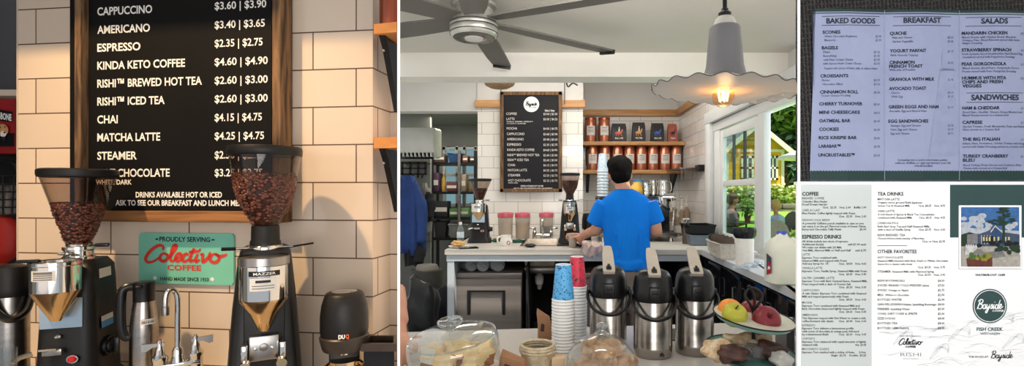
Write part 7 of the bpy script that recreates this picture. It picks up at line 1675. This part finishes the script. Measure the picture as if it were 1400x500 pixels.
for s_,a,c,y in (('White Chocolate Raspberry',1125.5,1169.5,52),('Blueberry',1125.5,1140.5,57.2),('Plain',1124,1133,73.3),('Everything',1124,1141.5,78.5),('with Plain Cream Cheese',1124,1164,83.8),('with Savory Herb Cream Cheese',1123.5,1175.5,89),('Toasted with choice of butter, jelly, or cashew butter',1125,1198.5,95.5),('Butter',1122.5,1133,111.5),('Chocolate Filled',1122.5,1149.5,117),('Cream Cheese Frosting',1121,1160,132.5),
 ('Ham and Cheese',1218,1244.5,53.5),('Garden Vegetable',1218,1246,58.8),('With Granola Topping',1215.5,1252,77.5),('With side of Peaches',1214,1248.5,97.4),('Classic',1216.5,1228,128.5),('With Egg',1217,1232,133.8),('Avocado, Egg and Shaved Ham',1214,1263.5,153.5),('Sausage, Egg and Cheese',1216,1255.5,173.3),('Ham, Egg and Cheese',1216,1251,178.6),('Egg and Cheese',1216,1241,184),
 ('Consuming raw or undercooked meats, poultry,',1225,1293,220),('seafood, shellfish, or eggs may increase your risk',1222,1298,224),('of foodborne illness',1247,1272,228),
 ('Mixed Greens with Chicken Breast, Mandarin',1313.5,1386,53),('Oranges, Peas, Sliced Almonds served with Asian',1313.5,1391,57),('Ginger Dressing',1313.5,1340,61),('Fresh Spinach, sliced Strawberries, Hard Boiled Egg,',1313.5,1396,75.7),('Cucumbers served with Peppercorn Dressing',1313.5,1384,80),('Mixed Greens, sliced Pears, Gorgonzola Cheese,',1314,1391,95),('Pecans served with Pear Vinaigrette Dressing',1314,1386,99.5),
 ('Sliced Ham, Cheddar Cheese, Honey Mustard and',1314,1395,155),('Mixed Greens served on a Sesame Roll',1314,1375,159.2),('Garden Tomato, Fresh Mozzarella, Pesto and Balsamic',1314,1403,174.5),('Glaze served on a Sesame Roll',1314,1362,178.7),('Salami, Ham, Provolone, Garden Tomato and Arugula',1314,1402,197.5),('served with Italian Dressing served on a Sesame Roll',1314,1398,202),('Sliced Turkey, Fresh Greens and Cranberry Bleu',1314.5,1393,227),('Cheese with served on a Sesame Roll',1314.5,1373,231.2)):
    letter(b,s_,a,c,y,2.7,L2,.02,1)
for y in (52,57.2): letter(b,'$3.95',1195.5,1203.5,y,2.9,L2,.01,1)
for y,p_ in ((73.3,'$1.95'),(78.5,'$1.95'),(83.8,'$2.95'),(89,'$2.95'),(111.5,'$2.95'),(117,'$3.50'),(128.3,'$3.50'),(144.5,'$3.50'),(156,'$4.95'),(167.5,'$3.00'),(179,'$2.50'),(190.5,'$3.00'),(202,'$2.95'),(214,'$2.95')): letter(b,p_,1193,1201.5,y,2.9,L2,.01,1)
for y,p_ in ((53.5,'$5.95'),(58.8,'$5.95'),(72.3,'$5.95'),(88,'$6.95'),(111,'$5.95'),(128.5,'$4.95'),(133.8,'$5.95'),(148.5,'$6.95'),(173.3,'$5.95'),(178.6,'$5.95'),(184,'$4.95')): letter(b,p_,1293.5,1301.5,y,2.9,L2,.01,1)
for y in (48.2,71.2,90.2,109.2,150,169.5,192.5,215.5): letter(b,'$14.95',1393,1404,y,3,L2,0,1)
b.build('small_lettering',m_thin,t,world=True,smooth=False,recalc=False)
b=MB()
for px in (1208,1310): rect2(b,px-.35,px+.35,15,246,L2)
b.build('fold_crease',m_lh,t,world=True,smooth=False,recalc=False)

# ---- drinks menu sheet below
t=thing('drinks_menu','white printed drinks menu sheet with a grey column and teal corner, lower right','menu',(X(1255,DR),DR,Z(500,DR)))
FL=lambda lift: (lambda px,py: Vector((X(px,DR),DR-lift,Z(py,DR))))
m_wp=mat('menu_white_glow',(252,252,252),.9,noise=(6,(250,250,250)),emit=((255,255,255),.28)); m_gc=mat('menu_grey_glow',(214,220,219),.9,noise=(6,(212,218,217)),emit=((214,220,219),.16)); m_teal2=mat('menu_teal',(62,92,91),.9,noise=(8,(60,89,88))); m_txt=mat('menu_text',(52,56,58),.8,noise=(30,(56,60,62))); m_wave=mat('menu_wave_glow',(208,213,213),.9,noise=(20,(214,219,219)),emit=((210,215,215),.2))  # page white, grey column and waves given a slight glow for brightness
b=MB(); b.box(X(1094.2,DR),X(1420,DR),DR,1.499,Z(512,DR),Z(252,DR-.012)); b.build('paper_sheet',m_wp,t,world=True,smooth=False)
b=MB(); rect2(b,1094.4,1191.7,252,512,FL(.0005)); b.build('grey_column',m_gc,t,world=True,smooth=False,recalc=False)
b=MB(); rect2(b,1298.7,1420,252.4,324.5,FL(.0005)); b.build('teal_panel',m_teal2,t,world=True,smooth=False,recalc=False)
b=MB(); rn=random.Random(31); FW=FL(.0004)
for k in range(90):
    x_=rn.uniform(1195,1405); base=430+rn.random()**1.3*72; base=max(base,462-32*math.exp(-((x_-1375)/30)**2)-14*math.exp(-((x_-1235)/40)**2)-22*math.exp(-((x_-1310)/30)**2)); L=rn.uniform(12,44); A_=rn.uniform(1,5)
    P=[(x_+L*i/5,base-A_*math.sin(PI*i/5)+rn.uniform(-.6,.6)+2*math.sin((x_+L*i/5)*.12)) for i in range(6)]
    P=[(min(max(px,1192.5),1415),min(py,505)) for px,py in P]; ribbon(b,P,rn.uniform(.4,.9),FW,4)
for c_ in ((1318,450,14),(1375,432,18),(1240,455,12),(1392,460,14),(1290,474,12)):
    for q in range(4): ribbon(b,[(c_[0]-c_[2]*1.6,c_[1]+18-q),(c_[0]-c_[2]*.6,c_[1]+6-q*2),(c_[0],c_[1]-4+q*2),(c_[0]+c_[2]*.6,c_[1]-2+q*3),(c_[0]+c_[2]*.4,c_[1]+6+q)],.8,FW,5)
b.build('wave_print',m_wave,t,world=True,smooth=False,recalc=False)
FT=FL(.0009)
b=MB(); x0_=1096.5
for s_,c,y in (('COFFEE',1119,267.2),('ESPRESSO DRINKS',1150,325.7)): letter(b,s_,x0_,c,y,4.7,FT,.04,2)
for s_,c,y in (('TEA DRINKS',1235,267.2),('OTHER FAVORITES',1253,346)): letter(b,s_,1199.5,c,y,4.7,FT,.03,2)
for s_,c,y in (('BREWED COFFEE',1126.5,272.3),('CAFE AU LAIT',1121,288.6),('SESSION COLD BREW',1134.5,302),('LATTE',1107,349),('VANILLA LATTE',1124,367.4),('SALTED CARAMEL LATTE',1140.5,381),('CAPPUCCINO',1120,397.8),('MOCHA',1110,414.6),('AMERICANO',1118,431.4),('ESPRESSO',1114.5,445.6),('CORTADO',1114,463.8),('MACCHIATO CLASSIC',1133.5,478)): letter(b,s_,x0_,c,y,2.8,FT,.012,1)
for s_,c,y in (('MATCHA LATTE',1230,273.6),('CHAI LATTE',1223,289.8),('LONDON FOG',1228,306.3),('RISHI BREWED TEA',1237.5,322.6),('HOT CHOCOLATE',1234.5,353.2),('STEAMER',1218,372.4),('RISHI BOTANICALS',1237,384.8),('JUICED BRAND COLD-PRESSED',1260,391.3),('JUICES',1212,397.8),('MILK',1208,404.3),('BOTTLED WATER',1233,410.7),('SAN PELLEGRINO',1235,417.2),('PERRIER',1216,423.5),('COKE, DIET COKE & SPRITE',1254,430),('IZZE SODAS',1224,436.4),('BOTTLED TEA',1227,443),('BOTTLED LEMONADE',1242.5,449.6)): letter(b,s_,1199.5,c,y,3.0,FT,.02,1)
B_=[('Colectivo Blue Heeler',1131,276.6),('Decaf Dream Harder',1131,280.6),('Blue Heeler Coffee lightly topped with Foam',1169,292.6),('A powerful Caffeine punch available in cans so you',1180.5,306.4),('can enjoy it on the go! Flavored notes of Sweet Citrus,',1184,310.5),('Berry and Chocolate Taffy Finish',1150,314.6),('All drinks include two shots of espresso.',1160,331),('Additional shot(s)',1126,335.1),('We make our drinks with 2% Milk.',1151,339.2),('Oat Milk, Almond Milk or Half and Half',1163,343.3),('Espresso Toro combined with',1144,353.3),('Steamed Milk and topped with Foam',1157.5,357.4),('Add any Syrup for .75',1132.5,361.4),('Espresso Toro, Vanilla Syrup, Steamed Milk with Foam',1185,371.6),('Espresso Toro with Rich Caramel Sauce, Steamed Milk,',1185.5,385.2),('Foam topped with a dash of Coarse Salt',1163,389.4),('A cafe Classic. Espresso Toro combined with Steamed',1184,402.1),('Milk and topped generously with Foam',1160,406.3),('Espresso Toro combined with Steamed Milk and',1175,418.9),('Rich Chocolate Sauce and lightly topped with Foam',1182,423),('Two Espresso topped with Hot Water to create a rich,',1184,435.8),('coffee-forward cafe classic',1139.5,439.9),('Espresso Toro delivers a harmonious profile',1167,449.8),('with notes of chocolate & orange peel, followed',1174,453.9),('by a bittersweet finish',1132.5,458),('Espresso Toro balanced with equal amounts of lightly',1184,468.1),('steamed milk',1118,472.2),('Espresso Toro marked with a dollop of foam.',1168.5,482.4)]
for s_,c,y in B_: letter(b,s_,x0_,c,y,2.6,FT,.03,1)
for s_,a,c,y in (('12oz.  $2.35   16oz. 2.60    Refills 1.00',1125,1184,284.6),('12oz.  $2.35   16oz. 2.65',1147,1184,296.8),('$5.00',1175,1184,314.6),('add $1.00 each',1159,1184,335.1),('add $.75',1169,1184,343.3),('12oz.  $4.50   16oz. 4.65',1147,1184,361.4),('12oz.  $5.05   16oz. 5.40',1147,1184,375.8),('12oz.  $5.20   16oz. 5.65',1147,1184,393.5),('12oz.  $4.50   16oz. 4.65',1147,1184,410.4),('12oz.  $4.65   16oz. 5.05',1147,1184,427.1),('12oz.  $3.40   16oz. 3.60',1147,1184,439.9),('12oz.  $2.60   16oz. 3.05',1147,1184,458),('4oz. $3.45',1169,1184,472.2),('2-3oz.',1174,1184,482.4),('Single  $2.95    Double  $3.25',1136,1184,486.6)): letter(b,s_,a,c,y,2.6,FT,.03,1)
for s_,c,y in (('Organic stone ground Rishi Japanese',1261,278),('Green Tea & Steamed Milk',1244,282.4),('A rich blend of Spices & Black Tea Concentrate',1277.5,294.3),('combined with Steamed Milk',1247,298.7),('Rishi Earl Grey Tea and Half Steamed Milk,',1271,310.7),('with a shot of Vanilla Syrup',1245,315),('Choose from a wide variety of favorites.',1264,327),('Steamed Milk blended with Rich, Dark or White Chocolate',1296,357.6),('Sauce for a classic cafe treat',1247,362.1)): letter(b,s_,1199.5,c,y,2.7,FT,.025,1)
for s_,a,c,y in (('12oz. $4.25   16oz. 4.75',1256,1292,282.4),('12oz. $4.15   16oz. 4.75',1257,1292,298.7),('12oz. $3.75   16oz. 4.20',1256,1292,315),('12oz. or 16oz. $2.95',1261,1292,331.2),('12oz. $3.25   16oz. 3.75',1255,1292,366.4),('Steamed Milk with Flavored Syrup',1219.5,1277,372.4),('12oz. $3.50   16oz. 3.95',1255,1292,376.7),('Juices',1261,1270,391.3),('Orange or Apple',1214,1242,397.8),('White or Chocolate',1210,1242.5,404.3),('Italian Sparkling Beverage',1236,1280,417.2),('Sparkling Water',1217.5,1244,423.5)): letter(b,s_,a,c,y,2.8,FT,.025,1)
for y,p_ in ((384.8,'$4.50'),(391.3,'$7.50'),(397.8,'$2.75'),(404.3,'$2.50'),(410.7,'$2.00'),(417.2,'$4.00'),(423.5,'$3.00'),(430,'$2.00'),(436.4,'$4.00'),(443,'$4.00'),(449.6,'$4.00')): letter(b,p_,1282,1291,y,3.0,FT,.02,1)
rect2(b,1199,1240,335.2,336,FT)
letter(b,'PROUDLY SERVING',1230,1259,460,1.7,FT,.01,1); letter(b,'WATERFRONT CAFE',1333,1374,376.8,2.5,FT,.04,1); letter(b,'THE SHOPS AT',1324,1351,488.6,2.5,FT,.02,1)
b.build('print_lettering',m_txt,t,world=True,smooth=False,recalc=False)
b=MB(); script(b,SCRIPT_A,1228,1261,470.5,4.0,1.5,FT); letter(b,'COFFEE',1237,1252,474.8,2.5,FT,.06,1); script(b,SCRIPT_B,1354,1385,489,4.6,1.25,FT); b.build('script_lettering',m_ink,t,world=True,smooth=False,recalc=False)
b=MB(); letter(b,'RISHI',1231,1259,486.8,5.2,FT,-.012,2); letter(b,'TEA & BOTANICALS',1234,1256,490.8,1.6,FT,0,1); b.build('thin_lettering',mat('thin_grey',(128,132,134),.8,noise=(20,(134,138,140))),t,world=True,smooth=False,recalc=False)
b=MB(); disc2(b,1353,418,23.5,FL(.0006),56); lg=b.build('round_logo',m_teal2,t,world=True,smooth=False,recalc=False)
b=MB(); disc2(b,1353,418,21.9,FT,56,21.0); script(b,SCRIPT_B,1335,1371,421.5,6.0,1.5,FT); letter(b,'COFFEE',1356,1372,425.8,2.6,FT,.02,1); b.build('logo_lettering',m_wp,lg,world=True,smooth=False,recalc=False)
b=MB(); letter(b,'FISH CREEK',1335,1371,451.7,4.3,FT,.03,2); letter(b,'WISCONSIN',1340,1366.5,457.2,2.9,FT,.015,1); b.build('teal_lettering',m_teal2,t,world=True,smooth=False,recalc=False)
# the little printed view of the cafe
b=MB(); rect2(b,1310.2,1396.5,281.2,368,FL(.0007)); b.build('photo_shadow',mat('soft_grey',(214,214,214),.8,noise=(9,(206,206,206))),t,world=True,smooth=False,recalc=False)
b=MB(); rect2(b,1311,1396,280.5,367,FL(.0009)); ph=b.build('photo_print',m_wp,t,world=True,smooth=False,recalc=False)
cols=[(74,128,196),(214,222,234),(44,72,52),(78,96,124),(196,190,180),(28,34,38),(206,200,188),(94,128,56),(170,160,62),(120,66,56),(236,236,236),(58,92,140),(150,150,150),(240,226,170)]
pms=[mat('picture_ink',c,.8,noise=(90,tuple(int(v*.86) for v in c))) for c in cols]
b=MB(); q=0
def PP(i,pts):
    global q
    q+=1; b.cur=i; fn=FL(.0011+.00003*q); b.add([fn(1313.5+x_*.795,283+y_*.81) for x_,y_ in pts],[tuple(range(len(pts)))])
def PD(i,cx,cy,r,ry=None):
    PP(i,[(min(max(cx+r*math.cos(a),0),100),min(max(cy+(ry or r)*math.sin(a),0),100)) for a in [2*PI*k/14 for k in range(14)]])
PP(0,[(0,0),(100,0),(100,100),(0,100)])
rn=random.Random(3)
for k in range(26): PD(1,rn.uniform(2,48),rn.uniform(14,38)+rn.uniform(0,6),rn.uniform(4,9),rn.uniform(3,5))
for k in range(6): PD(1,rn.uniform(74,98),rn.uniform(28,40),5,4)
PP(1,[(0,34),(100,40),(100,52),(0,52)])
PP(6,[(0,62),(100,58),(100,100),(0,100)])
PP(2,[(0,46),(14,42),(30,46),(46,40),(46,66),(0,66)])
PP(12,[(10,46),(30,44),(32,66),(10,66)])
PP(3,[(28,46),(46,40),(58,30),(72,42),(100,46),(100,66),(28,66)]); PP(11,[(52,42),(60,36),(70,46),(70,64),(52,64)]); PP(10,[(50,41),(58,30.5),(72,42.5),(71,44),(58,33),(51,43)])
for x_ in (34,39,44,49): PP(10,[(x_,47),(x_+1.2,47),(x_+1.2,62),(x_,62)])
PP(5,[(36,49),(60,49),(60,60),(36,60)])
for x_ in (37,42,47,55,62,74,80): PP(13,[(x_,50),(x_+3,50),(x_+3,57),(x_,57)])
PP(2,[(71,6),(74,6),(75,62),(70,62)])
for k in range(46):
    y_=rn.uniform(-2,30); w_=4+abs(y_)*.85; x_=72.5+rn.uniform(-w_,w_*.8); PD(2,x_,max(y_,1.5),rn.uniform(3,6.5),1.6)
for k in range(12): PD(5,rn.uniform(20,98),rn.uniform(58,66),rn.uniform(3,6),3)
for k in range(9): PD(2,rn.uniform(60,98),rn.uniform(66,78),rn.uniform(3,7),4)
for k in range(5): PP(10,[(6+k*4,64),(8+k*4,62),(10+k*4,66),(10+k*4,80),(5+k*4,80)])
PP(12,[(40,76),(70,74),(76,84),(40,86)]); PP(6,[(52,86),(100,80),(100,100),(52,100)])
PP(9,[(8,86),(52,84),(52,100),(10,100)])
for k in range(16): PD(7 if k%2 else 8,rn.uniform(10,50),rn.uniform(78,88),4,3.4)
for k in range(6): PD(12,rn.uniform(22,34),rn.uniform(72,82),3,4)
b.build('picture',pms,ph,world=True,smooth=False,recalc=False)
